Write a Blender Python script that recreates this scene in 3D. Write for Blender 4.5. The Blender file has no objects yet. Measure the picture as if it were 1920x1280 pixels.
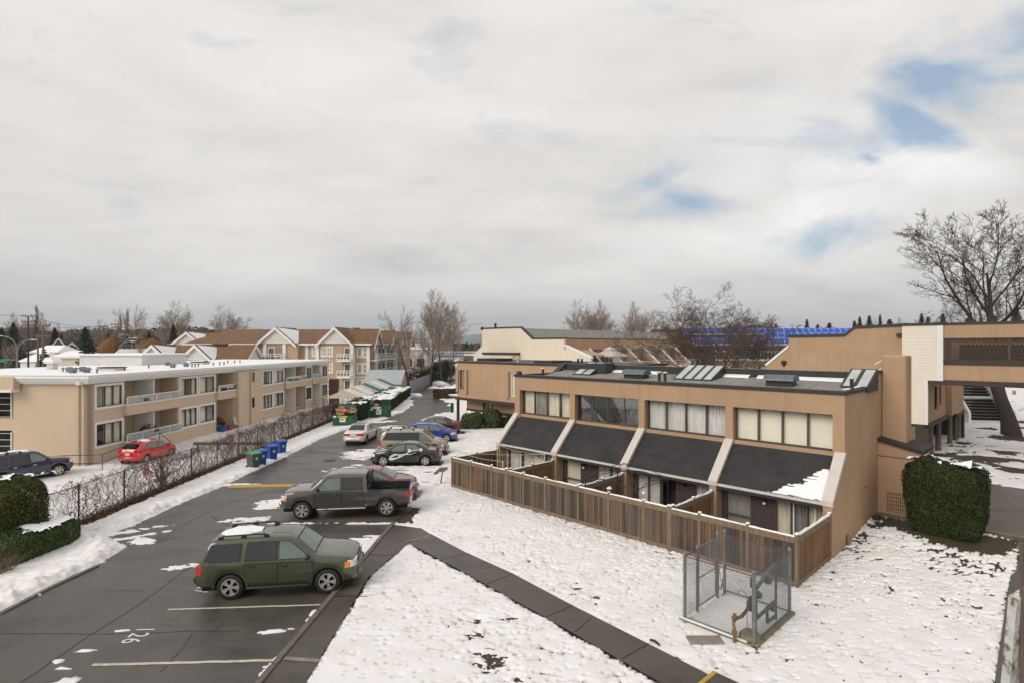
import bpy, bmesh, math, random
import numpy as np
from mathutils import Vector, Matrix
R = math.radians
S = bpy.context.scene
COL = S.collection
F, CX, HZ, CAMZ = 1050.0, 960.0, 648.0, 7.7
LOT = -0.5                                    # level of the neighbouring lot on the left

def G(u, v, z=0.0):
    """point of the level plane z seen at photo pixel (u, v) - used while surveying the site"""
    d = F*(CAMZ-z)/(v-HZ)
    return ((u-CX)/F*d, d)
def PX(u, Y): return (u-CX)/F*Y
def PZ(v, Y): return CAMZ-(v-HZ)/F*Y

# ------------------------------------------------------------------ mesh collecting
class MB:
    def __init__(s): s.v=[]; s.f=[]; s.m=[]
    def add(s, vs, fs, mi=0):
        o=len(s.v); s.v+= [tuple(p) for p in vs]
        for f in fs: s.f.append([i+o for i in f]); s.m.append(mi)
        return s
    def box(s, x0,x1,y0,y1,z0,z1, mi=0, M=None):
        vs=[(x0,y0,z0),(x1,y0,z0),(x1,y1,z0),(x0,y1,z0),(x0,y0,z1),(x1,y0,z1),(x1,y1,z1),(x0,y1,z1)]
        if M is not None: vs=[tuple(M@Vector(p)) for p in vs]
        return s.add(vs,[(0,3,2,1),(4,5,6,7),(0,1,5,4),(1,2,6,5),(2,3,7,6),(3,0,4,7)],mi)
    def bbox(s, c, d, b=0.01, mi=0, M=None):
        """box with chamfered vertical and horizontal edges"""
        hx,hy,hz=d[0]/2,d[1]/2,d[2]/2; b=min(b,hx*.9,hy*.9,hz*.9)
        rings=[(hx-b,hy-b,-hz,0),(hx,hy,-hz+b,b),(hx,hy,hz-b,b),(hx-b,hy-b,hz,0)]
        vs=[]
        for (ax,ay,z,bb) in rings:
            bb=b if bb else b*.6
            for (sx,sy,k) in ((1,-1,0),(1,1,1),(-1,1,0),(-1,-1,1)):
                p1=(sx*ax,sy*(ay-bb),z); p2=(sx*(ax-bb),sy*ay,z)
                vs+= [p1,p2] if k else [p2,p1]
        vs=[(p[0]+c[0],p[1]+c[1],p[2]+c[2]) for p in vs]
        if M is not None: vs=[tuple(M@Vector(p)) for p in vs]
        fs=[tuple(range(7,-1,-1)),tuple(range(24,32))]
        for r in range(3):
            for i in range(8):
                j=(i+1)%8; fs.append((r*8+i,r*8+j,(r+1)*8+j,(r+1)*8+i))
        return s.add(vs,fs,mi)
    def prism(s, pts, axis, a, b, mi=0):
        """polygon pts (2-D) extruded along axis from a to b; other axes in order"""
        def mk(p,t):
            if axis=='x': return (t,p[0],p[1])
            if axis=='y': return (p[0],t,p[1])
            return (p[0],p[1],t)
        n=len(pts); vs=[mk(p,a) for p in pts]+[mk(p,b) for p in pts]
        fs=[tuple(range(n))[::-1],tuple(range(n,2*n))]+[(i,(i+1)%n,n+(i+1)%n,n+i) for i in range(n)]
        return s.add(vs,fs,mi)
    def tube(s, pts, r, n=6, mi=0, caps=True):
        pts=[Vector(p) for p in pts]; k=len(pts)
        rs=r if isinstance(r,(list,tuple)) else [r]*k
        vs=[]; up=None
        for i,p in enumerate(pts):
            d=(pts[min(i+1,k-1)]-pts[max(i-1,0)])
            if d.length<1e-9: d=Vector((0,0,1))
            d.normalize()
            if up is None: up=Vector((0,0,1)) if abs(d.z)<.9 else Vector((1,0,0))
            a=d.cross(up)
            if a.length<1e-6: a=d.cross(Vector((0,1,0)))
            a.normalize(); b=a.cross(d)
            for j in range(n):
                t=2*math.pi*j/n
                vs.append(p+a*(rs[i]*math.cos(t))+b*(rs[i]*math.sin(t)))
        fs=[]
        for i in range(k-1):
            for j in range(n):
                q=(j+1)%n; fs.append((i*n+j,i*n+q,(i+1)*n+q,(i+1)*n+j))
        if caps: fs+= [tuple(range(n))[::-1],tuple(range((k-1)*n,k*n))]
        return s.add(vs,fs,mi)
    def lathe(s, prof, n=24, c=(0,0,0), axis='z', mi=0):
        vs=[]; k=len(prof)
        for (r,h) in prof:
            for j in range(n):
                t=2*math.pi*j/n; a,b=r*math.cos(t),r*math.sin(t)
                vs.append((c[0]+a,c[1]+b,c[2]+h) if axis=='z' else (c[0]+a,c[1]+h,c[2]+b))
        fs=[]
        for i in range(k-1):
            for j in range(n):
                q=(j+1)%n
                f=(i*n+j,i*n+q,(i+1)*n+q,(i+1)*n+j)
                fs.append(f if axis=='z' else f[::-1])
        return s.add(vs,fs,mi)
    def quad(s, a,b,c,d, mi=0): return s.add([a,b,c,d],[(0,1,2,3)],mi)
    def poly(s, pts, mi=0): return s.add(pts,[tuple(range(len(pts)))],mi)
    def build(s, name, mats, parent=None, smooth=None, fix=False):
        me=bpy.data.meshes.new(name); me.from_pydata(s.v,[],s.f)
        mats=mats if isinstance(mats,(list,tuple)) else [mats]
        for m in mats: me.materials.append(m)
        if len(mats)>1: me.polygons.foreach_set('material_index',s.m)
        if fix:
            bm=bmesh.new(); bm.from_mesh(me); bmesh.ops.remove_doubles(bm,verts=bm.verts,dist=1e-5)
            bmesh.ops.recalc_face_normals(bm,faces=bm.faces); bm.to_mesh(me); bm.free()
        if smooth is not None:
            me.polygons.foreach_set('use_smooth',[True]*len(me.polygons))
            me.set_sharp_from_angle(angle=R(smooth))
        me.update()
        o=bpy.data.objects.new(name,me); COL.objects.link(o)
        if parent is not None: o.parent=parent
        return o

def np_mesh(name, V, FQ, mat, parent=None, smooth=False, k=4):
    V=np.asarray(V,np.float32); FQ=np.asarray(FQ,np.int32)
    me=bpy.data.meshes.new(name); n=len(FQ)
    me.vertices.add(len(V)); me.vertices.foreach_set('co',V.ravel())
    me.loops.add(n*k); me.loops.foreach_set('vertex_index',FQ.ravel())
    me.polygons.add(n); me.polygons.foreach_set('loop_start',np.arange(0,n*k,k,dtype=np.int32))
    me.polygons.foreach_set('loop_total',np.full(n,k,np.int32))
    if smooth: me.polygons.foreach_set('use_smooth',np.ones(n,bool))
    me.materials.append(mat); me.update(calc_edges=True)
    o=bpy.data.objects.new(name,me); COL.objects.link(o)
    if parent is not None: o.parent=parent
    return o

def tag(o, label=None, cat=None, group=None, kind=None):
    if label: o['label']=label
    if cat: o['category']=cat
    if group: o['group']=group
    if kind: o['kind']=kind
    return o
def thing(name, label, cat, loc=(0,0,0), rz=0.0, group=None):
    o=bpy.data.objects.new(name,None); COL.objects.link(o)
    o.location=loc; o.rotation_euler=(0,0,rz); o.empty_display_size=.3
    return tag(o,label,cat,group)
def copy_tree(o, parent=None):
    c=o.copy(); COL.objects.link(c)
    if parent is not None: c.parent=parent
    for ch in [x for x in COL.objects if x.parent==o]: copy_tree(ch,c)
    return c
def dup(o, label, loc=None, rz=None, sc=None, group=None):
    c=copy_tree(o); c['label']=label
    if loc is not None: c.location=loc
    if rz is not None: c.rotation_euler=(0,0,rz)
    if sc is not None: c.scale=sc if isinstance(sc,(tuple,list)) else (sc,sc,sc)
    if group: c['group']=group
    return c

# ------------------------------------------------------------------ materials
def nd(nt, t, **kw):
    n=nt.nodes.new(t)
    for k,v in kw.items():
        if k.startswith('i_'): n.inputs[k[2:].replace('_',' ')].default_value=v
        else: setattr(n,k,v)
    return n
def newmat(name):
    m=bpy.data.materials.new(name); m.use_nodes=True; nt=m.node_tree; nt.nodes.clear()
    out=nt.nodes.new('ShaderNodeOutputMaterial'); b=nt.nodes.new('ShaderNodeBsdfPrincipled')
    nt.links.new(b.outputs[0],out.inputs[0]); return m,nt,b,out
def c4(c): return (c[0],c[1],c[2],1.0)
def M(name, col, rough=.7, var=.12, scale=3.0, bump=0.0, bscale=60.0, metal=0.0, spec=.5, coat=0.0, col2=None, stretch=(1,1,1), detail=6, thr=None, em=None):
    """procedural surface: colour wanders by noise between two tones, fine bump"""
    m,nt,b,out=newmat(name); L=nt.links.new
    tc=nd(nt,'ShaderNodeTexCoord'); mp=nd(nt,'ShaderNodeMapping'); mp.inputs['Scale'].default_value=stretch
    L(tc.outputs['Object'],mp.inputs['Vector'])
    nz=nd(nt,'ShaderNodeTexNoise'); nz.inputs['Scale'].default_value=scale; nz.inputs['Detail'].default_value=detail; nz.inputs['Roughness'].default_value=.62
    L(mp.outputs[0],nz.inputs['Vector'])
    rp=nd(nt,'ShaderNodeValToRGB'); lo,hi=thr or (.3,.7)
    rp.color_ramp.elements[0].position=lo; rp.color_ramp.elements[1].position=hi
    a=col; c=col2 or tuple(min(1,x*(1+var)) for x in col)
    if col2 is None: a=tuple(x*(1-var) for x in col)
    rp.color_ramp.elements[0].color=c4(a); rp.color_ramp.elements[1].color=c4(c)
    L(nz.outputs['Fac'],rp.inputs[0]); L(rp.outputs[0],b.inputs['Base Color'])
    b.inputs['Roughness'].default_value=rough; b.inputs['Metallic'].default_value=metal
    b.inputs['Specular IOR Level'].default_value=spec; b.inputs['Coat Weight'].default_value=coat
    b.inputs['Coat Roughness'].default_value=.08
    if bump:
        n2=nd(nt,'ShaderNodeTexNoise'); n2.inputs['Scale'].default_value=bscale; n2.inputs['Detail'].default_value=3
        L(mp.outputs[0],n2.inputs['Vector'])
        bp=nd(nt,'ShaderNodeBump'); bp.inputs['Strength'].default_value=bump; bp.inputs['Distance'].default_value=.02
        L(n2.outputs['Fac'],bp.inputs['Height']); L(bp.outputs[0],b.inputs['Normal'])
    if em:
        b.inputs['Emission Color'].default_value=c4(em[0]); b.inputs['Emission Strength'].default_value=em[1]
    return m
def mix(nt, fac, a, b, mode='MIX'):
    n=nd(nt,'ShaderNodeMix',data_type='RGBA',blend_type=mode)
    for i,x in ((0,fac),(6,a),(7,b)):
        if isinstance(x,(int,float)): n.inputs[i].default_value=x
        elif isinstance(x,tuple): n.inputs[i].default_value=c4(x)
        else: nt.links.new(x,n.inputs[i])
    return n.outputs[2]
def math_(nt, op, a, b=None, clamp=False):
    n=nd(nt,'ShaderNodeMath',operation=op,use_clamp=clamp)
    for i,x in ((0,a),(1,b)):
        if x is None: continue
        if isinstance(x,(int,float)): n.inputs[i].default_value=x
        else: nt.links.new(x,n.inputs[i])
    return n.outputs[0]
def ramp(nt, fac, stops):
    r=nd(nt,'ShaderNodeValToRGB'); e=r.color_ramp.elements
    while len(e)<len(stops): e.new(.5)
    for i,(p,c) in enumerate(stops):
        e[i].position=p; e[i].color=c4(c if isinstance(c,tuple) else (c,c,c))
    nt.links.new(fac,r.inputs[0]); return r.outputs[0]
def noise(nt, vec, scale, detail=4, rough=.6, dist=0.0):
    n=nd(nt,'ShaderNodeTexNoise'); n.inputs['Scale'].default_value=scale; n.inputs['Detail'].default_value=detail
    n.inputs['Roughness'].default_value=rough; n.inputs['Distortion'].default_value=dist
    if vec is not None: nt.links.new(vec,n.inputs['Vector'])
    return n.outputs['Fac']
def objvec(nt, sc=(1,1,1), rot=(0,0,0), src='Object'):
    tc=nd(nt,'ShaderNodeTexCoord'); mp=nd(nt,'ShaderNodeMapping'); mp.inputs['Scale'].default_value=sc; mp.inputs['Rotation'].default_value=rot
    nt.links.new(tc.outputs[src],mp.inputs['Vector']); return mp.outputs[0]
def bumpn(nt, b, h, strength=.3, dist=.02):
    bp=nd(nt,'ShaderNodeBump'); bp.inputs['Strength'].default_value=strength; bp.inputs['Distance'].default_value=dist
    nt.links.new(h,bp.inputs['Height']); nt.links.new(bp.outputs[0],b.inputs['Normal'])

def stucco(name, col, dirt=.16):
    m,nt,b,out=newmat(name); L=nt.links.new
    v=objvec(nt); n1=noise(nt,v,.5,5); n2=noise(nt,v,6,5); 
    vs=objvec(nt,(2.2,2.2,.16)); n3=noise(nt,vs,1.4,5,.65)
    c=mix(nt,ramp(nt,n1,[(.3,0.0),(.7,1.0)]),tuple(x*(1-dirt*.55) for x in col),tuple(x*(1+dirt*.3) for x in col))
    c=mix(nt,ramp(nt,n3,[(.52,0.0),(.8,.55)]),c,tuple(x*(1-dirt*1.9) for x in col))
    c=mix(nt,ramp(nt,n2,[(.35,0.0),(.75,.35)]),c,tuple(x*.88 for x in col))
    L(c,b.inputs['Base Color']); b.inputs['Roughness'].default_value=.92; b.inputs['Specular IOR Level'].default_value=.2
    bumpn(nt,b,noise(nt,v,38,4,.7),.55,.02); return m
def siding(name, col, pitch=.11, gap=.22):
    m,nt,b,out=newmat(name); L=nt.links.new
    v=objvec(nt); sp=nd(nt,'ShaderNodeSeparateXYZ'); L(v,sp.inputs[0])
    fr=math_(nt,'FRACT',math_(nt,'MULTIPLY',sp.outputs[2],1/pitch))
    n1=noise(nt,objvec(nt,(1,1,.3)),1.5,5)
    c=mix(nt,ramp(nt,n1,[(.3,0.0),(.7,1.0)]),tuple(x*.95 for x in col),tuple(min(1,x*1.03) for x in col))
    L(c,b.inputs['Base Color']); b.inputs['Roughness'].default_value=.6
    bumpn(nt,b,ramp(nt,fr,[(0,0.0),(.1,1.0),(1,.25)]),.8,.018); return m
def shingle(name, col, w=.32, h=.14, axis='xz'):
    m,nt,b,out=newmat(name); L=nt.links.new
    tc=nd(nt,'ShaderNodeTexCoord'); br=nd(nt,'ShaderNodeTexBrick')
    L(tc.outputs['UV'],br.inputs['Vector'])
    br.inputs['Scale'].default_value=1; br.inputs['Brick Width'].default_value=w; br.inputs['Row Height'].default_value=h
    br.inputs['Mortar Size'].default_value=.006; br.inputs['Color1'].default_value=c4(tuple(x*.8 for x in col)); br.inputs['Color2'].default_value=c4(tuple(x*1.25 for x in col))
    br.inputs['Mortar'].default_value=c4(tuple(x*.45 for x in col)); br.inputs['Mortar Smooth'].default_value=.2
    n1=noise(nt,tc.outputs['UV'],.9,5)
    c=mix(nt,ramp(nt,n1,[(.35,0.0),(.7,.75)]),br.outputs[0],tuple(x*1.6 for x in col))
    c=mix(nt,ramp(nt,noise(nt,tc.outputs['UV'],90,2),[(.4,0.0),(.6,.35)]),c,tuple(x*.6 for x in col))
    L(c,b.inputs['Base Color']); b.inputs['Roughness'].default_value=.85; b.inputs['Specular IOR Level'].default_value=.3
    bumpn(nt,b,br.outputs[1],-.5,.01); return m
def glass(name, tint=(.98,.99,.98), refl=.05):
    m,nt,b,out=newmat(name); nt.nodes.remove(b); L=nt.links.new
    t=nd(nt,'ShaderNodeBsdfTransparent'); t.inputs[0].default_value=c4(tint)
    g=nd(nt,'ShaderNodeBsdfGlossy'); g.inputs['Roughness'].default_value=.02; g.inputs[0].default_value=(.95,.97,1,1)
    lw=nd(nt,'ShaderNodeLayerWeight'); pw=math_(nt,'POWER',lw.outputs['Facing'],4.0)
    mx=nd(nt,'ShaderNodeMixShader'); L(math_(nt,'ADD',math_(nt,'MULTIPLY',pw,.7),refl,True),mx.inputs[0]); L(t.outputs[0],mx.inputs[1]); L(g.outputs[0],mx.inputs[2]); L(mx.outputs[0],out.inputs[0])
    v=objvec(nt); bp=nd(nt,'ShaderNodeBump'); bp.inputs['Strength'].default_value=.03; L(noise(nt,v,.8,2),bp.inputs['Height']); L(bp.outputs[0],g.inputs['Normal'])
    return m
def curtain(name, col, fold=9.0, amp=.25):
    m,nt,b,out=newmat(name); L=nt.links.new
    v=objvec(nt,(1,1,.12)); n=noise(nt,v,fold,4,.6,.4)
    c=mix(nt,ramp(nt,n,[(.3,0.0),(.65,1.0)]),tuple(x*(1-amp) for x in col),col); L(c,b.inputs['Base Color']); b.inputs['Roughness'].default_value=.9
    bumpn(nt,b,n,.8,.08); return m
def wood_boards(name, cols, rot=0.0, pitch=.14):
    """vertical weathered boards: tone by board, streaks along the grain"""
    m,nt,b,out=newmat(name); L=nt.links.new
    v=objvec(nt); sp=nd(nt,'ShaderNodeSeparateXYZ'); L(v,sp.inputs[0])
    s_=math_(nt,'ADD',sp.outputs[0],sp.outputs[1])
    q=math_(nt,'MULTIPLY',s_,1/pitch); idx=math_(nt,'FLOOR',q); fr=math_(nt,'FRACT',q)
    wn=nd(nt,'ShaderNodeTexWhiteNoise',noise_dimensions='1D'); L(idx,wn.inputs['W'])
    base=ramp(nt,wn.outputs['Value'],[(0,cols[0]),(.35,cols[1]),(.65,cols[2]),(1,cols[3])])
    st=noise(nt,objvec(nt,(9,9,.5)),2.2,6,.7)
    c=mix(nt,ramp(nt,st,[(.35,0.0),(.7,.75)]),base,tuple(x*.45 for x in cols[1]))
    big=noise(nt,objvec(nt,(1,1,.5)),.9,4)
    c=mix(nt,ramp(nt,big,[(.5,0.0),(.72,.6)]),c,cols[3])
    ed=ramp(nt,fr,[(0,0.0),(.05,1.0),(.95,1.0),(1,0.0)])
    c=mix(nt,ed,tuple(x*.25 for x in cols[0]),c)
    L(c,b.inputs['Base Color']); b.inputs['Roughness'].default_value=.85; b.inputs['Specular IOR Level'].default_value=.25
    bumpn(nt,b,math_(nt,'ADD',math_(nt,'MULTIPLY',ed,1.0),math_(nt,'MULTIPLY',st,.25)),.6,.02); return m
def foliage(name, a, bcol, c=None):
    m,nt,b,out=newmat(name); L=nt.links.new
    g=nd(nt,'ShaderNodeNewGeometry')
    stops=[(0,a),(1,bcol)] if c is None else [(0,a),(.6,bcol),(1,c)]
    L(ramp(nt,g.outputs['Random Per Island'],stops),b.inputs['Base Color'])
    b.inputs['Roughness'].default_value=.7; b.inputs['Specular IOR Level'].default_value=.25; return m
def paint(name, col, rough=.28, metal=.0, dirt=.25):
    """car paint: clear coat and a film of road dirt towards no side in particular"""
    m,nt,b,out=newmat(name); L=nt.links.new
    v=objvec(nt); n=noise(nt,v,2.2,6,.65); fine=noise(nt,v,35,3)
    c=mix(nt,ramp(nt,n,[(.48,0.0),(.85,dirt*.5)]),col,(.16,.15,.135))
    L(c,b.inputs['Base Color']); b.inputs['Metallic'].default_value=metal
    L(ramp(nt,math_(nt,'ADD',math_(nt,'MULTIPLY',n,.7),math_(nt,'MULTIPLY',fine,.3)),[(.35,rough*.6),(.7,min(1,rough*1.5))]),b.inputs['Roughness'])
    b.inputs['Coat Weight'].default_value=1.0; b.inputs['Coat Roughness'].default_value=.05; return m

MAT={}
def setup_mats():
    m=MAT
    m['stucco']=stucco('tan_stucco',(.455,.303,.192),.19)
    m['stucco_d']=stucco('tan_stucco_shade_block',(.43,.285,.18),.15)  # darker copy of the tan stucco, shade put into the colour
    m['stucco_pink']=stucco('pinkish_beige_stucco',(.605,.475,.348),.1)
    m['stucco_apt']=stucco('apartment_tan_stucco',(.47,.345,.235),.08)
    m['cream_siding']=siding('cream_siding',(.68,.60,.48),.28)
    m['white_siding']=siding('white_siding',(.74,.67,.57),.13)
    m['white']=M('white_trim_paint',(.74,.74,.72),.55,.06,2)
    m['white_d']=M('weathered_white_paint',(.60,.59,.56),.6,.1,3)
    m['white_cap']=M('white_metal_coping',(.56,.52,.475),.5,.06,2)
    m['black_flash']=M('black_roof_flashing',(.028,.025,.024),.55,.3,4,.2,40)
    m['membrane']=M('grey_roof_membrane',(.22,.215,.19),.85,.18,1.6,.25,60)
    m['memb_d']=M('dark_roofing_felt',(.035,.033,.032),.8,.25,2,.25,50)
    m['shing_b']=shingle('black_asphalt_shingles',(.034,.033,.034))
    m['shing_br']=shingle('brown_asphalt_shingles',(.155,.088,.05),.4,.2)
    m['shing_dk']=shingle('dark_grey_shingles',(.05,.052,.06),.4,.2)
    m['brown']=M('dark_brown_painted_timber',(.045,.03,.027),.7,.25,4,.3,30)
    m['clad']=M('dark_brown_horizontal_cladding',(.05,.03,.027),.7,.3,6,.3,30,stretch=(1,1,5))
    m['bronze']=M('bronze_window_frame',(.085,.07,.055),.45,.15,4)
    m['glass']=glass('window_glass')
    m['glass_r']=glass('reflective_window_glass',(.55,.62,.62),.22)
    m['glass_dark']=M('dark_window_pane',(.025,.028,.032),.06,.3,1.2,spec=.8)
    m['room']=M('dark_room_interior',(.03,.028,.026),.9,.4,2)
    m['curtain']=curtain('cream_curtain',(.82,.76,.62))
    m['curtain_w']=curtain('white_sheer_curtain',(.80,.785,.76),12)
    m['curtain_d']=curtain('dark_curtain',(.035,.033,.033),16,.5)
    m['curtain_g']=curtain('grey_curtain',(.36,.345,.32),14)
    m['blinds']=siding('cream_venetian_blinds',(.86,.81,.66),.06)
    m['snow_clean']=M('snow_cap_snow',(.82,.83,.85),.6,.04,3,.5,14)
    m['fence_w']=wood_boards('weathered_cedar_boards',[(.055,.045,.039),(.11,.092,.078),(.185,.15,.112),(.215,.12,.058)])
    m['fence_new']=wood_boards('orange_cedar_boards',[(.19,.105,.05),(.25,.14,.065),(.16,.09,.045),(.29,.16,.075)])
    m['fence_post']=M('cedar_fence_post',(.19,.135,.085),.85,.3,5,.3,30,stretch=(3,3,.5))
    m['galv']=M('galvanised_steel',(.19,.205,.22),.5,.22,6,.15,40,metal=.5)
    m['galv_d']=M('dull_galvanised_steel',(.13,.15,.17),.55,.3,6,.15,40,metal=.3)
    m['rust']=M('rusty_steel',(.115,.058,.038),.85,.4,12,.4,60)
    m['rustpipe']=M('flaking_yellow_gas_pipe',(.30,.19,.09),.75,.4,9,.4,40,col2=(.10,.055,.03))
    m['wire']=M('zinc_wire',(.16,.165,.17),.55,.2,9,metal=.3)
    m['metal_dk']=M('dark_painted_metal',(.018,.017,.017),.5,.2,8)
    m['rail_blue']=M('dark_blue_grey_railing',(.055,.06,.08),.5,.2,5)
    m['pole']=M('weathered_timber_pole',(.14,.105,.08),.9,.3,3,.3,20,stretch=(4,4,.5))
    m['pole_g']=M('green_mossy_timber',(.16,.16,.085),.9,.3,3,.3,20,stretch=(4,4,.5))
    m['bark']=M('tree_bark',(.085,.066,.052),.95,.4,3,.9,9,stretch=(3,3,.8))
    m['bark_dark']=M('dark_wet_bark',(.045,.034,.03),.95,.35,3,.9,9,stretch=(3,3,.7))
    m['twig']=M('bare_twigs',(.115,.086,.066),.95,.3,1)
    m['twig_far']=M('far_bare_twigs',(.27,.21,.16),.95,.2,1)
    m['twig_red']=M('reddish_bare_twigs',(.13,.085,.062),.95,.25,1)
    m['vine']=M('dry_vine_stems',(.165,.112,.08),.95,.4,2)
    m['leaf_litter']=foliage('dry_leaf_litter',(.06,.03,.015),(.14,.07,.035),(.20,.115,.06))
    m['hedge']=foliage('clipped_hedge_leaves',(.009,.019,.005),(.028,.043,.010),(.065,.075,.018))
    m['hedge2']=foliage('broadleaf_hedge_leaves',(.02,.04,.012),(.055,.085,.025),(.10,.13,.045))
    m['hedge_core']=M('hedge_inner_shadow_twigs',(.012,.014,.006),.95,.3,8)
    m['conifer']=foliage('conifer_needles',(.008,.018,.010),(.022,.042,.02),(.04,.06,.03))
    m['willow']=foliage('orange_willow_twigs',(.16,.08,.025),(.26,.13,.04),(.33,.18,.06))
    m['asph_ed']=M('worn_asphalt_kerb',(.13,.115,.09),.85,.3,4,.3,40)
    m['concrete']=M('mossy_concrete',(.22,.20,.165),.9,.25,3,.35,40)
    m['kerb_yel']=M('worn_yellow_paint',(.50,.30,.035),.75,.3,9,.2,50,col2=(.36,.22,.05))
    m['line']=M('worn_parking_paint',(.54,.50,.41),.8,.25,6,.2,60,col2=(.22,.20,.17),thr=(.45,.85))
    m['line_w']=M('worn_white_paint',(.62,.60,.57),.8,.25,8,.2,60,col2=(.3,.29,.27),thr=(.5,.9))
    m['tar']=M('black_tar_seam',(.016,.015,.015),.5,.2,3)
    m['tyre']=M('tyre_rubber',(.016,.015,.015),.75,.25,20)
    m['alloy']=M('alloy_wheel',(.55,.54,.52),.35,.15,6,metal=.7)
    m['alloy_d']=M('dark_alloy_wheel',(.17,.165,.16),.4,.2,6,metal=.7)
    m['well']=M('wheel_well',(.01,.01,.01),.9,.2,4)
    m['trim_b']=M('black_plastic_trim',(.018,.018,.019),.55,.25,7)
    m['chrome']=M('chrome',(.62,.62,.62),.16,.08,5,metal=1.0)
    m['lamp_r']=M('red_tail_light',(.48,.012,.012),.15,.15,20,coat=.6)
    m['lamp_w']=M('clear_headlight',(.70,.71,.72),.1,.15,25,coat=.8)
    m['lamp_o']=M('orange_indicator',(.85,.26,.02),.15,.12,20,coat=.6)
    m['cab_in']=M('grey_car_interior',(.17,.17,.155),.85,.35,3)
    m['tint']=glass('tinted_car_glass',(.08,.09,.09),.075)
    m['clear']=glass('car_windscreen',(.62,.80,.72),.13)
    m['plate']=M('licence_plate',(.55,.57,.6),.4,.2,30)
    m['bin_blue']=M('blue_bin_plastic',(.015,.075,.32),.45,.12,4)
    m['bin_grey']=M('grey_bin_plastic',(.085,.09,.09),.5,.15,4)
    m['bin_green']=M('green_bin_lid',(.06,.27,.06),.45,.12,4)
    m['dump']=M('green_dumpster_steel',(.015,.12,.045),.5,.3,3,.2,15,col2=(.008,.075,.03))
    m['dump_lid']=M('slate_dumpster_lid',(.075,.10,.115),.6,.2,5)
    m['card']=M('brown_cardboard',(.36,.21,.115),.85,.2,5)
    m['sticker']=M('white_sticker',(.74,.74,.70),.5,.06,9)
    m['yellow']=M('yellow_sticker',(.72,.5,.02),.5,.08,9)
    m['orange']=M('orange_box_print',(.85,.13,.02),.6,.08,9)
    m['green_sign']=M('green_sign_print',(.01,.22,.06),.5,.08,9)
    m['canopy_w']=M('white_canopy_cloth',(.66,.645,.61),.8,.06,2)
    m['canopy_g']=M('green_canopy_cloth',(.02,.16,.12),.75,.1,3)
    m['canopy_m']=M('mildewed_canopy_cloth',(.60,.55,.42),.8,.12,2)
    m['metal_roof']=siding('grey_metal_roof',(.34,.37,.385),.4)
    m['blue_roof']=M('blue_barrel_awning',(.015,.075,.42),.45,.15,1,col2=(.02,.11,.55))
    m['pale_brown']=M('brown_board_panel',(.13,.07,.05),.8,.2,4)
    m['pinkcloth']=M('faded_pink_canopy',(.52,.42,.42),.8,.08,3)
    m['tarp']=M('tan_tarpaulin',(.42,.31,.18),.8,.12,2)
    m['purple']=M('purple_screen_cloth',(.25,.21,.36),.8,.15,3)
    m['red']=M('red_plastic',(.4,.03,.03),.5,.15,4)
    m['teal']=M('teal_plastic',(.03,.2,.28),.5,.15,4)
    m['chair']=M('weathered_white_plastic',(.56,.52,.47),.6,.12,3)
    m['yard_green']=M('mossy_wood',(.19,.18,.10),.9,.3,6,.4,30)
    m['sign_pink']=M('faded_red_sign',(.55,.25,.24),.7,.15,14)
    m['glow']=M('frosted_lamp_globe',(.75,.75,.72),.3,.05,3)
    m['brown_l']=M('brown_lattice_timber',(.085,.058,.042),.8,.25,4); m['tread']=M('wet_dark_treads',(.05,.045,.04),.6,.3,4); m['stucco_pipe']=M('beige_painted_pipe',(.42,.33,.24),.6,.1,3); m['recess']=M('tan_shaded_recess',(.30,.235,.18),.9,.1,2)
    m['leaf_hedge']=foliage('brown_hedge_leaves',(.045,.032,.02),(.085,.06,.034),(.10,.085,.04)); m['flake']=M('flaking_mossy_white_paint',(.60,.60,.58),.85,.2,9,.5,30,col2=(.17,.15,.09),thr=(.52,.6))
    m['hedge_l']=foliage('olive_clipped_leaves',(.025,.035,.006),(.065,.075,.013),(.12,.115,.022)); m['teal2']=M('slate_blue_plastic',(.07,.12,.18),.5,.15,4); m['roof_rib']=M('corrugated_grey_metal',(.34,.375,.39),.45,.12,1,stretch=(9,.3,.3)); m['brick']=M('red_brick',(.16,.055,.04),.9,.25,9); m['shing_wall']=shingle('charcoal_shingle_wall',(.075,.065,.062),.5,.3)
    m['woods']=foliage('far_winter_woods',(.05,.042,.035),(.095,.075,.06),(.12,.10,.085)); m['scrub']=foliage('brown_winter_scrub',(.05,.032,.022),(.10,.065,.045),(.07,.07,.035))
    m['rubble']=M('far_pale_wall',(.42,.39,.35),.85,.15,2)
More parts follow.
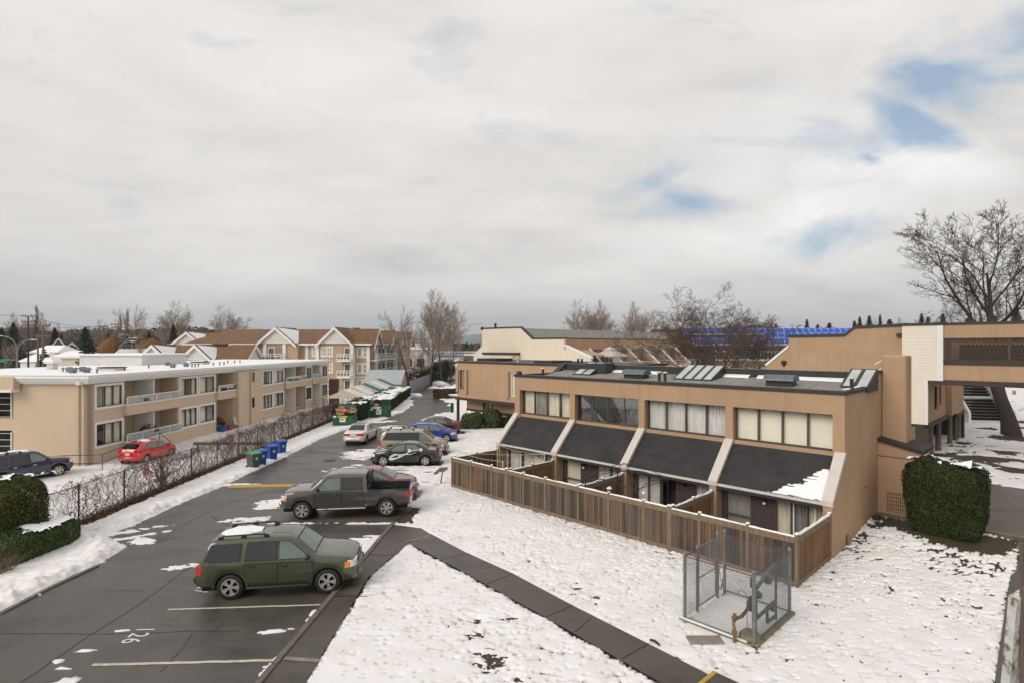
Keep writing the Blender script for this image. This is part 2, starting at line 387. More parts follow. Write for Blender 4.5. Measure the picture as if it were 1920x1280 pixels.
# ------------------------------------------------------------------ world, camera, sun
def setup_world():
    w=bpy.data.worlds.new("World"); S.world=w; w.use_nodes=True; nt=w.node_tree; nt.nodes.clear(); L=nt.links.new
    out=nd(nt,'ShaderNodeOutputWorld'); bg=nd(nt,'ShaderNodeBackground'); bg.inputs[1].default_value=.1; L(bg.outputs[0],out.inputs[0])
    sky=nd(nt,'ShaderNodeTexSky',sky_type='NISHITA'); sky.sun_disc=False; sky.sun_elevation=R(24); sky.sun_rotation=R(SUN_AZ)
    sky.air_density=1.2; sky.dust_density=1.5
    tc=nd(nt,'ShaderNodeTexCoord'); sp=nd(nt,'ShaderNodeSeparateXYZ'); L(tc.outputs['Generated'],sp.inputs[0])
    x,y,z=sp.outputs
    # cloud deck: the direction is carried up to a level layer and drifted by noise
    zz=math_(nt,'ADD',math_(nt,'MAXIMUM',z,0.0),.22)
    px=math_(nt,'DIVIDE',x,zz); py=math_(nt,'DIVIDE',y,zz)
    cb=nd(nt,'ShaderNodeCombineXYZ'); L(px,cb.inputs[0]); L(py,cb.inputs[1])
    mp=nd(nt,'ShaderNodeMapping'); L(cb.outputs[0],mp.inputs[0]); mp.inputs['Rotation'].default_value=(0,0,R(-38)); mp.inputs['Scale'].default_value=(.62,1.0,1); mp.inputs['Location'].default_value=(3.1,1.7,0)
    P=mp.outputs[0]
    big=noise(nt,P,.9,5,.55,.5); mid=noise(nt,P,2.4,6,.55,.6); wisp=noise(nt,P,5.5,7,.6,.4)
    dens=math_(nt,'ADD',math_(nt,'MULTIPLY',big,.6),math_(nt,'ADD',math_(nt,'MULTIPLY',mid,.3),math_(nt,'MULTIPLY',wisp,.1)))
    cloud=ramp(nt,dens,[(.33,(5.7,6.05,6.1)),(.45,(7.6,7.34,7.12)),(.56,(8.35,8.08,7.8)),(.70,(8.9,8.7,8.45))])
    # brightness of the deck: a touch brighter overhead, blue-grey low on the left
    mp3=nd(nt,'ShaderNodeMapping'); L(tc.outputs['Generated'],mp3.inputs[0]); mp3.inputs['Rotation'].default_value=(0,R(58),0); mp3.inputs['Scale'].default_value=(1.2,1.0,5.0)
    strk=noise(nt,mp3.outputs[0],2.2,4,.5,.6); cloud=mix(nt,1.0,cloud,ramp(nt,strk,[(.3,.93),(.7,1.06)]),'MULTIPLY')
    elev=ramp(nt,z,[(0.0,.86),(.045,.97),(.12,1.03),(.3,1.05),(.6,1.05)])
    cloud=mix(nt,1.0,cloud,elev,'MULTIPLY')
    lowb=math_(nt,'MULTIPLY',ramp(nt,z,[(.0,.8),(.055,.55),(.115,0.0)]),ramp(nt,x,[(0.0,1.0),(.25,.55),(.7,.25)]))
    nlow=noise(nt,objvec(nt,(2.0,2.0,14.0),src='Generated'),2.0,5,.55,.3)
    lowb=math_(nt,'MULTIPLY',lowb,ramp(nt,nlow,[(.3,.45),(.65,1.0)]))
    cloud=mix(nt,lowb,cloud,(3.9,4.3,4.75))
    # rifts: gaps in the deck that let the clear sky through, torn by noise
    yy=math_(nt,'MAXIMUM',y,.02); ca=math_(nt,'DIVIDE',x,yy); cb_=math_(nt,'DIVIDE',z,yy)
    cv=nd(nt,'ShaderNodeCombineXYZ'); L(ca,cv.inputs[0]); L(cb_,cv.inputs[1])
    wz=nd(nt,'ShaderNodeTexNoise'); wz.inputs['Scale'].default_value=4.5; wz.inputs['Detail'].default_value=5; L(cv.outputs[0],wz.inputs['Vector'])
    ws=nd(nt,'ShaderNodeVectorMath',operation='MULTIPLY_ADD'); L(wz.outputs['Color'],ws.inputs[0]); ws.inputs[1].default_value=(.16,.10,0); ws.inputs[2].default_value=(-.08,-.05,0)
    wa=nd(nt,'ShaderNodeVectorMath',operation='ADD'); L(cv.outputs[0],wa.inputs[0]); L(ws.outputs[0],wa.inputs[1])
    w2=nd(nt,'ShaderNodeSeparateXYZ'); L(wa.outputs[0],w2.inputs[0])
    def oval(u,v,a,b,t,g):
        """soft oval patch of the deck towards direction (u, v), turned by t degrees"""
        du=math_(nt,'SUBTRACT',w2.outputs[0],(u-CX)/F); dv=math_(nt,'SUBTRACT',w2.outputs[1],(HZ-v)/F); c,sn=math.cos(R(t)),math.sin(R(t))
        p=math_(nt,'DIVIDE',math_(nt,'ADD',math_(nt,'MULTIPLY',du,c),math_(nt,'MULTIPLY',dv,sn)),a/F)
        q=math_(nt,'DIVIDE',math_(nt,'SUBTRACT',math_(nt,'MULTIPLY',dv,c),math_(nt,'MULTIPLY',du,sn)),b/F)
        r2=math_(nt,'ADD',math_(nt,'MULTIPLY',p,p),math_(nt,'MULTIPLY',q,q))
        return math_(nt,'MULTIPLY',math_(nt,'SUBTRACT',1.0,math_(nt,'SQRT',r2),True),g)
    def union(lst):
        o=None
        for e in lst: b_=oval(*e); o=b_ if o is None else math_(nt,'MAXIMUM',o,b_)
        return o
    front=ramp(nt,y,[(.1,0.0),(.3,1.0)])
    rift=union([(1700,236,160,62,-20,1.35),(1745,175,290,120,28,.85),(1900,70,260,150,35,.75),(1195,345,120,60,25,.55),(1280,388,130,50,5,.72),(1530,452,190,52,10,.75),(1612,298,60,26,-10,.7),(390,62,170,48,-10,.6),(820,95,110,90,60,.45),(1090,640,200,30,0,.0)])
    mp2=nd(nt,'ShaderNodeMapping'); L(cv.outputs[0],mp2.inputs[0]); mp2.inputs['Rotation'].default_value=(0,0,R(-24)); mp2.inputs['Scale'].default_value=(1.0,2.2,1)
    tear=noise(nt,mp2.outputs[0],4.2,7,.58,.5)
    rift=math_(nt,'MULTIPLY',ramp(nt,math_(nt,'ADD',rift,math_(nt,'MULTIPLY',math_(nt,'SUBTRACT',tear,.5),1.6)),[(.14,0.0),(.45,.36),(.8,.9)]),front)
    blue=mix(nt,.35,(3.3,4.9,7.0),sky.outputs[0])
    edge=union([(1650,312,230,75,8,1.1),(1560,395,340,90,14,.9),(1430,290,300,150,25,.55),(1760,330,220,70,0,.9),(1330,450,260,60,5,.5)])
    cloud=mix(nt,math_(nt,'MULTIPLY',math_(nt,'MULTIPLY',ramp(nt,edge,[(0,0.0),(.7,1.0)]),ramp(nt,tear,[(.3,1.0),(.7,.5)])),front),cloud,(10.2,10.1,9.9))
    fin=mix(nt,rift,cloud,blue); L(fin,bg.inputs[0])
SUN_AZ=231.0
def setup_camera():
    cam=bpy.data.cameras.new('camera'); o=bpy.data.objects.new('camera',cam); COL.objects.link(o)
    o.location=(0,0,CAMZ); o.rotation_euler=(R(90),0,0)
    cam.sensor_width=36; cam.lens=36*F/1920; cam.shift_y=(HZ-640)/1920; cam.clip_start=.05; cam.clip_end=20000
    S.camera=o
    l=bpy.data.lights.new('sun','SUN'); l.energy=2.0; l.angle=R(34); l.color=(1,.93,.84)
    lo=bpy.data.objects.new('sun',l); COL.objects.link(lo)
    el,az=R(34),R(SUN_AZ)       # azimuth clockwise from +Y
    d=Vector((math.sin(az)*math.cos(el),math.cos(az)*math.cos(el),math.sin(el)))
    lo.rotation_euler=(-d).to_track_quat('-Z','Y').to_euler(); lo.location=(0,-20,40)
    S.view_settings.view_transform='Standard'; S.view_settings.look='None'; S.view_settings.exposure=0; S.view_settings.gamma=1
    S.cycles.max_bounces=6; S.cycles.transparent_max_bounces=12; S.cycles.diffuse_bounces=3; S.cycles.glossy_bounces=3
    S.cycles.caustics_reflective=False; S.cycles.caustics_refractive=False

# ------------------------------------------------------------------ site frames
P0=(11.52,20.16)                       # near front corner of the townhouse row
TA=math.atan2(-.717,.697)              # its facade runs 45 degrees to the view
TC,TS=math.cos(TA),math.sin(TA)
def T2W(x,y): return (P0[0]+x*TC-y*TS, P0[1]+x*TS+y*TC)
def W2T(X,Y): dx,dy=X-P0[0],Y-P0[1]; return (dx*TC+dy*TS,-dx*TS+dy*TC)
def sstep(a,b,x):
    t=np.clip((x-a)/(b-a),0,1); return t*t*(3-2*t)
def gz(X,Y):
    """terrain height: level yard, lower lot to the left, gentle rise to the right-hand drive"""
    X=np.asarray(X,float); Y=np.asarray(Y,float)
    lx=(X-P0[0])*TC+(Y-P0[1])*TS; ly=-(X-P0[0])*TS+(Y-P0[1])*TC
    right=.4*sstep(0,5.5,ly)*sstep(-15,0,lx)
    left=LOT*sstep(-19.3,-20.6,X)*(1-sstep(95,150,Y))
    return right+left
def gz1(X,Y): return float(gz(X,Y))

# ------------------------------------------------------------------ noise on arrays
_rng=np.random.default_rng(7); _T=_rng.random((256,256))
def vnoise(x,y):
    xi=np.floor(x).astype(int); yi=np.floor(y).astype(int); fx=x-xi; fy=y-yi
    fx=fx*fx*(3-2*fx); fy=fy*fy*(3-2*fy)
    a=_T[xi%256,yi%256]; b=_T[(xi+1)%256,yi%256]; c=_T[xi%256,(yi+1)%256]; d=_T[(xi+1)%256,(yi+1)%256]
    return (a*(1-fx)+b*fx)*(1-fy)+(c*(1-fx)+d*fx)*fy
def fbm(x,y,o=4,g=.5):
    s=0;a=1;t=0
    for i in range(o):
        s=s+a*vnoise(x*2**i+17.3*i,y*2**i+5.1*i); t+=a; a*=g
    return s/t
def sdpoly(P, X, Y):
    """signed distance to polygon, negative inside"""
    P=np.array(P); d=np.full(X.shape,1e9); ins=np.zeros(X.shape,bool); n=len(P)
    for i in range(n):
        ax,ay=P[i]; bx,by=P[(i+1)%n]; ex,ey=bx-ax,by-ay
        wx,wy=X-ax,Y-ay; t=np.clip((wx*ex+wy*ey)/(ex*ex+ey*ey+1e-12),0,1)
        d=np.minimum(d,(wx-ex*t)**2+(wy-ey*t)**2)
        c=((ay>Y)!=(by>Y))&(X<(bx-ax)*(Y-ay)/(by-ay+1e-12)+ax); ins^=c
    d=np.sqrt(d); return np.where(ins,-d,d)

def g2(pts,z=0): return [G(u,v,z) for u,v in pts]
ROAD=[(-30,8),(-16.6,13.6)]+g2([(0,1149),(75,1112),(125,1082),(180,1059),(235,1026),(195,1004),(250,984),(345,940),(415,912),(470,885),(532,857),(600,822),(655,802),(697,792),(727,784),(775,757),(768,741),(770,732),(800,721),(845,711),(853,704),(858,696)])+[(-14,200),(-8,200)]+g2([(884,693),(872,700),(868,715),(852,720.5),(828,727),(820,739),(823,746),(838,752),(850,768),(815,779)])+[(-5.6,58),(-4.55,52),(-4.45,40),(-4.75,26.3),(-5.1,24.4),(-5.75,12.8),(-6,8)]
WALK1=g2([(490,1280),(735,985),(790,992),(806,1003),(766,1019),(690,1085),(598,1240),(575,1280)])+[(-4.95,8),(-6,8)]
WALK2=g2([(766,1020),(806,1002),(872,1037),(960,1077),(1072,1137),(1215,1210),(1322,1265)])+[(5.6,11.4),(7.5,9.2),(5.4,9.2),(3.3,12.8)]+g2([(1020,1159),(860,1070)])
PATH3=[(x,y) for x,y in [G(1909,1015,.3),G(1890,1100,.1),G(1865,1280)]]+[(11.0,12.0),(13.2,12.0),(19.5,19.2)]
RT=lambda x,y: T2W(x,y)
RDRIVE=[RT(1.55,6.12),RT(4.5,6.22),RT(12,5.9),RT(40,5),RT(40,16.5),RT(10,16.5),RT(4,16.4),RT(-2,17.5),RT(-2,8.2),RT(1.55,8.2)]
RYARD=[RT(-2,17),RT(40,16),RT(40,60),RT(-12,60),RT(-12,17)]
BED=[RT(-.05,.6),RT(.12,1.4),RT(.25,2.6),RT(.5,3.9),RT(.9,4.5),RT(1.4,4.2),RT(2.3,3.6),RT(3.3,3.3),RT(4.3,3.7),RT(4.8,4.6),RT(4.8,6.2),RT(0,6.0)]
HOUSE=[RT(.0,-.0),RT(.0,7.2),RT(-17.85,7.2),RT(-17.85,0)]
PATIO=[RT(-.1,0.1),RT(-.1,-3.3),RT(-17.75,-3.3),RT(-17.75,.1)]
BLOCKB=[(-5.9,57.4),(-4.9,58.6),(9,50),(6,46)]
DRIVE_L=[(-60,19.6),(-20.2,24.0),(-20.2,25.3),(-60,24.8)]     # bare strip of tarmac in the left lot

# slush left lying on the tarmac: centre px, half length, half width, turn, cover
SLUSH=[(262,1004,.9,.16,.6,.5),(232,997,1.3,.25,.6,.5),(272,1013,.55,.35,0,.8),(350,1062,.75,.2,.25,.6),(655,905,1.5,.5,.25,.7),(535,940,1.3,.8,.6,.9),(505,972,1.6,.35,.15,.95),(600,975,2.6,.35,.05,.95),(700,970,2.4,.35,.12,1.0),
 (690,850,1.6,1.6,.1,.85),(672,880,1.8,.8,.2,.75),(760,872,2.6,.5,0,.9),(820,850,1.6,2.6,0,1.0),(735,800,1.2,.9,0,.6),(640,880,.8,.25,.3,.6),(690,900,1.0,.5,0,.8),
 (690,1025,1.25,1.0,.1,1.0),(610,1130,.16,.85,-.1,.9),(523,1240,.18,.5,-.3,.7),(518,1182,.42,.11,.35,.6),(232,1181,.22,.07,.2,.8),(105,1283,.35,.18,.5,1),(112,1238,.12,.1,0,.8),(160,1220,.2,.06,.2,.8),(120,1252,.2,.06,0,.8),(150,1232,.1,.05,0,.8),
 (450,908,.9,.25,.05,.55),(830,785,1.6,2.5,0,.9),(848,820,1.2,2.4,0,1.0),(780,868,1.8,.5,0,.9),(720,790,1.1,.7,.4,.7)]
def snow_depth(X,Y):
    """height of the snow surface over the terrain (negative: none)"""
    w1=fbm(X*1.1,Y*1.1,4); w2=fbm(X*3.7+9,Y*3.7,3); w3=fbm(X*9+3,Y*9,3); w4=fbm(X*21,Y*21+7,2)
    wob=(w2-.5)*.42+(w3-.5)*.3+(w4-.5)*.12
    d=sdpoly(ROAD,X,Y); plough=np.exp(-(np.maximum(d,0)/1.1)**2)
    dw=np.minimum(sdpoly(WALK1,X,Y),sdpoly(WALK2,X,Y)); dw=np.minimum(dw,sdpoly(PATH3,X,Y))
    do=sdpoly(RDRIVE,X,Y)
    for P in (HOUSE,BLOCKB): do=np.minimum(do,sdpoly(P,X,Y))
    bed=sdpoly(BED,X,Y); db=bed+(w1-.5)*.5+(w3-.5)*.9+(w4-.5)*.3
    pat=sdpoly(PATIO,X,Y)+.35
    e=np.minimum(np.minimum(d+wob*.9,dw+wob*.55+(w4-.5)*.16),np.minimum(do+wob,db)); e=np.minimum(e,pat)
    h=np.clip(e*.5,-.14,.05)
    h+= (w1-.5)*.03+(w2-.5)*.012+(w3-.5)*.008+(w4-.5)*.007
    # piles thrown up by the plough along the left edge of the road
    left=(X<-9.5)|(Y>60); lump=np.abs(fbm(X*2.3,Y*2.3+40,4)-.5)*2
    pile=(Y<36)&(X<-13)
    h+= np.where(left,plough*(.10+.26*lump*np.where((Y<27)&(X<-13),1.35,.55))*sstep(.02,.35,e),0)
    # trodden and melted places
    lx=(X-P0[0])*TC+(Y-P0[1])*TS; ly=-(X-P0[0])*TS+(Y-P0[1])*TC
    thin=.30+.35*sstep(1.5,7,lx)*sstep(-9,-1,ly)+.25*np.exp(-((ly+3.6)/.5)**2)*(lx<-4)+.5*np.exp(-(np.maximum(bed,0)/1.6)**2)*(lx>-1)
    thin=thin+.25*(1-sstep(-.2,.7,np.abs(lx-0.35)))*(ly>0)
    foot=fbm(X*5.2+fbm(X*1.5,Y*1.5,2)*2,Y*7.5+30,3)
    zone=sstep(.44,.60,fbm(X*.45+31,Y*.45,3)); fl=fbm(X*4.6+(w2-.5)*2.5,Y*10.5+30,3); f2=fbm(X*8+3,Y*13+11,2)
    h-= np.clip((foot-(.83-thin*.18-.12*zone))*.6,0,.2)*sstep(.05,.4,e)
    h-= .11*sstep(0,.05,fl*.7+f2*.3-(.722-thin*.24-.05*zone))*sstep(.02,.2,e)
    for (u,v,r) in [(893,1163,.35),(915,1230,.55),(928,1245,.5),(958,1160,.4),(898,1190,.35),(960,1275,.4),(1128,1172,.3),(1180,1200,.25),(1082,1102,.28),(1120,1117,.3),(1115,1130,.25),(1265,1235,.3),(870,1062,.2)]:
        cx,cy=G(u,v); rr=np.hypot(X-cx,(Y-cy)*.9)
        h-= .13*np.exp(-(rr/(r*.62))**2)*(-.15+1.5*w3+.9*(w4-.5))
    # slush on the tarmac
    for (u,v,a,b,t,c) in SLUSH:
        cx,cy=G(u,v); dx,dy=X-cx,Y-cy; p=dx*math.cos(t)+dy*math.sin(t); q=-dx*math.sin(t)+dy*math.cos(t)
        f=1-np.sqrt((p/a)**2+(q/b)**2); st=fbm(X*1.6+3,Y*5.5,4)
        hs=np.clip((f*.75+(st-.62+.2*c)*1.7+(w3-.5)*.8+(w4-.5)*.35)*.09,-.1,.035)
        h=np.maximum(h,np.where(f>-.4,hs,-.2))
    # tracks and tyre ruts between the parked cars and beside the pickup
    m=(X>-9.6)&(X<-1.5)&(Y>24.2)&(Y<64)
    st=fbm(X*1.2+60,Y*4.2,4); hs=np.clip((st-.53+.20*sstep(-9.5,-5,X))*.35,-.1,.04)
    h=np.where(m&(d<.4),np.maximum(h,hs-np.where(X<-8.8,.06,0)),h)
    for (cx,cy,hw,hl) in [(-7.6,25.6,3.2,1.15),(-6.9,36.9,2.3,.9),(-7,40.2,2.4,.95),(-6.6,46,2.1,.9),(-7,28.9,2.2,.9),(-7.3,17.6,2.6,1.05),(-6.5,50,2.3,.9)]:
        f=np.maximum(np.abs(X-cx)-hw,np.abs(Y-cy)-hl)+wob*.8; h=np.where(f<.1,np.minimum(h,f*.4-.03),h)
    ry=sdpoly(RYARD,X,Y); h=np.where(ry<0,np.minimum(h,(fbm(X*.5,Y*.5+8,4)-.49+.12*np.exp(-((X-41)/7)**2-((Y-47)/5)**2))*.5),h)
    tb=np.hypot(X-40.0,(Y-44.5)*1.3); h=np.where(tb<3.4,np.minimum(h,(tb-2.2+(w2-.5)*2)*.1),h)
    dl=sdpoly(DRIVE_L,X,Y); h=np.where(X<-19,np.minimum(h,dl*.3+wob*.1),h)
    # soil showing under the vine fence
    fx=np.abs(X+18.75)-.42; h=np.where((Y>24)&(Y<62),np.minimum(h,(fx+(w3-.5)*.55)*.5),h)
    return h
def snow_sheet(x0,x1,y0,y1,c,mat):
    nx=int((x1-x0)/c)+1; ny=int((y1-y0)/c)+1
    xs=np.linspace(x0,x1,nx); ys=np.linspace(y0,y1,ny); X,Y=np.meshgrid(xs,ys,indexing='ij')
    h=snow_depth(X,Y); Z=gz(X,Y)+np.clip(h,-.16,1)
    I=np.arange(nx*ny).reshape(nx,ny)
    keep=(h[:-1,:-1]>-.08)|(h[1:,:-1]>-.08)|(h[:-1,1:]>-.08)|(h[1:,1:]>-.08)
    Q=np.stack([I[:-1,:-1],I[1:,:-1],I[1:,1:],I[:-1,1:]],-1)[keep]
    used=np.unique(Q); mp=np.full(nx*ny,-1); mp[used]=np.arange(len(used))
    V=np.stack([X.ravel(),Y.ravel(),Z.ravel()],-1)[used]
    o=np_mesh('snow_ground',V,mp[Q],mat,smooth=True); tag(o,kind='structure'); return o

def mat_snow():
    m,nt,b,out=newmat('trodden_snow'); L=nt.links.new; v=objvec(nt)
    n=noise(nt,v,1.1,6,.62); f=noise(nt,v,16,4,.65)
    c=mix(nt,ramp(nt,n,[(.40,0.0),(.72,1.0)]),(.79,.785,.785),(.69,.665,.64))
    sp=noise(nt,v,23,3,.7); c=mix(nt,ramp(nt,sp,[(.70,0.0),(.78,.55)]),c,(.30,.24,.16))
    L(c,b.inputs['Base Color']); b.inputs['Roughness'].default_value=.65; b.inputs['Specular IOR Level'].default_value=.3
    bumpn(nt,b,math_(nt,'ADD',f,math_(nt,'MULTIPLY',noise(nt,v,5,4),1.5)),.14,.04); return m
def mat_asphalt(name, base, wet=.5, sc=1.0):
    m,nt,b,out=newmat(name); L=nt.links.new; v=objvec(nt,(sc,sc,sc))
    n=noise(nt,objvec(nt,(.16,.42,1),(0,0,R(8))),1.6,6,.6,.6); n2=noise(nt,v,.7,6,.65); fine=noise(nt,v,70,3,.8); grain=noise(nt,v,260,2,.8)
    c=mix(nt,ramp(nt,n,[(.35,0.0),(.7,1.0)]),tuple(x*.55 for x in base),tuple(x*1.32 for x in base))
    c=mix(nt,ramp(nt,n2,[(.42,0.0),(.72,.5)]),c,tuple(x*f for x,f in zip(base,(1.55,1.42,1.25))))
    c=mix(nt,ramp(nt,fine,[(.48,0.0),(.75,.45)]),c,tuple(x*2.1 for x in base))
    c=mix(nt,ramp(nt,grain,[(.62,0.0),(.78,.5)]),c,(.22,.21,.2))
    vo=nd(nt,'ShaderNodeTexVoronoi',feature='DISTANCE_TO_EDGE'); vo.inputs['Scale'].default_value=.16
    dm=nd(nt,'ShaderNodeVectorMath',operation='ADD'); L(v,dm.inputs[0])
    nz=nd(nt,'ShaderNodeTexNoise'); nz.inputs['Scale'].default_value=.9; nz.inputs['Detail'].default_value=6; L(v,nz.inputs['Vector']); 
    sc_=nd(nt,'ShaderNodeVectorMath',operation='SCALE'); L(nz.outputs['Color'],sc_.inputs[0]); sc_.inputs['Scale'].default_value=1.3; L(sc_.outputs[0],dm.inputs[1]); L(dm.outputs[0],vo.inputs['Vector'])
    crack=ramp(nt,vo.outputs['Distance'],[(.0018,1.0),(.0045,0.0)])
    c=mix(nt,math_(nt,'MULTIPLY',crack,.45),c,tuple(x*.3 for x in base))
    L(c,b.inputs['Base Color'])
    L(ramp(nt,math_(nt,'ADD',math_(nt,'MULTIPLY',n,.65),math_(nt,'MULTIPLY',n2,.35)),[(.38,.11+.36*(1-wet)),(.50,.36),(.64,.75)]),b.inputs['Roughness'])
    b.inputs['Specular IOR Level'].default_value=.45
    bumpn(nt,b,math_(nt,'ADD',fine,math_(nt,'MULTIPLY',grain,.6)),.22,.012); return m
def mat_soil():
    m,nt,b,out=newmat('winter_grass_and_soil'); L=nt.links.new; v=objvec(nt)
    n=noise(nt,v,.9,5); f=noise(nt,v,30,4,.75)
    c=mix(nt,ramp(nt,n,[(.4,0.0),(.62,1.0)]),(.045,.026,.017),(.055,.055,.022))
    c=mix(nt,ramp(nt,f,[(.4,0.0),(.7,.8)]),c,(.085,.075,.035)); L(c,b.inputs['Base Color']); b.inputs['Roughness'].default_value=.95
    bumpn(nt,b,f,.9,.06); return m

def flat(name, pts, z, mat, parent=None):
    """level sheet, cut into triangles; z may be a function of (x, y)"""
    from mathutils.geometry import tessellate_polygon
    vs=[(p[0],p[1],z(p[0],p[1]) if callable(z) else z) for p in pts]
    tr=tessellate_polygon([[Vector((p[0],p[1],0)) for p in pts]])
    b=MB(); b.add(vs,[t if (Vector(vs[t[1]]).xy-Vector(vs[t[0]]).xy).cross(Vector(vs[t[2]]).xy-Vector(vs[t[0]]).xy)>0 else t[::-1] for t in [tuple(t) for t in tr]])
    return b.build(name,mat,parent)
def strip(b, pts, w, z=.008):
    """narrow ribbon lying on the ground along pts"""
    n=len(pts); L_=[];R_=[]
    for i,p in enumerate(pts):
        a=Vector(pts[max(i-1,0)]); c=Vector(pts[min(i+1,n-1)]); d=(c-a); d.normalize(); nn=Vector((-d.y,d.x))*(w/2*(1 if not callable(w) else 1))
        L_.append((p[0]+nn.x,p[1]+nn.y,z)); R_.append((p[0]-nn.x,p[1]-nn.y,z))
    for i in range(n-1): b.quad(R_[i],R_[i+1],L_[i+1],L_[i])
def wobble(p,q,n,amp,rnd):
    out=[]
    for i in range(n+1):
        t=i/n; out.append((p[0]+(q[0]-p[0])*t+rnd.uniform(-amp,amp),p[1]+(q[1]-p[1])*t+rnd.uniform(-amp,amp)))
    return out

def build_ground():
    rnd=random.Random(3)
    snow=mat_snow(); asph=mat_asphalt('damp_asphalt',(.070,.0655,.057)); walk=mat_asphalt('dark_damp_walkway',(.07,.062,.05),.15,1.3); asph2=mat_asphalt('old_grey_asphalt',(.085,.075,.062),.25)
    soil=mat_soil()
    # one ground sheet to the horizon
    b=MB()
    xs=[-4000,-1500,-500,-200,-120,-70]+[x for x in np.arange(-60,-20.7,4)]+[-20.6,-20.3,-20,-19.6,-19.3]+[x for x in np.arange(-18,70,2.0)]+[90,130,200,500,1500,4000]
    ys=[-60,-10,0,6]+[y for y in np.arange(8,70,2.0)]+[75,85,95,110,130,150,220,500,1500,6000]
    V=[(x,y,gz1(x,y)-.028) for x in xs for y in ys]; ny=len(ys)
    b.add(V,[(i*ny+j,(i+1)*ny+j,(i+1)*ny+j+1,i*ny+j+1) for i in range(len(xs)-1) for j in range(ny-1)])
    tag(b.build('ground',soil,smooth=60),kind='structure')
    tag(flat('road',ROAD,0.0,asph),kind='structure')
    tag(flat('walkway',WALK1,.06,walk),kind='structure'); tag(flat('walkway',WALK2,.066,walk),kind='structure')
    b=MB()
    def gy(x,y): return gz1(x,y)+.012
    tag(flat('side_path',PATH3,lambda x,y: gz1(x,y)+.03,asph),kind='structure')
    tag(flat('apron',[RT(0,6.0),RT(1.56,6.05),RT(1.56,6.4),RT(0,6.4)],.47,MAT['concrete']),kind='structure'); tag(flat('right_driveway',RDRIVE,.405,asph2),kind='structure')
    tag(flat('patio',PATIO,.02,MAT['concrete']),kind='structure')
    yard=[RT(-2,17.4),RT(40,16.4),RT(40,60),RT(-2,60)]
    # snow in sheets, finest close to the camera
    for r in [(-6.6,24,9,33,.045),(-26,-6.6,9,33,.075),(-20,24,33,64,.13),(-62,-20,33,64,.22),(-62,-26,12,33,.22),(-160,140,64,290,1.1),(24,62,14,64,.22)]: snow_sheet(*r,snow)
    # kerbs
    k=MB(); a,c=G(490,1280),G(735,985); d=Vector((c[0]-a[0],c[1]-a[1])).normalized(); n=Vector((d.y,-d.x))
    def kerb(bm,p,q,w,z0,z1):
        p,q=Vector(p),Vector(q); d=(q-p).normalized(); n=Vector((-d.y,d.x))*w/2
        c=[(p-n),(q-n),(q+n),(p+n)]
        bm.add([(v.x,v.y,z0) for v in c]+[(v.x,v.y,z1) for v in c],[(0,3,2,1),(4,5,6,7),(0,1,5,4),(1,2,6,5),(2,3,7,6),(3,0,4,7)])
    P=[(-6.0,8.0),(-5.78,12.8),(-5.12,24.3)]
    L_=[]
    for i in range(6):
        t0,t1=i/6,(i+1)/6-.004
        f=lambda t:(P[0][0]+(P[2][0]-P[0][0])*t,P[0][1]+(P[2][1]-P[0][1])*t)
        kerb(k,f(t0),f(t1),.15,-.03,.1)
    kerb(k,(-4.6,33.5),(-4.42,35),.16,-.03,.12); kerb(k,(-4.3,34.0),(-4.1,35),.16,-.03,.14)
    tag(k.build('kerb',MAT['asph_ed']),kind='structure')
    k=MB(); kerb(k,(-26.5,9.6),(-16.2,14.6),.16,-.02,.07); kerb(k,G(0,1151),G(90,1104),.14,-.02,.05); kerb(k,G(92,1103),G(182,1061),.14,-.02,.05)
    tag(k.build('kerb',MAT['asph_ed']),kind='structure')
    k=MB(); kerb(k,RT(.02,5.98),RT(4.5,6.15),.14,.2,.52); kerb(k,RT(4.52,6.15),RT(12,5.83),.14,.2,.52)
    tag(k.build('kerb',MAT['asph_ed']),kind='structure')
    k=MB(); kerb(k,RT(.02,5.98),RT(4.5,6.15),.07,.50,.524); kerb(k,RT(4.52,6.15),RT(12,5.83),.07,.50,.524); tag(k.build('yellow_kerb_line',MAT['kerb_yel']),kind='structure')
    # painted speed hump, landing edge, stall lines and numbers
    h=MB(); p,q=G(432,911),G(556,909); n=14
    for i in range(n):
        t0,t1=i/n,(i+1)/n
        for j in range(4):
            a0,a1=j/4,(j+1)/4; zz=lambda a:.008+.055*math.sin(math.pi*a); w=.62
            f=lambda t,a:(p[0]+(q[0]-p[0])*t,p[1]+(q[1]-p[1])*t-w/2+w*a,zz(a))
            h.quad(f(t0,a0),f(t1,a0),f(t1,a1),f(t0,a1))
    tag(h.build('speed_hump',MAT['kerb_yel'],smooth=40,fix=True),kind='structure')
    e=MB(); p,q=Vector(G(1312,1282,.1)),Vector(G(1341,1259,.1)); dd=(q-p).normalized()
    kerb(e,p-dd*1.0,q,.1,.0,.115); tag(e.build('yellow_step_edge',MAT['kerb_yel']),kind='structure')
    e=MB(); 
    lp=[q,Vector(G(1396,1284,.1)),q+Vector((1.3,-2.6)),p-dd*1.0]
    e.prism([(v.x,v.y) for v in lp],'z',-.02,.105); tag(e.build('landing',walk),kind='structure')
    for (a,c,w) in [((315,1142),(600,1133),.085),((172,1246),(515,1237),.10),((20,1372),(430,1362),.10),((1,1012),(2,1012),.02)]:
        if w<.05: continue
        l=MB(); strip(l,wobble(G(*a),G(*c),24,.008,rnd),w,.007); tag(l.build('parking_line',MAT['line']),kind='structure')
    l=MB(); strip(l,wobble(G(533,1238),G(598,1243),6,.01,rnd),.15,.072); tag(l.build('walkway_joint',MAT['concrete']),kind='structure')
    l=MB(); strip(l,wobble(G(762,1018),G(808,1006),6,.004,rnd),.11,.074); tag(l.build('walkway_joint',MAT['concrete']),kind='structure')
    j=MB()
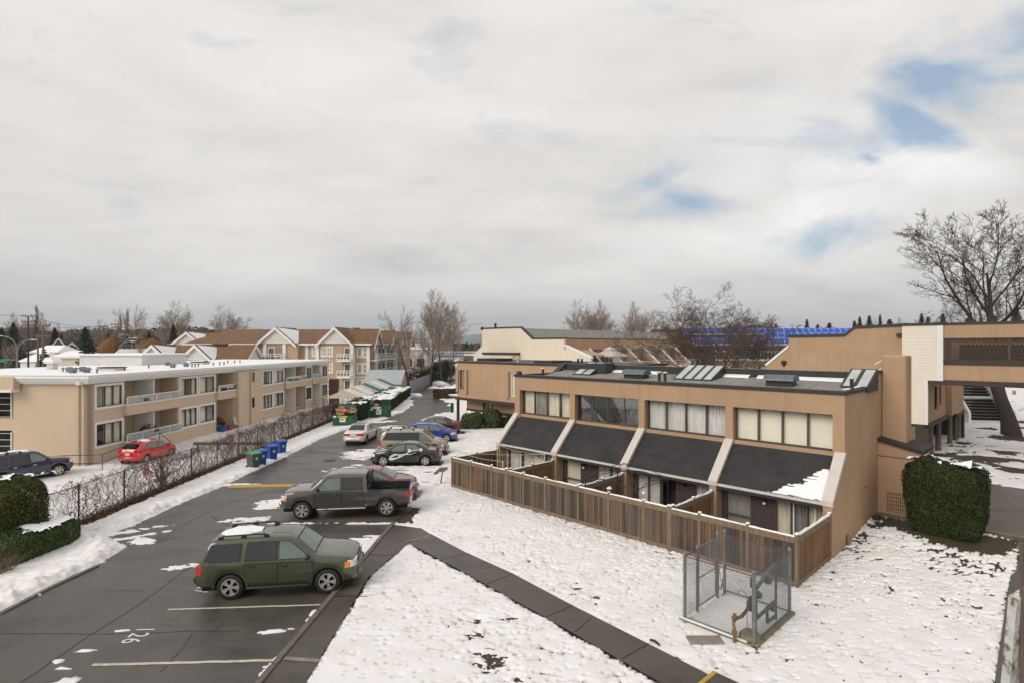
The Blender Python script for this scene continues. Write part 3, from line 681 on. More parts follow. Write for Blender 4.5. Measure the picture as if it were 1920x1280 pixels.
    for a,c in [((690,1043),(742,1043)),((627,1121),(690,1121)),((912,1098),(962,1078)),((1022,1161),(1075,1138)),((1078,1188),(1108,1163)),((1166,1240),(1216,1210)),((830,1051),(874,1040))]:
        strip(j,wobble(G(*a),G(*c),10,.012,rnd),.028,.0735)
    tag(j.build('walkway_seam',MAT['tar']),kind='structure')
    # tar seams in the tarmac
    t=MB()
    for pts,w in [([(30,1284),(60,1265),(175,1186),(250,1140),(345,1070),(375,1052)],.03),([(-5,1187),(110,1187),(180,1188),(270,1186),(360,1182),(450,1182)],.022),([(300,1260),(350,1205),(360,1185)],.02),([(404,1184),(420,1164),(445,1152)],.012),([(395,966),(430,986)],.05),([(350,941),(367,951),(430,944)],.022),([(430,944),(480,928),(520,915)],.02),([(310,1006),(330,990),(400,955),(440,935)],.018),([(195,1105),(270,1106)],.015)]:
        q=[]
        for i in range(len(pts)-1): q+= wobble(G(*pts[i]),G(*pts[i+1]),8,.018,rnd)[:-1 if i<len(pts)-2 else None]
        strip(t,q,w,.006)
    tag(t.build('tar_seam',MAT['tar']),kind='structure')
    def number(txt,u,v,sz):
        cu=bpy.data.curves.new('stall_number','FONT'); cu.body=txt; cu.size=sz; cu.extrude=.0; cu.align_x='CENTER'; cu.align_y='CENTER'; cu.space_character=1.12; cu.offset=.004
        o=bpy.data.objects.new('tmp',cu); COL.objects.link(o); dg=bpy.context.evaluated_depsgraph_get()
        me=bpy.data.meshes.new_from_object(o.evaluated_get(dg)); bpy.data.objects.remove(o)
        me.materials.clear(); me.materials.append(MAT['line_w'])
        ob=bpy.data.objects.new('stall_number',me); COL.objects.link(ob); x,y=G(u,v); ob.location=(x,y,.008); ob.rotation_euler=(0,0,R(-88)); ob.scale=(.72,.95,1); tag(ob,kind='structure')
    number('126',258,1190,.72); number('127',384,1100,.72)
    # manholes
    m=MB(); x,y=G(295,1011); m.lathe([(0,.012),(.31,.012),(.33,.006),(.38,.009),(.40,.0)],28,(x,y,0)); tag(m.build('manhole_cover',M('wet_iron',(.05,.042,.036),.5,.3,9)),'round rusty manhole cover in the wet road','manhole cover')
    m=MB(); x,y=G(618,863); m.lathe([(0,.012),(.31,.012),(.33,.006),(.38,.009),(.40,.0)],28,(x,y,0)); tag(m.build('manhole_cover',MAT['memb_d']),'dark manhole cover in the road beyond the yellow hump','manhole cover')
    # far hills
    for (yy,h0,x0,x1,seed) in [(5200,150,-6000,6000,5),(3900,62,-5500,5500,9)]:
        hb=MB(); n=160; rr=[x0+(x1-x0)*i/n for i in range(n+1)]
        hh=[h0*(.35+.9*float(fbm(np.array(x*.0011+seed),np.array(seed*3.1),4))) for x in rr]
        vs=[]
        for x,hz in zip(rr,hh): vs+= [(x,yy,-5),(x,yy+350,hz*.6),(x,yy+800,hz),(x,yy+1800,-5)]
        hb.add(vs,[(i*4+k_,(i+1)*4+k_,(i+1)*4+k_+1,i*4+k_+1) for i in range(n) for k_ in range(3)])
        tag(hb.build('hills',M('wooded_hill',(.045,.06,.055),.95,.25,.004),smooth=80),kind='structure')

def build_haze():
    """the damp air itself: one closed even box round camera, site and hills"""
    m=bpy.data.materials.new('damp_air'); m.use_nodes=True; nt=m.node_tree; nt.nodes.clear()
    out=nt.nodes.new('ShaderNodeOutputMaterial'); v=nt.nodes.new('ShaderNodeVolumePrincipled'); v.inputs['Color'].default_value=(.82,.88,.95,1); v.inputs['Density'].default_value=.00015; v.inputs['Anisotropy'].default_value=.1
    nt.links.new(v.outputs[0],out.inputs['Volume'])
    b=MB(); b.box(-6600,6600,-80,7200,-6.5,260); o=b.build('haze',m); tag(o,kind='stuff')
# ------------------------------------------------------------------ vehicles
def lerp_tab(tab, x):
    return float(np.interp(x,[p[0] for p in tab],[p[1] for p in tab]))
class Car:
    """lofted body: plan width, belt line and top line given along the length; x forward"""
    def __init__(s, sp):
        s.sp=sp; s.top=sorted(sp['top']); s.belt=sorted(sp['belt']); s.plan=sorted(sp['plan'])
        s.R=sp['R']; s.Ra=sp['R']*1.17; s.xw=sp['xw']; s.sill=sp.get('sill',.25); s.k=sp.get('k',.22); s.crown=sp.get('crown',.035); s.bed=sp.get('bed')
    def zb(s,x):
        z=s.sill; L0,L1=s.top[0][0],s.top[-1][0]
        if x<s.xw[0]: z=s.sill+.05*(s.xw[0]-x)/(s.xw[0]-L0)
        if x>s.xw[1]: z=s.sill+.0*(x-s.xw[1])
        for w in s.xw:
            d=abs(x-w)
            if d<s.Ra: z=max(z,s.R+math.sqrt(s.Ra**2-d*d)*1.0)
        return z
    def sec(s,x):
        zt,zs,w,zb=lerp_tab(s.top,x),lerp_tab(s.belt,x),lerp_tab(s.plan,x),s.zb(x)
        zs=min(zs,zt-.02); g=zt-zs; f=min(1,g/.25); wt=w-.035-s.k*g
        hh=max(zs-zb,.02)
        low=[(w-.045,zb),(w-.012,zb+.12*hh),(w,zb+.42*hh),(w-.004,zb+.72*hh),(w-.03,zs)]
        if s.bed and s.bed[0]<x<s.bed[1]:
            zf=.78; up=[(w-.03,zs+.012),(w-.105,zs+.012),(w-.115,zs-.03),(w-.13,zf),(w*.5,zf),(0,zf)]
        else:
            up=[(w-.035-s.k*g*.5,zs+g*.5),(wt+.012*f,zt-.075*f-.006),(wt-.035*f-.012,zt-.018*f),(wt-.11,zt+.006),(wt*.5,zt+s.crown*.75),(0,zt+s.crown)]
        return low+up
    def yw(s,x,z):
        p=s.sec(x)[:8]; return float(np.interp(z,[q[1] for q in p],[q[0] for q in p]))
    def zy(s,x,y):
        p=s.sec(x)[6:][::-1]; return float(np.interp(abs(y),[q[0] for q in p],[q[1] for q in p]))
    def stations(s):
        L0,L1=s.top[0][0],s.top[-1][0]; xs=set(np.round(np.linspace(L0,L1,62),3))
        for t in (s.top,s.belt,s.plan): xs|={round(p[0],3) for p in t if L0<=p[0]<=L1}
        for w in s.xw:
            for a in np.linspace(0,math.pi,15): xs.add(round(w+s.Ra*math.cos(a)*.9995,4))
            xs|={round(w-s.Ra-.002,4),round(w+s.Ra+.002,4)}
        if s.bed: xs|={s.bed[0],s.bed[0]+.006,s.bed[1],s.bed[1]-.006}
        xs=sorted(xs); out=[xs[0]]
        for x in xs[1:]:
            if x-out[-1]>.0035: out.append(x)
        return out
    def body(s, mat, parent):
        b=MB(); xs=s.stations(); n=0; rings=[]
        for x in xs:
            p=s.sec(x); r=[(x,-y,z) for y,z in p]+[(x,y,z) for y,z in p[:-1][::-1]]; rings.append(r); n=len(r)
        vs=[v for r in rings for v in r]; fs=[]
        for i in range(len(xs)-1):
            for j in range(n-1): fs.append((i*n+j,i*n+j+1,(i+1)*n+j+1,(i+1)*n+j))
        fs.append(tuple(range(n))[::-1]); k=(len(xs)-1)*n; fs.append(tuple(range(k,k+n)))
        b.add(vs,fs); o=b.build('body',mat,parent,smooth=38,fix=True)
        return o
    def side(s, poly, off, sgn, sub=6):
        """patch of the flank: polygon in (x, z), laid on the surface; returns verts, faces"""
        P=[]
        n=len(poly)
        for i in range(n):
            a,c=poly[i],poly[(i+1)%n]
            for t in range(sub): P.append((a[0]+(c[0]-a[0])*t/sub,a[1]+(c[1]-a[1])*t/sub))
        cx=sum(p[0] for p in P)/len(P); cz=sum(p[1] for p in P)/len(P)
        rings=[P]+[[(cx+(p[0]-cx)*q,cz+(p[1]-cz)*q) for p in P] for q in (.66,.33)]
        vs=[(x,sgn*(s.yw(x,z)+off),z) for r in rings for x,z in r]+[(cx,sgn*(s.yw(cx,cz)+off),cz)]
        m=len(P); fs=[]
        for r in range(2):
            for i in range(m): fs.append((r*m+i,r*m+(i+1)%m,(r+1)*m+(i+1)%m,(r+1)*m+i))
        for i in range(m): fs.append((2*m+i,2*m+(i+1)%m,3*m))
        if sgn>0: fs=[f[::-1] for f in fs]
        return vs,fs
    def deck(s, x0,x1,fr0,fr1,off, nx=8,ny=8, y0=None):
        """patch of the upper skin between stations x0, x1; half width a fraction of the skin's"""
        vs=[];fs=[]
        for i in range(nx+1):
            x=x0+(x1-x0)*i/nx; fr=fr0+(fr1-fr0)*i/nx; wt=s.sec(x)[8][0]*fr
            dz=(lerp_tab(s.top,x+.02)-lerp_tab(s.top,x-.02))/.04; l=math.hypot(1,dz)
            for j in range(ny+1):
                y=-wt+2*wt*j/ny; vs.append((x-dz/l*off,y,s.zy(x,y)+off/l))
        for i in range(nx):
            for j in range(ny):
                a=i*(ny+1)+j; f=(a,a+1,a+ny+2,a+ny+1); fs.append(f if x1<x0 else f[::-1])
        return vs,fs
_wheels={}
def wheel_meshes(R_, rim, style):
    key=(round(R_,3),rim,style)
    if key in _wheels: return _wheels[key]
    w=.22*R_/.34; rr=R_*(.66 if style!='steel' else .62)
    t=MB(); t.lathe([(rr,-w*.42),(rr+.01,-w*.5),(R_*.86,-w*.5),(R_*.965,-w*.42),(R_,-w*.3),(R_,w*.3),(R_*.965,w*.42),(R_*.86,w*.5),(rr+.01,w*.5),(rr,w*.42)],32,axis='y')
    t=t.build('tyre',MAT['tyre'],smooth=40)
    r=MB(); r.lathe([(rr+.004,-w*.46),(rr-.012,-w*.46),(rr-.035,-w*.2),(rr-.04,w*.2),(0.0,w*.2)],32,axis='y',mi=1)
    r.lathe([(rr+.006,-w*.47),(rr-.022,-w*.49),(rr-.026,-w*.38)],32,axis='y')
    if style=='steel':
        r.lathe([(rr-.02,-w*.40),(rr*.8,-w*.46),(rr*.45,-w*.40),(rr*.25,-w*.46),(0,-w*.47)],28,axis='y')
        for k in range(8):
            a=2*math.pi*k/8; r.lathe([(.0,-w*.468),(.018,-w*.468)],8,(rr*.68*math.cos(a),0,rr*.68*math.sin(a)),'y',1)
    else:
        ns=style if isinstance(style,int) else 5
        for k in range(ns):
            a=2*math.pi*k/ns+.3; d=Vector((math.cos(a),0,math.sin(a))); n=Vector((-math.sin(a),0,math.cos(a)))
            w0,w1=.035*R_/.36,.075*R_/.36*(5/ns)**.5
            pr=[]
            for rad,hw,dep in ((.02,w0*.8,-.40*w),(rr*.45,w0,-.43*w),(rr-.02,w1,-.38*w)):
                for sg in (-1,1): pr.append(d*rad+n*hw*sg+Vector((0,dep,0)))
                for sg in (-1,1): pr.append(d*rad+n*hw*sg*.9+Vector((0,dep+.05,0)))
            r.add(pr,[(0,1,5,4),(4,5,9,8),(1,3,7,5),(5,7,11,9),(2,0,4,6),(6,4,8,10)])
        r.lathe([(.07,-.36*w),(.062,-.45*w),(.0,-.47*w)],16,axis='y')
    r=r.build('rim',[MAT[rim],MAT['well']],smooth=35)
    h=MB(); h.lathe([(rr-.05,-w*.05),(rr-.05,w*.3),(.05,w*.3),(.05,w*.48),(0,w*.48)],20,axis='y'); h=h.build('wheel',MAT['well'],smooth=40)
    res=(h.data,t.data,r.data)
    for o in (h,t,r): bpy.data.objects.remove(o)
    _wheels[key]=res; return res
def obj(name, me, parent): 
    o=bpy.data.objects.new(name,me); COL.objects.link(o); o.parent=parent; return o

def make_car(sp, name, label, cat, loc, heading, group=None):
    """sp: shape table; heading in degrees from +X"""
    c=Car(sp); root=thing(name,label,cat,(loc[0],loc[1],loc[2] if len(loc)>2 else 0),R(heading),group)
    pm=sp['paint']; body=c.body([pm],root)
    L0,L1=c.top[0][0],c.top[-1][0]; W=max(p[1] for p in c.plan)
    # added dark floor box: deepens ground shadow, blocks light leaks, blackens wheel wells
    u=MB(); zmin=min(lerp_tab(c.belt,x) for x in (c.xw[0],c.xw[1]))
    u.box(L0+.12,L1-.12,-W+.27,W-.27,c.sill-.17,min(zmin-.12,.74)); u.build('underbody',MAT['well'],root)
    # wheels
    hm,tm,rm=wheel_meshes(c.R,sp.get('rim','alloy'),sp.get('spokes',5))
    for xw in c.xw:
        for sg in (-1,1):
            yy=sg*(c.yw(xw,c.R+c.Ra+.02)-.125)
            h=obj('wheel',hm,root); h.location=(xw,yy,c.R); h.rotation_euler=(0,random.Random(xw*sg).uniform(0,1),0 if sg<0 else math.pi)
            obj('tyre',tm,h); obj('rim',rm,h)
    # arches, sills
    if sp.get('cladding'):
        for xw in c.xw:
            for sg in (-1,1):
                a=MB(); n=14; ring=[]
                for i in range(n+1):
                    t=math.pi*(i/n); r0,r1=c.Ra-.0,c.Ra+.07
                    p=[]
                    for rr in (r0,r1):
                        x=xw+rr*math.cos(t); z=c.R+rr*math.sin(t); p.append((x,sg*(c.yw(min(max(x,L0+.03),L1-.03),max(z,c.zb(x)+.02))+.012),z))
                    ring.append(p)
                for i in range(n): 
                    q=(ring[i][0],ring[i+1][0],ring[i+1][1],ring[i][1]); a.poly(q if sg<0 else q[::-1])
                a.build('arch_trim',sp['cladding'] if not isinstance(sp['cladding'],str) else MAT[sp['cladding']],root)
    # doors: panels a few millimetres proud, dark gap round them
    seams=MB(); gaps=[]
    for (poly,hx,hz) in sp.get('doors',[]):
        for sg in (-1,1):
            d=MB(); d.add(*c.side(poly,.005,sg)); dd=d.build('door',pm,root,smooth=40)
            g=MB(); n=len(poly)
            cx=sum(p[0] for p in poly)/n; cz=sum(p[1] for p in poly)/n
            for i in range(n):
                p,q=poly[i],poly[(i+1)%n]; m=7
                for t in range(m):
                    e=[(p[0]+(q[0]-p[0])*(t+k)/m,p[1]+(q[1]-p[1])*(t+k)/m) for k in (0,1)]
                    o_=[(x+(x-cx)*.016/max(abs(x-cx),.3),z+(z-cz)*.014/max(abs(z-cz),.2)) for x,z in e]
                    P=[(e[0][0],sg*(c.yw(*e[0])+.003),e[0][1]),(e[1][0],sg*(c.yw(*e[1])+.003),e[1][1]),(o_[1][0],sg*(c.yw(*o_[1])+.003),o_[1][1]),(o_[0][0],sg*(c.yw(*o_[0])+.003),o_[0][1])]
                    seams.poly(P if sg>0 else P[::-1])
            gaps.append((seams,dd)); seams=MB()
            h=MB(); h.bbox((hx,sg*(c.yw(hx,hz)+.018),hz),(.2,.05,.045),.015); h.build('handle',MAT[sp.get('handle','trim_b')],dd,smooth=40)
    for g_,dd in gaps: g_.build('door_gap',MAT['well'],dd)
    # glass: dark inner shade behind, then pane
    gl=sp.get('glass','clear'); gr=sp.get('glass_rear','tint')
    for poly,rear in sp.get('wins',[]):
        for sg in (-1,1):
            cx=sum(p[0] for p in poly)/len(poly); cz=sum(p[1] for p in poly)/len(poly)
            fr=MB(); fr.add(*c.side([(x+(x-cx)*.05+.012*np.sign(x-cx),z+(z-cz)*.05+.014*np.sign(z-cz)) for x,z in poly],.004,sg)); w=fr.build('window',MAT['trim_b'],root,smooth=40)
            sh=MB(); sh.add(*c.side(poly,.0065,sg)); sh.build('shade',MAT['cab_in'] if not rear else MAT['well'],w,smooth=40)
            pn=MB(); pn.add(*c.side(poly,.010,sg)); pn.build('pane',MAT[gr if rear else gl],w,smooth=40)
    for nm,key in (('windscreen','ws'),('rear_window','rw')):
        if key in sp:
            x0,x1,f0,f1=sp[key]
            fr=MB(); fr.add(*c.deck(x0,x1,min(f0*1.05,1.1),min(f1*1.06,1.1),.004)); w=fr.build(nm,MAT['trim_b'],root,smooth=40)
            m=.06; xa,xb=x0+(x1-x0)*m,x1-(x1-x0)*m
            sh=MB(); sh.add(*c.deck(xa,xb,f0,f1,.0065)); sh.build('shade',MAT['cab_in'] if nm=='windscreen' else MAT['well'],w,smooth=40)
            pn=MB(); pn.add(*c.deck(xa,xb,f0,f1,.011)); pn.build('pane',MAT[gl if nm=='windscreen' else gr],w,smooth=40)
    if 'sunroof' in sp:
        x0,x1,f0,f1=sp['sunroof']; fr=MB(); fr.add(*c.deck(x0,x1,f0,f1,.006)); fr.build('sunroof',sp.get('sunroof_mat') or MAT['glass_dark'],root,smooth=40)
    # lamps: wrap-round patches plus end pieces
    def lamp(nm, mat, xs, zs, end):
        for sg in (-1,1):
            b=MB(); poly=[(xs[0],zs[0]),(xs[1],zs[0]),(xs[1],zs[1]),(xs[0],zs[1])]
            e=max(L0,min(L1,end)); poly=[(min(xs[0],e-.02),zs[0]),(max(xs[1],e+.0) if e>0 else xs[1],zs[0]),(max(xs[1],e) if e>0 else xs[1],zs[1]),(xs[0] if e>0 else min(xs[0],e),zs[1])]
            if e>0: poly=[(xs[0],zs[0]),(e-.005,zs[0]),(e-.005,zs[1]),(xs[0],zs[1])]
            b.add(*c.side(poly,.008,sg,4))
            e=max(L0,min(L1,end)); w=lerp_tab(c.plan,e)-.03
            dx=.014 if e>0 else -.014
            z0,z1=zs; wd=sp.get(nm+'_w',.32)
            b.box(min(e-dx*6,e+dx),max(e-dx*6,e+dx),*( (w-wd,w+.012) if sg>0 else (-w-.012,-w+wd) ),z0+.008,z1-.008)
            b.build(nm,MAT[mat],root,smooth=30)
    if 'head' in sp: lamp('headlight','lamp_w',*sp['head'])
    if 'ind' in sp: 
        for sg in (-1,1):
            x0,x1,z0,z1=sp['ind']; b=MB(); b.add(*c.side([(x0,z0),(x1,z0),(x1,z1),(x0,z1)],.012,sg,4)); b.build('indicator',MAT['lamp_o'],root,smooth=30)
    if 'tail' in sp: lamp('taillight','lamp_r',*sp['tail'])
    # grille, bumpers, plates
    wf,wr=lerp_tab(c.plan,L1),lerp_tab(c.plan,L0)
    if 'grille' in sp:
        z0,z1,hw,mat=sp['grille']; b=MB(); b.box(L1-.06,L1+.014,-hw,hw,z0,z1); g=b.build('grille',MAT['trim_b'],root)
        b=MB()
        for i in range(4): zz=z0+(z1-z0)*(i+.5)/4; b.box(L1-.05,L1+.022,-hw+.02,hw-.02,zz-.012,zz+.012)
        b.build('grille_bar',MAT[mat],g)
    for nm,key,x,wd in (('front_bumper','fb',L1,wf),('rear_bumper','rb',L0,wr)):
        if key in sp:
            z0,z1,mat=sp[key]; b=MB(); sg=1 if x>0 else -1
            b.bbox((x+sg*.0,0,(z0+z1)/2),(.17,2*(wd+.0),z1-z0),.06); mm=pm if mat=='paint' else MAT[mat]; b.build(nm,mm,root,smooth=45)
    if 'rplate' in sp:
        z,mat=sp['rplate']; b=MB(); b.bbox((L0-.09 if 'rb' in sp and z<sp['rb'][1] else L0-.012,0,z),(.02,.34,.17),.01); b.build('licence_plate',MAT[mat],root)
    # mirrors
    if 'mir' in sp:
        x,z=sp['mir']
        for sg in (-1,1):
            b=MB(); y=sg*(c.yw(x,z)+.10); b.bbox((x,y,z),(.11,.22,.16),.05); b.bbox((x+.02,sg*(c.yw(x,z)+.0),z-.05),(.08,.1,.05),.02)
            b.build('mirror',sp.get('mirmat') or MAT['trim_b'],root,smooth=45)
    if 'rails' in sp:
        x0,x1,y=sp['rails']
        for sg in (-1,1):
            b=MB(); zr=lambda x: c.zy(x,y)
            pts=[(x0,sg*y,zr(x0)),(x0+.12,sg*y,zr(x0+.12)+.075)]+[(x0+.12+(x1-x0-.24)*i/4,sg*y,zr(x0+.12+(x1-x0-.24)*i/4)+.085) for i in range(5)]+[(x1-.12,sg*y,zr(x1-.12)+.075),(x1,sg*y,zr(x1))]
            b.tube(pts,.024,6)
            for t in (.02,.5,.98):
                x=x0+.06+(x1-x0-.12)*t; b.bbox((x,sg*y,zr(x)+.035),(.16,.06,.09),.02)
            b.build('roof_rail',MAT[sp.get('railmat','trim_b')],root,smooth=40)
    if 'board' in sp:
        x0,x1,z,mat=sp['board']
        for sg in (-1,1):
            b=MB(); b.bbox(((x0+x1)/2,sg*(W-.02),z),(x1-x0,.2,.07),.03); b.build('running_board',MAT[mat],root,smooth=40)
    if 'snow' in sp:
        for (x0,x1,f0,f1,off) in sp['snow']:
            vs,fs=c.deck(x0,x1,f0,f1,.012,26,26); b=MB(); vv=[]
            cx=(x0+x1)/2
            for (x,y,z) in vs:
                hw=c.sec(x)[8][0]*f0
                e=((x-cx)/(abs(x1-x0)/2))**2+(y/hw)**2+(float(fbm(np.array(x*2.3+9),np.array(y*2.3+4),3))-.5)*1.1; nn=float(fbm(np.array(x*3.1+y*.7+5),np.array(y*3.3+x),3))
                vv.append((x,y+off,z+min(.035,(1-e)*.09)+(nn-.5)*.03))
            b.add(vv,fs); b.build('roof_snow',MAT['snow_clean'],root,smooth=60)
    if 'spoiler' in sp:
        x,z,ln,hw=sp['spoiler']; b=MB(); b.bbox((x,0,z),(ln,hw*2,.045),.02)
        if sp.get('spoil_legs'): 
            for sg in (-1,1): b.bbox((x,sg*hw*.75,z-.07),(ln*.6,.05,.14),.01)
        b.build('spoiler',pm,root,smooth=40)
    return root,c

def build_cars():
    P=paint
    grey_lo=M('grey_lower_body_cladding',(.06,.062,.055),.5,.15,4)
    # --- green four-door utility wagon, nearest
    green=P('dark_green_metallic_paint',(.062,.073,.038),.3,.35,.22)
    suv=dict(paint=green,R=.385,xw=(-1.42,1.42),sill=.40,k=.25,crown=.03,
     top=[(-2.42,.86),(-2.40,1.02),(-2.34,1.13),(-2.10,1.66),(-2.02,1.735),(-1.85,1.77),(-.6,1.80),(.25,1.765),(.46,1.70),(1.06,1.215),(1.16,1.185),(1.8,1.12),(2.1,1.06),(2.24,.98),(2.29,.86)],
     belt=[(-2.42,.84),(-2.2,1.06),(-1.9,1.12),(0,1.11),(1.0,1.09),(1.9,1.02),(2.2,.92),(2.29,.80)],
     plan=[(-2.42,.80),(-2.36,.87),(-2.1,.915),(-.5,.925),(1.3,.92),(1.9,.90),(2.15,.84),(2.25,.76),(2.29,.66)],
     doors=[([(-1.0,.62),(-.93,.5),(-.06,.48),(-.06,1.06),(-1.0,1.06)],-.80,.99),([(-.03,.48),(1.0,.48),(1.0,1.05),(-.03,1.06)],.16,.98)],
     wins=[([(-2.16,1.18),(-1.16,1.17),(-1.13,1.64),(-1.98,1.62)],True),([(-.98,1.17),(-.10,1.17),(-.10,1.67),(-.93,1.66)],True),([(-.01,1.17),(.86,1.17),(.42,1.56),(.27,1.66),(-.01,1.67)],False)],
     ws=(1.04,.47,.93,.90),rw=(-2.12,-2.32,.9,.9),sunroof=(.22,-.36,.52,.52),sunroof_mat=M('smoked_sunroof_glass',(.10,.11,.115),.08,.1,3),
     head=((2.02,2.2),(.80,1.0),2.262),headlight_w=.30,ind=(1.94,2.10,.79,.96),tail=((-2.40,-2.24),(.80,1.06),-2.39),taillight_w=.16,
     grille=(.80,.985,.42,'chrome'),fb=(.46,.76,'paint'),rb=(.48,.74,'trim_b'),mir=(.84,1.20),rails=(-1.85,-.35,.62),board=(-.95,.95,.36,'trim_b'),
     rplate=(.92,'plate'),snow=[(-1.95,-.70,.72,.80,.08)],rim='alloy',spokes=5,cladding=green)
    make_car(suv,'parked_suv','dark green four-wheel drive nosed up to the kerb with snow on its roof','car',(-7.27,18.05),8.5,'cars parked along the kerb')
    # --- grey crew cab pickup
    gp=P('dark_grey_metallic_paint',(.085,.081,.077),.3,.45,.2)
    pick=dict(paint=gp,R=.40,xw=(-1.84,1.84),sill=.50,k=.24,crown=.03,bed=(-2.82,-.98),
     top=[(-2.87,1.16),(-2.84,1.20),(-1.0,1.22),(-.97,1.22),(-.95,1.5),(-.90,1.86),(-.8,1.895),(.3,1.93),(.82,1.87),(1.02,1.79),(1.50,1.33),(1.62,1.285),(2.3,1.24),(2.62,1.17),(2.74,1.08),(2.79,.92)],
     belt=[(-2.87,1.15),(-.98,1.20),(-.9,1.22),(1.4,1.20),(2.2,1.12),(2.62,1.02),(2.79,.88)],
     plan=[(-2.87,.93),(-2.80,.985),(-.98,.99),(-.95,.965),(1.4,.97),(2.2,.965),(2.6,.90),(2.74,.80),(2.79,.70)],
     doors=[([(-.83,.58),(.12,.56),(.12,1.16),(-.83,1.16)],-.68,1.08),([(.15,.56),(1.28,.56),(1.28,1.14),(.15,1.16)],.33,1.07)],
     wins=[([(-.76,1.27),(.10,1.27),(.12,1.77),(-.72,1.76)],True),([(.20,1.27),(1.22,1.25),(.86,1.68),(.70,1.77),(.20,1.78)],False)],
     ws=(1.50,1.03,.94,.90),head=((2.5,2.70),(.86,1.07),2.755),headlight_w=.26,ind=(2.50,2.61,.84,1.0),tail=((-2.85,-2.68),(.88,1.18),-2.86),taillight_w=.05,
     grille=(.78,1.06,.46,'chrome'),fb=(.52,.78,'chrome'),rb=(.58,.76,'chrome'),mir=(1.16,1.32),board=(-.95,1.2,.46,'chrome'),rplate=(.68,'plate'),rim='alloy',spokes=6)
    root,c=make_car(pick,'parked_pickup','dark grey crew-cab pickup truck with an open black bed, parked tail to the snow','pickup truck',(-7.60,25.95),187.3,'cars parked along the kerb')
    b=MB(); b.box(-2.80,-.99,-.845,.845,.785,.80)
    for sg in (-1,1):
        b.box(-2.80,-.99,sg*.852-.006,sg*.852+.006,.79,1.195); b.bbox((-1.9,sg*.93,1.222),(1.84,.1,.03),.01)
        b.box(-2.25,-1.42,min(sg*.62,sg*.845),max(sg*.62,sg*.845),.80,1.0)
    b.box(-1.0,-.985,-.84,.84,.79,1.215); b.box(-2.815,-2.80,-.84,.84,.79,1.20); b.bbox((-2.84,0,1.215),(.06,1.8,.03),.01)
    b.build('bed_liner',MAT['trim_b'],root)
    b=MB(); b.box(-.965,-.948,-.66,.66,1.36,1.76); w=b.build('rear_window',MAT['trim_b'],root); b=MB(); b.box(-.972,-.966,-.63,.63,1.39,1.73); b.build('pane',MAT['tint'],w)
    b=MB()
    for y in (-.8,.8): b.tube([(-1.05,y,1.22),(-1.05,y*.9,1.86)],.02,6)
    b.tube([(-1.05,-.72,1.86),(-1.05,.72,1.86)],.02,6)
    for i in range(9): y=-.6+i*.15; b.tube([(-1.05,y,1.25),(-1.05,y,1.86)],.006,4)
    b.build('headache_rack',MAT['trim_b'],root)
    # badge 4x4 and bonnet shine
    # --- red saloon behind the pickup
    red=P('dull_red_paint',(.17,.025,.02),.35,.1,.3)
    def saloon(p,**k):
        d=dict(paint=p,R=.325,xw=(-1.35,1.35),sill=.27,k=.36,crown=.03,
         top=[(-2.25,.72),(-2.22,.93),(-2.1,1.0),(-1.62,1.04),(-1.52,1.05),(-.85,1.385),(-.6,1.43),(-.1,1.45),(.25,1.42),(.42,1.37),(1.18,.98),(1.28,.955),(1.8,.89),(2.05,.80),(2.18,.68),(2.2,.6)],
         belt=[(-2.25,.70),(-2.1,.92),(-1.5,.96),(0,.93),(1.2,.90),(1.8,.80),(2.1,.68),(2.2,.56)],
         plan=[(-2.25,.62),(-2.15,.78),(-1.8,.855),(-.5,.885),(1.2,.88),(1.8,.83),(2.08,.72),(2.2,.52)],
         doors=[([(-.98,.56),(-.80,.38),(-.06,.36),(-.06,.90),(-.98,.91)],-.80,.83),([(-.03,.36),(.95,.36),(.98,.88),(-.03,.90)],.14,.82)],
         wins=[([(-1.20,.99),(-.12,.98),(-.12,1.36),(-.66,1.35)],False),([(-.03,.98),(.98,.955),(.42,1.28),(.2,1.35),(-.03,1.365)],False)],
         ws=(1.16,.43,.95,.9),rw=(-1.50,-.86,.92,.88),head=((1.9,2.06),(.60,.76),2.14),headlight_w=.2,tail=((-2.2,-2.02),(.70,.90),-2.235),taillight_w=.28,
         grille=(.42,.58,.3,'trim_b'),fb=(.26,.5,'paint'),rb=(.34,.62,'paint'),mir=(.90,.99),mirmat=p,handle='trim_b',rplate=(.80,'plate'),rim='alloy',spokes=5)
        d.update(k); return d
    make_car(saloon(red),'parked_car','dull red saloon mostly hidden beyond the grey pickup','car',(-7.15,28.95),3,'cars parked along the kerb')
    # --- black saloon with white flames
    blk=P('black_paint',(.008,.008,.009),.2,.0,.12)
    root,c=make_car(saloon(blk,spoiler=(-2.10,1.13,.22,.62),spoil_legs=True,R=.33,glass='clear',glass_rear='tint',
         rplate=(.80,'plate')),'parked_car','black saloon with white flame stripes and a boot spoiler','car',(-6.92,36.75),180,'cars parked along the kerb')
    def decal(b,pts,w,sg):
        n=len(pts)
        for i in range(n-1):
            (x0,z0),(x1,z1)=pts[i],pts[i+1]; l=math.hypot(x1-x0,z1-z0); nx,nz=-(z1-z0)/l,(x1-x0)/l
            wa=w*(1-(i/n)**2*.9); wb=w*(1-((i+1)/n)**2*.9)
            q=[(x0-nx*wa,z0-nz*wa),(x1-nx*wb,z1-nz*wb),(x1+nx*wb,z1+nz*wb),(x0+nx*wa,z0+nz*wa)]
            q=[(x,sg*(c.yw(x,z)+.012),z) for x,z in q]; b.poly(q if sg<0 else q[::-1]); 
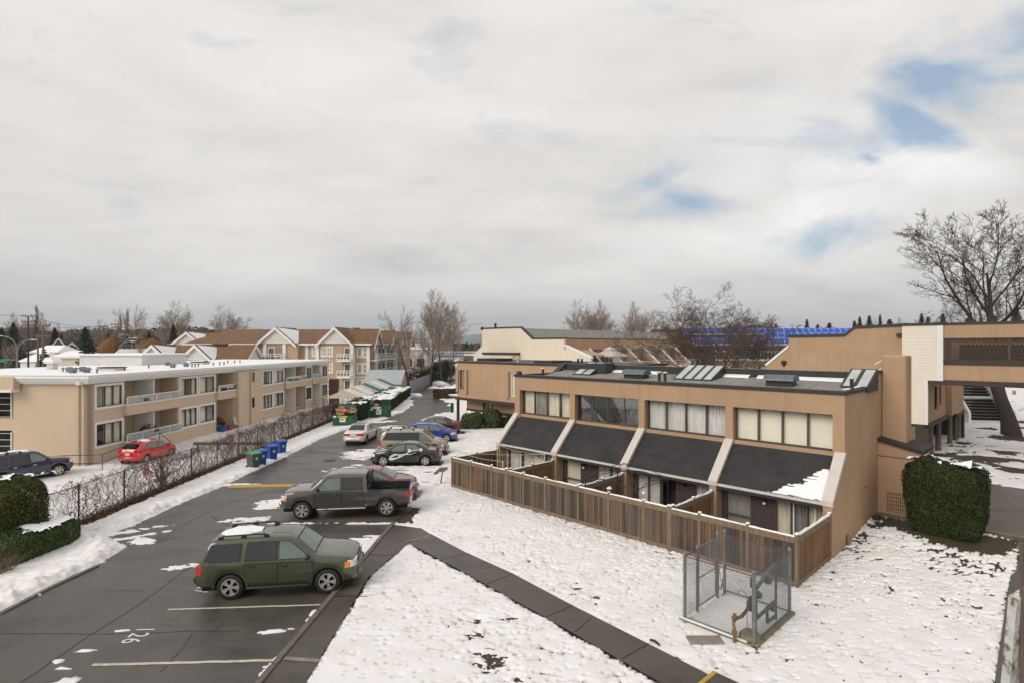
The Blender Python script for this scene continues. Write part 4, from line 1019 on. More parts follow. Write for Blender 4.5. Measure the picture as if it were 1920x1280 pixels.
    for sg in (-1,1):
        b=MB()
        def cur(f,n=16): return [f(i/n) for i in range(n+1)]
        decal(b,cur(lambda t:(.98-2.0*t,.50+.52*t-.10*math.sin(t*6))),.035,sg)
        decal(b,cur(lambda t:(.98-1.25*t,.48+.42*t+.10*math.sin(t*5))),.03,sg)
        decal(b,cur(lambda t:(.98-.9*t,.45+.18*t-.07*math.sin(t*5))),.03,sg)
        decal(b,cur(lambda t:(.9-.7*t,.62+.16*math.sin(t*3.1))),.024,sg)
        decal(b,cur(lambda t:(.35-1.15*t,.66+.24*t+.05*math.sin(t*7))),.022,sg)
        b.build('flame_stripe',MAT['sticker'],root)
        b=MB()
        for x,z in ((-.34,1.02),(-1.08,1.06)):
            b.add([(x+.1*math.cos(a*math.pi/6),sg*(c.yw(x,min(z,1.0))+.03),z+.1*math.sin(a*math.pi/6)) for a in range(12)],[tuple(range(12)) if sg<0 else tuple(range(12))[::-1]])
        b.build('round_sticker',MAT['sticker'],root)
    # --- beige minivan
    bei=P('beige_metallic_paint',(.34,.29,.225),.35,.3,.2)
    van=dict(paint=bei,R=.335,xw=(-1.5,1.5),sill=.27,k=.24,crown=.03,
     top=[(-2.42,.80),(-2.40,1.05),(-2.18,1.60),(-2.0,1.70),(-1.0,1.745),(.2,1.73),(.62,1.66),(1.42,1.10),(1.55,1.06),(2.0,.93),(2.25,.80),(2.38,.62)],
     belt=[(-2.42,.78),(-2.2,1.02),(-1,1.04),(1.2,1.0),(1.9,.84),(2.2,.70),(2.38,.55)],
     plan=[(-2.42,.78),(-2.3,.90),(-1.5,.965),(1.0,.965),(1.7,.90),(2.15,.74),(2.38,.5)],
     doors=[([(-.72,.36),(.38,.36),(.38,1.0),(-.72,1.0)],-.55,.9),([(.41,.36),(1.08,.36),(1.3,.97),(.41,1.0)],.56,.9)],
     wins=[([(-2.12,1.09),(-1.0,1.09),(-1.0,1.58),(-1.85,1.57)],True),([(-.95,1.09),(.36,1.09),(.36,1.58),(-.95,1.585)],True),([(.44,1.08),(1.26,1.06),(.70,1.50),(.55,1.57),(.44,1.575)],False)],
     ws=(1.40,.63,.95,.9),rw=(-2.36,-2.20,.9,.9),head=((1.95,2.15),(.60,.76),2.3),headlight_w=.2,tail=((-2.41,-2.25),(.72,1.08),-2.40),taillight_w=.14,
     fb=(.28,.5,'paint'),rb=(.34,.62,'paint'),mir=(1.08,1.1),mirmat=bei,rails=(-1.9,.1,.6),rplate=(.86,'plate'),snow=[(-1.7,-.9,.6,.6,.1)],spoiler=(-2.2,1.70,.28,.6),spokes='steel',rim='alloy_d',cladding=grey_lo)
    make_car(van,'parked_minivan','beige minivan with roof bars and dark side glass beside the black saloon','minivan',(-7.0,40.35),2,'cars parked along the kerb')
    # --- blue hatchback
    blu=P('bright_blue_paint',(.012,.04,.33),.25,.15,.1)
    def hatch(p,**k):
        d=dict(paint=p,R=.32,xw=(-1.28,1.28),sill=.25,k=.32,crown=.03,
         top=[(-2.02,.70),(-2.0,.90),(-1.92,1.05),(-1.45,1.36),(-1.2,1.42),(-.4,1.46),(.1,1.43),(.35,1.36),(1.18,.97),(1.3,.93),(1.75,.84),(1.95,.72),(2.02,.58)],
         belt=[(-2.02,.68),(-1.85,.98),(-1.4,1.02),(0,.93),(1.2,.89),(1.7,.76),(1.95,.62),(2.02,.52)],
         plan=[(-2.02,.66),(-1.9,.78),(-1.4,.855),(0,.87),(1.2,.865),(1.7,.80),(1.92,.68),(2.02,.5)],
         doors=[([(-.95,.55),(-.8,.36),(-.06,.34),(-.06,.90),(-.95,.93)],-.78,.84),([(-.03,.34),(.9,.34),(.95,.88),(-.03,.90)],.14,.82)],
         wins=[([(-1.35,1.06),(-.16,.97),(-.16,1.37),(-.9,1.35),(-1.15,1.27)],False),([(-.07,.97),(1.0,.94),(.42,1.26),(.2,1.35),(-.07,1.37)],False)],
         ws=(1.16,.37,.95,.9),rw=(-1.90,-1.47,.9,.88),head=((1.62,1.9),(.58,.76),1.97),headlight_w=.14,tail=((-1.98,-1.80),(.80,1.04),-1.99),taillight_w=.2,
         grille=(.36,.5,.34,'trim_b'),fb=(.24,.46,'paint'),rb=(.3,.58,'paint'),mir=(.86,1.0),mirmat=p,rplate=(.74,'plate'),rim='alloy',spokes=5)
        d.update(k); return d
    make_car(hatch(blu,ind=(1.60,1.68,.62,.74)),'parked_car','bright blue hatchback nosed towards the snowy verge','car',(-6.55,45.7),1,'cars parked along the kerb')
    mar=P('maroon_paint',(.055,.008,.014),.28,.2,.12)
    make_car(saloon(mar,spokes=7),'parked_car','maroon saloon, last of the parked row, beyond the blue hatchback','car',(-6.8,49.6),180,'cars parked along the kerb')
    # --- white coupe driving away
    whi=P('pearl_white_paint',(.66,.62,.53),.25,.0,.06)
    make_car(saloon(whi,rplate=(.72,'plate'),sunroof=(.28,-.78,.86,.84),spokes=7,rim='alloy_d',tail=((-2.2,-2.0),(.74,.92),-2.235),taillight_w=.36,glass_rear='tint',R=.335),'moving_car','cream white coupe with a black glass roof driving away along the road','car',(-12.25,45.6),88.5)
    # --- red hatch in the left lot
    r2=P('bright_red_paint',(.50,.014,.018),.28,.0,.06)
    make_car(hatch(r2,xw=(-1.2,1.2),R=.30,spokes='steel',snow=[(-1.0,-.35,.8,.8,-.1)],ind=(-1.96,-1.9,.7,.8)),'parked_car','bright red hatchback with snow on its roof below the beige block','car',(-26.3,40.6,LOT),84,'cars in the lower lot')
    # --- dark blue SUV
    dbl=P('dark_blue_paint',(.012,.018,.05),.28,.2,.15)
    s2=dict(suv); s2.update(paint=dbl,cladding=None,rim='alloy',spokes=6,railmat='metal_dk',snow=[(-1.95,-.9,.85,.85,0),(-.8,.15,.85,.85,0)],board=(-.95,.95,.36,'chrome'),handle='chrome')
    s2.pop('sunroof'); s2.pop('ind')
    make_car(s2,'parked_suv','dark blue four-wheel drive with snow along its roof in the lower lot','car',(-29.9,34.3,LOT),64,'cars in the lower lot')
    # --- small far vehicles
    wh2=P('plain_white_paint',(.6,.6,.6),.3,.0,.1)
    p2=dict(pick); p2.update(paint=wh2); p2.pop('ind')
    d=190.0
    make_car(p2,'parked_pickup','silver white pickup far off behind the street poles','pickup truck',(PX(55,150),150,-.2),2)
    slv=P('silver_paint',(.4,.42,.46),.3,.3,.1)
    make_car(saloon(slv),'parked_car','pale silver car at the far end of the lane by the snow bank','car',(PX(849,150),150),60)
    make_car(saloon(blk),'parked_car','small dark car in the far snowy car park','car',(PX(912,205),205),10)
    make_car(saloon(red),'parked_car','small red car in the far snowy car park','car',(PX(775,190),190),100)
    make_car(saloon(whi),'parked_car','small white car beyond the bare trees in the far car park','car',(PX(835,230),230),170)
# ------------------------------------------------------------------ building helpers
def uvs(o):
    """planar UVs in metres: u along the level line of each face, v up its slope"""
    me=o.data; ul=me.uv_layers.new(name='uv')
    for p in me.polygons:
        n=p.normal; h=Vector((-n.y,n.x,0))
        h=h.normalized() if h.length>.02 else Vector((1,0,0)); v=n.cross(h).normalized()
        for li in p.loop_indices:
            c=me.vertices[me.loops[li].vertex_index].co; ul.data[li].uv=(c.dot(h),c.dot(v))
    return o
def basis(o, ux, nrm):
    """matrix taking (along wall, outwards, up) to local space"""
    ux=Vector(ux).normalized(); n=Vector(nrm).normalized(); z=Vector((0,0,1))
    return Matrix(((ux.x,n.x,z.x,o[0]),(ux.y,n.y,z.y,o[1]),(ux.z,n.z,z.z,o[2]),(0,0,0,1)))
def window(parent, B, x0,x1,z0,z1, n=1, fm='white', cur=None, fw=.06, proud=.03, depth=.12, trim=0.0, curs=None, bars=(), glassm='glass', name='window', mw=None):
    """window > pane, curtain. B: wall basis; frame stands proud of the wall, pane and curtain sit behind it"""
    f=MB(); mw=mw or fw; w0=None
    def bx(b,a0,a1,y0,y1,c0,c1): b.box(a0,a1,y0,y1,c0,c1,M=B)
    if trim:
        bx(f,x0-trim,x1+trim,-.01,proud+.02,z1,z1+trim); bx(f,x0-trim,x1+trim,-.01,proud+.02,z0-trim,z0)
        bx(f,x0-trim,x0,-.01,proud+.018,z0,z1); bx(f,x1,x1+trim,-.01,proud+.018,z0,z1)
        w0=f.build(name,MAT['white'],parent); f=MB()
    bx(f,x0,x1,-depth*.4,proud,z1-fw,z1); bx(f,x0,x1,-depth*.4,proud,z0,z0+fw)
    bx(f,x0,x0+fw,-depth*.4,proud-.002,z0+fw,z1-fw); bx(f,x1-fw,x1,-depth*.4,proud-.002,z0+fw,z1-fw)
    for i in range(1,n):
        xm=x0+(x1-x0)*i/n; bx(f,xm-mw/2,xm+mw/2,-depth*.4,proud-.006,z0+fw,z1-fw)
    for t in bars:
        zm=z0+(z1-z0)*t; bx(f,x0+fw,x1-fw,-depth*.3,proud-.012,zm-mw/2,zm+mw/2)
    w=f.build('frame' if w0 else name,MAT[fm],w0 or parent); w=w0 or w
    p=MB(); q=fw*.5; p.quad(*[B@Vector(c) for c in ((x0+q,-.01,z0+q),(x1-q,-.01,z0+q),(x1-q,-.01,z1-q),(x0+q,-.01,z1-q))]); p.build('pane',MAT[glassm],w)
    if curs is None: curs=[cur]*n if cur else []
    if curs:
        for i,cm in enumerate(curs):
            if not cm: continue
            a,b_=x0+(x1-x0)*i/n,x0+(x1-x0)*(i+1)/n; c=MB(); k=26; vs=[]
            for j in range(k+1):
                t=j/k; xx=a+.02+(b_-a-.04)*t; yy=-depth*.75+.025*math.sin(t*k*1.9+i)
                if cm=='blinds': yy=-depth*.7
                vs+= [B@Vector((xx,yy,z0+.02)),B@Vector((xx,yy,z1-.02))]
            c.add(vs,[(2*j,2*j+2,2*j+3,2*j+1) for j in range(k)]); c.build('curtain' if cm!='blinds' else 'blind',MAT[cm],w)
    return w
def room(parent, B, x0,x1,z0,z1, d=1.0):
    """dark room behind a glazed opening"""
    r=MB(); r.box(x0,x1,-d,-d+.02,z0,z1,M=B); r.box(x0,x1,-d,-.3,z0,z0+.02,M=B)
    return r
def wallface(bm, B, x0,x1,z0,z1, holes, th=.22, mi=0):
    """wall slab with rectangular openings, cut into boxes"""
    xs=sorted({x0,x1}|{h[0] for h in holes}|{h[1] for h in holes})
    for i in range(len(xs)-1):
        a,b=xs[i],xs[i+1]
        if b-a<1e-5: continue
        hs=sorted([(h[2],h[3]) for h in holes if h[0]<=a+1e-6 and h[1]>=b-1e-6]); z=z0
        for (c,d) in hs:
            if c>z+1e-6: bm.box(a,b,-th,0,z,c,mi,M=B)
            z=d
        if z<z1-1e-6: bm.box(a,b,-th,0,z,z1,mi,M=B)
def rooftri(b, pts, mi=0): b.poly(pts,mi)

def TX(u, t):
    """town frame x of photo column u on the line y=t"""
    k=(u-CX)/F; ax,ay=P0[0]-t*TS,P0[1]+t*TC
    return (k*ay-ax)/(TC-k*TS)
def TZ(u,v,t):
    x=TX(u,t); return PZ(v,T2W(x,t)[1])

# ------------------------------------------------------------------ the townhouse row
def build_townhouses():
    L=17.85; root=thing('townhouse_row','tan two-storey townhouse row with black sloped roofs, white copings and fenced patios','townhouses',(P0[0],P0[1],0),TA)
    xs=[-.0,-4.5,-8.93,-13.33,-17.55]       # right faces of the party walls
    # end and party walls
    prof=[(0,-.3),(7.2,-.3),(7.2,6.48),(6.05,6.48),(5.05,5.84),(1.52,5.84),(1.52,3.56),(0,2.03)]
    w=MB(); w.prism(prof,'x',-.3,0); w.build('end_wall',MAT['stucco'],root,fix=True)
    w=MB(); w.box(0,.004,1.52,7.19,3.565,3.585); w.build('wall_joint',MAT['stucco_pipe'],root)
    w=MB(); w.prism(prof,'x',-L,-L+.3); w.build('end_wall',MAT['stucco'],root,fix=True)
    f=MB(); f.box(-L+.3,-.3,1.52,1.86,5.06,5.84)           # front beam
    for x in xs[1:-1]: f.box(x-.17,x+.17,1.52,1.86,3.4,5.06)
    f.box(-.42,-.3,1.522,1.86,3.4,5.06); f.box(-L+.3,-L+.42,1.522,1.86,3.4,5.06)
    f.box(-L+.3,-.3,1.60,1.86,3.3,3.62)
    for x in (-4.5,-8.93,-13.33): f.box(x-.17,x-.155,1.512,1.52,5.06,5.84); 
    f.build('front_wall',MAT['stucco'],root)
    for x in xs[1:-1]:
        p=MB(); p.prism([(0,-.3),(1.6,-.3),(1.6,3.56),(1.52,3.56),(0,2.03)],'x',x-.15,x+.15); p.build('party_wall',MAT['stucco'],root,fix=True)
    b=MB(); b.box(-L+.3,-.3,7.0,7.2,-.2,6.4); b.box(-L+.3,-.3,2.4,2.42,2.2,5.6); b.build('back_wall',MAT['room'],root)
    # copings on the slopes
    for i,x in enumerate([-.15]+[v for v in xs[1:-1]]+[-L+.15]):
        c=MB(); a=.19
        c.prism([(-.05,1.90),(-.05,2.09),(1.50,3.66),(1.56,3.66),(1.56,3.52),(.03,1.97),(.03,1.90)],'x',x-a,x+a); c.build('coping',MAT['white_cap'],root,fix=True)
    # sloped black roofs with gutters
    bays=[(xs[i+1]+.15,xs[i]-.15) for i in range(4)]; bays[0]=(xs[1]+.15,-.3); bays[3]=(-L+.3,xs[3]-.15)
    for i,(x0,x1) in enumerate(bays):
        r=MB(); a,bz=(.06,1.99),(1.84,3.70)
        r.add([(x0,a[0],a[1]),(x1,a[0],a[1]),(x1,bz[0],bz[1]),(x0,bz[0],bz[1]),(x0,a[0],a[1]-.1),(x1,a[0],a[1]-.1),(x1,bz[0],bz[1]-.1),(x0,bz[0],bz[1]-.1)],[(0,1,2,3),(7,6,5,4),(0,4,5,1),(1,5,6,2),(2,6,7,3),(3,7,4,0)])
        o=uvs(r.build('sloped_roof',MAT['shing_b'],root))
        g=MB(); g.box(x0,x1,.02,.058,1.90,2.0); g.build('eave_edge',MAT['white_d'],o)
        g=MB(); g.box(x0,x1,.0,.05,1.78,1.895); g.build('gutter',MAT['black_flash'],o)
        if i==0:        # snow left in the corner by the end wall, lying course by course
            nx,ny=96,60; xs_=np.linspace(x1-2.05,x1-.02,nx); ts=np.linspace(.015,.66,ny); XX,TT=np.meshgrid(xs_,ts,indexing='ij')
            dx=(x1-XX)/1.95; edge=(1-dx)*.62-TT+.06*np.minimum(1,dx*6)-.02      # wedge filling the corner by the coping
            course=np.floor(TT/.0625); rag=(np.vectorize(lambda c: random.Random(int(c)+3).uniform(-.10,.10))(course))
            nz=fbm(XX*4+7,TT*14,4)-.5; hh=edge+rag*.55+nz*.30
            fr=TT/.0625-course; hh=hh-.16*np.clip(1-np.abs(fr-.04)/.16,0,1)*np.clip(1.25-edge*3.2,0,1)
            hh=np.minimum(hh,(TT-.015)*1.2+.01+nz*.05); hgt=np.clip(hh*.16,-.02,.022)+(nz*.008)
            YY=a[0]+(bz[0]-a[0])*TT; ZZ=a[1]+(bz[1]-a[1])*TT+hgt+.002; YY=YY-hgt*.6
            I=np.arange(nx*ny).reshape(nx,ny); kp=(hgt[:-1,:-1]>-.012)|(hgt[1:,1:]>-.012); Q=np.stack([I[:-1,:-1],I[1:,:-1],I[1:,1:],I[:-1,1:]],-1)[kp]
            np_mesh('roof_snow',np.stack([XX.ravel(),YY.ravel(),ZZ.ravel()],-1),Q,MAT['snow_clean'],o,smooth=True)
            wt=MB(); pts=[]
            for (px,t) in [(-.35,.02),(-2.5,.02),(-2.6,.12),(-2.25,.17),(-1.9,.2),(-1.5,.3),(-1.3,.38),(-.9,.45),(-.35,.43)]:
                pts.append((px,a[0]+(bz[0]-a[0])*t,a[1]+(bz[1]-a[1])*t+.006))
            wt.poly(pts); wt.build('wet_patch',MAT['tar'],o)
    # upper strip windows: four lights each, curtains differ from house to house
    B=basis((0,1.80,0),(1,0,0),(0,-1,0))
    CUR=[['blinds']*4,['curtain_w','curtain_w','curtain_w','curtain_w'],['curtain_d']*4,['curtain','curtain_g','curtain','curtain']]
    wb=[(xs[1]+.17,-.42),(xs[2]+.17,xs[1]-.17),(xs[3]+.17,xs[2]-.17),(-L+.42,xs[3]-.17)]
    for (x0,x1),cu in zip(wb,CUR):
        window(root,B,x0,x1,3.64,5.055,4,'bronze',fw=.045,mw=.06,proud=.02,depth=.24,curs=cu,glassm='glass' if cu[0]!='curtain_d' else 'glass_r')
    # ground floor, set back below the roof
    Bg=basis((0,.55,0),(1,0,0),(0,-1,0))
    def cladding(x0,x1,z0,z1,mt='clad'):
        c=MB(); n=int((z1-z0)/.2); h=(z1-z0)/n
        for k in range(n):
            za,zb=z0+k*h,z0+(k+1)*h
            c.add([(x0,.55,za),(x1,.55,za),(x1,.575,zb),(x0,.575,zb),(x0,.6,za),(x1,.6,za)],[(0,1,2,3),(0,4,5,1)])
        c.build('cladding',MAT[mt],root)
    for i,(x0,x1) in enumerate(bays):
        lw=MB()
        fr=[(0.03,.30),(.53,.97)] if i in (0,2) else ([(.03,.27),(.36,.62)] if i==3 else [(.08,.40),(.43,.60)])
        if i==1: fr=[(.04,.36),(.37,.56),(.76,.97)]
        if i==3: fr=[(.03,.27),(.30,.55),(.74,.96)]
        hs=[(x0+(x1-x0)*a,x0+(x1-x0)*b,.06,1.88) for a,b in fr]
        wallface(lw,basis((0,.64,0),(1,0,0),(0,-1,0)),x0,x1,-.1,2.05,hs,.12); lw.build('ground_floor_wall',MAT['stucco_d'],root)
        last=x0
        for k,h in enumerate(hs):
            if h[0]-last>.12: cladding(last,h[0],.05,1.9,'clad' if i!=3 else 'cream_siding')
            last=h[1]
            if i==0: cs=[['curtain_g'],['curtain','curtain_g','curtain']][k]
            elif i==1: cs=[['curtain_w','curtain_w'],[None],['curtain_w']][k]
            elif i==2: cs=[['curtain'],['curtain','curtain']][k]
            else: cs=[['curtain_w'],['curtain'],['curtain_w']][k]
            window(root,basis((0,.60,0),(1,0,0),(0,-1,0)),h[0],h[1],h[2],h[3],len(cs),'bronze',fw=.05,proud=.02,depth=.2,curs=cs,name='patio_window',bars=(.35,) if (i==0 and k==0) or (i==2 and k==0) else ())
        if x1-last>.1: cladding(last,x1,.05,1.9,'clad' if i!=3 else 'cream_siding')
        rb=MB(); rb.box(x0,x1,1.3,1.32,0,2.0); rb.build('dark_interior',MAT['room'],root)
        la=MB(); lx=x0+(x1-x0)*[.44,.66,.36,.66][i]; la.lathe([(.0,-.02),(.05,-.02),(.06,.03),(.04,.06),(.0,.07)],12,(lx,.47,1.52)); la.box(lx-.03,lx+.03,.47,.56,1.52,1.6); la.build('porch_lamp',MAT['metal_dk'] if i!=0 else MAT['metal_dk'],root,smooth=40)
        if i in (0,2):
            gl=MB(); gl.lathe([(0,-.1),(.05,-.09),(.075,-.04),(.06,0),(.0,.01)],12,(lx,.45,1.48)); gl.build('lamp_globe',MAT['glow'],root,smooth=60)
    # white screen door frame of the nearest house
    x0,x1=bays[0]; s=MB(); xa,xb=x0+(x1-x0)*.70,x0+(x1-x0)*.90
    for q in ((xa,xa+.045,.1,1.72),(xb-.045,xb,.1,1.72),(xa+.045,xb-.045,1.675,1.72),(xa+.045,xb-.045,.1,.15)): s.box(q[0],q[1],.52,.55,q[2],q[3])
    s.build('screen_door',MAT['white'],root)
    # main roof
    r=MB(); r.add([(-L+.3,1.86,5.62),(-.3,1.86,5.62),(-.3,5.9,6.14),(-L+.3,5.9,6.14)],[(0,1,2,3)]); o=r.build('roof_membrane',MAT['membrane'],root)
    sm=MB()
    for x in np.arange(-L+1.2,-.5,1.22): sm.add([(x,1.87,5.626),(x+.03,1.87,5.626),(x+.03,5.88,6.142),(x,5.88,6.142)],[(0,1,2,3)])
    sm.build('roof_seam',MAT['black_flash'],o)
    k=MB(); k.box(-L+.0,-.3,5.9,6.1,5.6,6.52); k.build('back_parapet',MAT['memb_d'],root)
    k=MB(); k.box(-L-.03,.03,5.88,6.14,6.525,6.56); k.build('parapet_cap',MAT['galv_d'],root)
    k=MB(); k.box(-L-.05,.05,1.47,1.88,5.845,5.985); k.build('front_flashing',MAT['black_flash'],root)
    for x0,x1 in ((-.36,.05),(-L-.05,-L+.36)):
        k=MB(); k.prism([(1.88,5.845),(1.88,5.985),(5.0,5.985),(5.96,6.62),(7.25,6.62),(7.25,6.482),(6.03,6.482),(5.06,5.845)],'x',x0,x1); k.build('side_flashing',MAT['black_flash'],root,fix=True)
    sn=MB(); 
    for (a,b_) in ((-1.2,-5.0),(-5.4,-8.4),(-10.4,-12.6),(-15.0,-12.4)):
        n=20
        for i in range(n):
            xa,xb=a+(b_-a)*i/n,a+(b_-a)*(i+1)/n; wa,wb=[.18+.10*float(fbm(np.array(x*1.7),np.array(3.),3)) for x in (xa,xb)]
            sn.add([(xa,5.9,6.26),(xb,5.9,6.26),(xb,5.9-wb,6.17-wb*.05),(xa,5.9-wa,6.17-wa*.05),(xb,5.9-wb-.04,6.12-wb*.12),(xa,5.9-wa-.04,6.12-wa*.12)],[(0,1,2,3),(3,2,4,5)])
    sn.add([(-.3,2.0,6.0),(-.12,2.0,6.0),(-.12,4.9,6.03),(-.3,4.9,6.03)],[(0,1,2,3)]); sn.build('roof_snow',MAT['snow_clean'],root)
    # tilted skylights
    def skylight(u0,u1,n):
        xa,xb=TX(u0,5.2),TX(u1,5.2); s=MB(); y0,y1,z0,z1=4.35,5.96,5.93,6.70
        s.prism([(y0,z0-.15),(y0,z0+.05),(y1,z1),(y1,z0-.15)],'x',xa,xb); o=s.build('skylight',MAT['black_flash'],root,fix=True)
        p=MB(); w=(xb-xa)/n; sl=(z1-z0-.05)/(y1-y0)
        for i in range(n):
            a,b_=xa+w*i+.09,xa+w*(i+1)-.07; ya,yb=y0+.06,y1-.1
            p.add([(a,ya,z0+.05+sl*(ya-y0)+.012),(b_,ya,z0+.05+sl*(ya-y0)+.012),(b_,yb,z0+.05+sl*(yb-y0)+.012),(a,yb,z0+.05+sl*(yb-y0)+.012)],[(0,1,2,3)])
        p.build('pane',MAT['skyglass'],o)
    MAT['skyglass']=M('frosted_skylight_pane',(.40,.45,.43),.12,.12,1.5,spec=.7)
    skylight(1090,1122,2); skylight(1277,1348,4); skylight(1586,1638,2)
    # dormer-like dark upstand at the far end, vents and pipes
    d=MB(); d.prism([(-L+.3,5.98),(TX(1070,4.6),6.02),(TX(1090,4.6),6.62),(TX(1128,4.6),6.66),(TX(1128,4.6),5.7),(-L+.3,5.6)],'y',5.0,5.88); d.build('roof_upstand',MAT['memb_d'],root,fix=True)
    for u0,u1,t in ((1173,1214,4.3),(1437,1493,4.2)):
        xa,xb=TX(u0,t),TX(u1,t); v=MB(); v.box(xa+.08,xb-.08,t-.28,t+.28,5.85,6.16); n=9
        pr=[(t-.42*math.cos(a*math.pi/n),6.14+.26*math.sin(a*math.pi/n)) for a in range(n+1)]
        v.prism(pr,'x',xa,xb,1); v.build('roof_vent',[MAT['black_flash'],MAT['galv_d']],root,fix=True)
    for u,t,zt in ((1236,3.2,6.32),(1247,3.2,6.32),(1018,3.0,6.3),(1597,3.0,6.4),(1084,6.6,6.85),(1091,6.6,6.85)):
        x=TX(u,t); p=MB(); p.lathe([(.075,5.55),(.075,zt-.02),(.085,zt-.02),(.085,zt)],12,(x,t,0)); p.lathe([(0,zt+.08),(.12,zt+.05),(.135,zt+.015),(.135,zt),(.08,zt)],14,(x,t,0),mi=1); p.build('vent_pipe',[MAT['black_flash'],MAT['chair']],root,smooth=40)
    fx=MB(); x=-L+.2; fx.bbox((x,1.7,6.08),(.3,.22,.2),.03); fx.bbox((x+.02,1.62,6.02),(.2,.1,.12),.02); fx.build('flood_light',MAT['brown'],root)
    # chimney block and lean-to at the near end
    c=MB(); c.bbox((.46,7.45,3.6),(.92,1.1,7.36),.05); c.build('chimney',MAT['stucco'],root,smooth=30)
    s=MB(); s.prism([(.0,.0),(.0,3.55),(1.55,3.2),(1.55,0)],'y',6.3,8.2); s.build('lean_to',MAT['stucco'],root,fix=True)
    s=MB(); s.prism([(.0,3.57),(.0,3.70),(1.68,3.32),(1.68,3.19)],'y',6.18,8.3); uvs(s.build('lean_to_roof',MAT['shing_b'],root,fix=True))
    s=MB(); s.box(.0,1.55,6.285,6.3,2.9,2.925); s.build('trim_line',MAT['brown'],root)
    x0,x1=TX(1663,6.3),TX(1695,6.3); g=MB(); g.box(x0,x1,6.28,6.295,.62,1.42); o=g.build('lattice_vent',MAT['room'],root)
    g=MB()
    for i in range(9): x=x0+(x1-x0)*i/8; g.box(x-.022,x+.022,6.255,6.278,.6,1.44)
    for i in range(6): z=.62+.8*i/5; g.box(x0,x1,6.24,6.254,z-.022,z+.022)
    g.build('lattice_bar',MAT['stucco_d'],o)
    t=MB(); t.lathe([(.0,0),(.035,0),(.045,.03),(0,.04)],10,(.06,4.2,1.9)); t.tube([(0,4.2,1.88),(.06,4.2,1.9)],.015,6); t.build('tap',MAT['rustpipe'],root)
    m=MB(); m.bbox((.25,4.95,.55),(.28,.4,.14),.03); m.build('ground_lamp',MAT['metal_dk'],root)
    m=MB(); m.bbox((.07,1.75,.25),(.1,.2,.5),.03); m.build('pipe_box',MAT['yard_green'],root)

def build_block_b():
    x0=TX(857,0); o=G(857,788); root=thing('apartment_block','tan flat-roofed block behind the townhouse row, upper floor overhanging dark brown beams','building',(o[0],o[1],0),TA)
    L=19.0; B=basis((0,0,0),(1,0,0),(0,-1,0)); H=6.0
    def bx(u):
        k=(u-CX)/F; return (k*o[1]-o[0])/(TC-k*TS)
    a,b_,c,d=bx(862),bx(872.5),bx(957),bx(966)
    w=MB(); holes=[(a,b_,3.3,5.25),(c,c+1.15,3.0,5.25)]
    wallface(w,B,0,L,2.45,H-.02,holes,.3); w.box(0,.3,.3,9,2.45,H-.02); w.box(.3,L,8.7,9,.0,H-.03)
    for xx in (b_+.12,c-.42): w.box(xx,xx+.32,-.22,0,2.9,5.3)
    w.box(-.0,.32,-.16,0,3.0,5.3); w.build('upper_wall',MAT['stucco'],root)
    window(root,basis((0,.12,0),(1,0,0),(0,-1,0)),a,b_,3.3,5.25,1,'bronze','curtain_g',fw=.06); window(root,basis((0,.12,0),(1,0,0),(0,-1,0)),c,c+1.15,3.0,5.25,1,'white','curtain_w',fw=.09)
    r=MB(); r.box(-.1,L,-.08,9.1,H,H+.14); r.box(.6,3.5,2.2,4.6,H+.14,H+.42); r.box(9.8,12,1.2,4,H+.14,H+.36); r.build('flat_roof',MAT['black_flash'],root)
    g=MB(); wallface(g,basis((0,1.3,0),(1,0,0),(0,-1,0)),0.0,L,-.1,2.4,[(2.55,3.6,.55,2.2)],.2); g.box(0,.2,1.5,8.9,-.1,2.4); g.build('ground_floor_wall',MAT['stucco'],root)
    window(root,basis((0,1.38,0),(1,0,0),(0,-1,0)),2.55,3.6,.55,2.2,1,'brown','curtain_g',fw=.1,bars=(.5,))
    t=MB(); t.box(-.25,L,-.06,.0,2.2,2.46); t.box(-.25,-.02,-.06,1.3,2.2,2.44); t.box(0,L,1.24,1.28,.95,1.2); t.build('timber_band',MAT['brown'],root)
    for xx,mt in ((.05,'brown'),(5.2,'pole'),(9.5,'pole')):
        p=MB(); p.box(xx-.11,xx+.11,-.02,.2,-.1,2.44); p.build('post',MAT[mt],root)
    s=MB(); s.box(-1.2,.3,-.1,1.6,2.47,2.6); s.build('porch_roof',MAT['stucco_d'],root)
    n=MB(); n.box(-1.25,.3,-.14,1.62,2.6,2.66); n.build('porch_snow',MAT['snow_clean'],root)
    p=MB(); p.lathe([(.09,H+.1),(.09,H+.55),(.16,H+.55),(.1,H+.7),(0,H+.72)],12,(7.6,1.3,0)); p.build('vent_pipe',MAT['chair'],root,smooth=40)
    s=MB(); s.box(-.35,-.3,-.6,-.2,.85,1.85); sg=s.build('notice_board',MAT['green_sign']); sg.parent=None
    m=Matrix.Translation((o[0],o[1],0))@Matrix.Rotation(TA,4,'Z'); sg.data.transform(m); tag(sg,'small green notice board on the corner post of the tan block','sign')

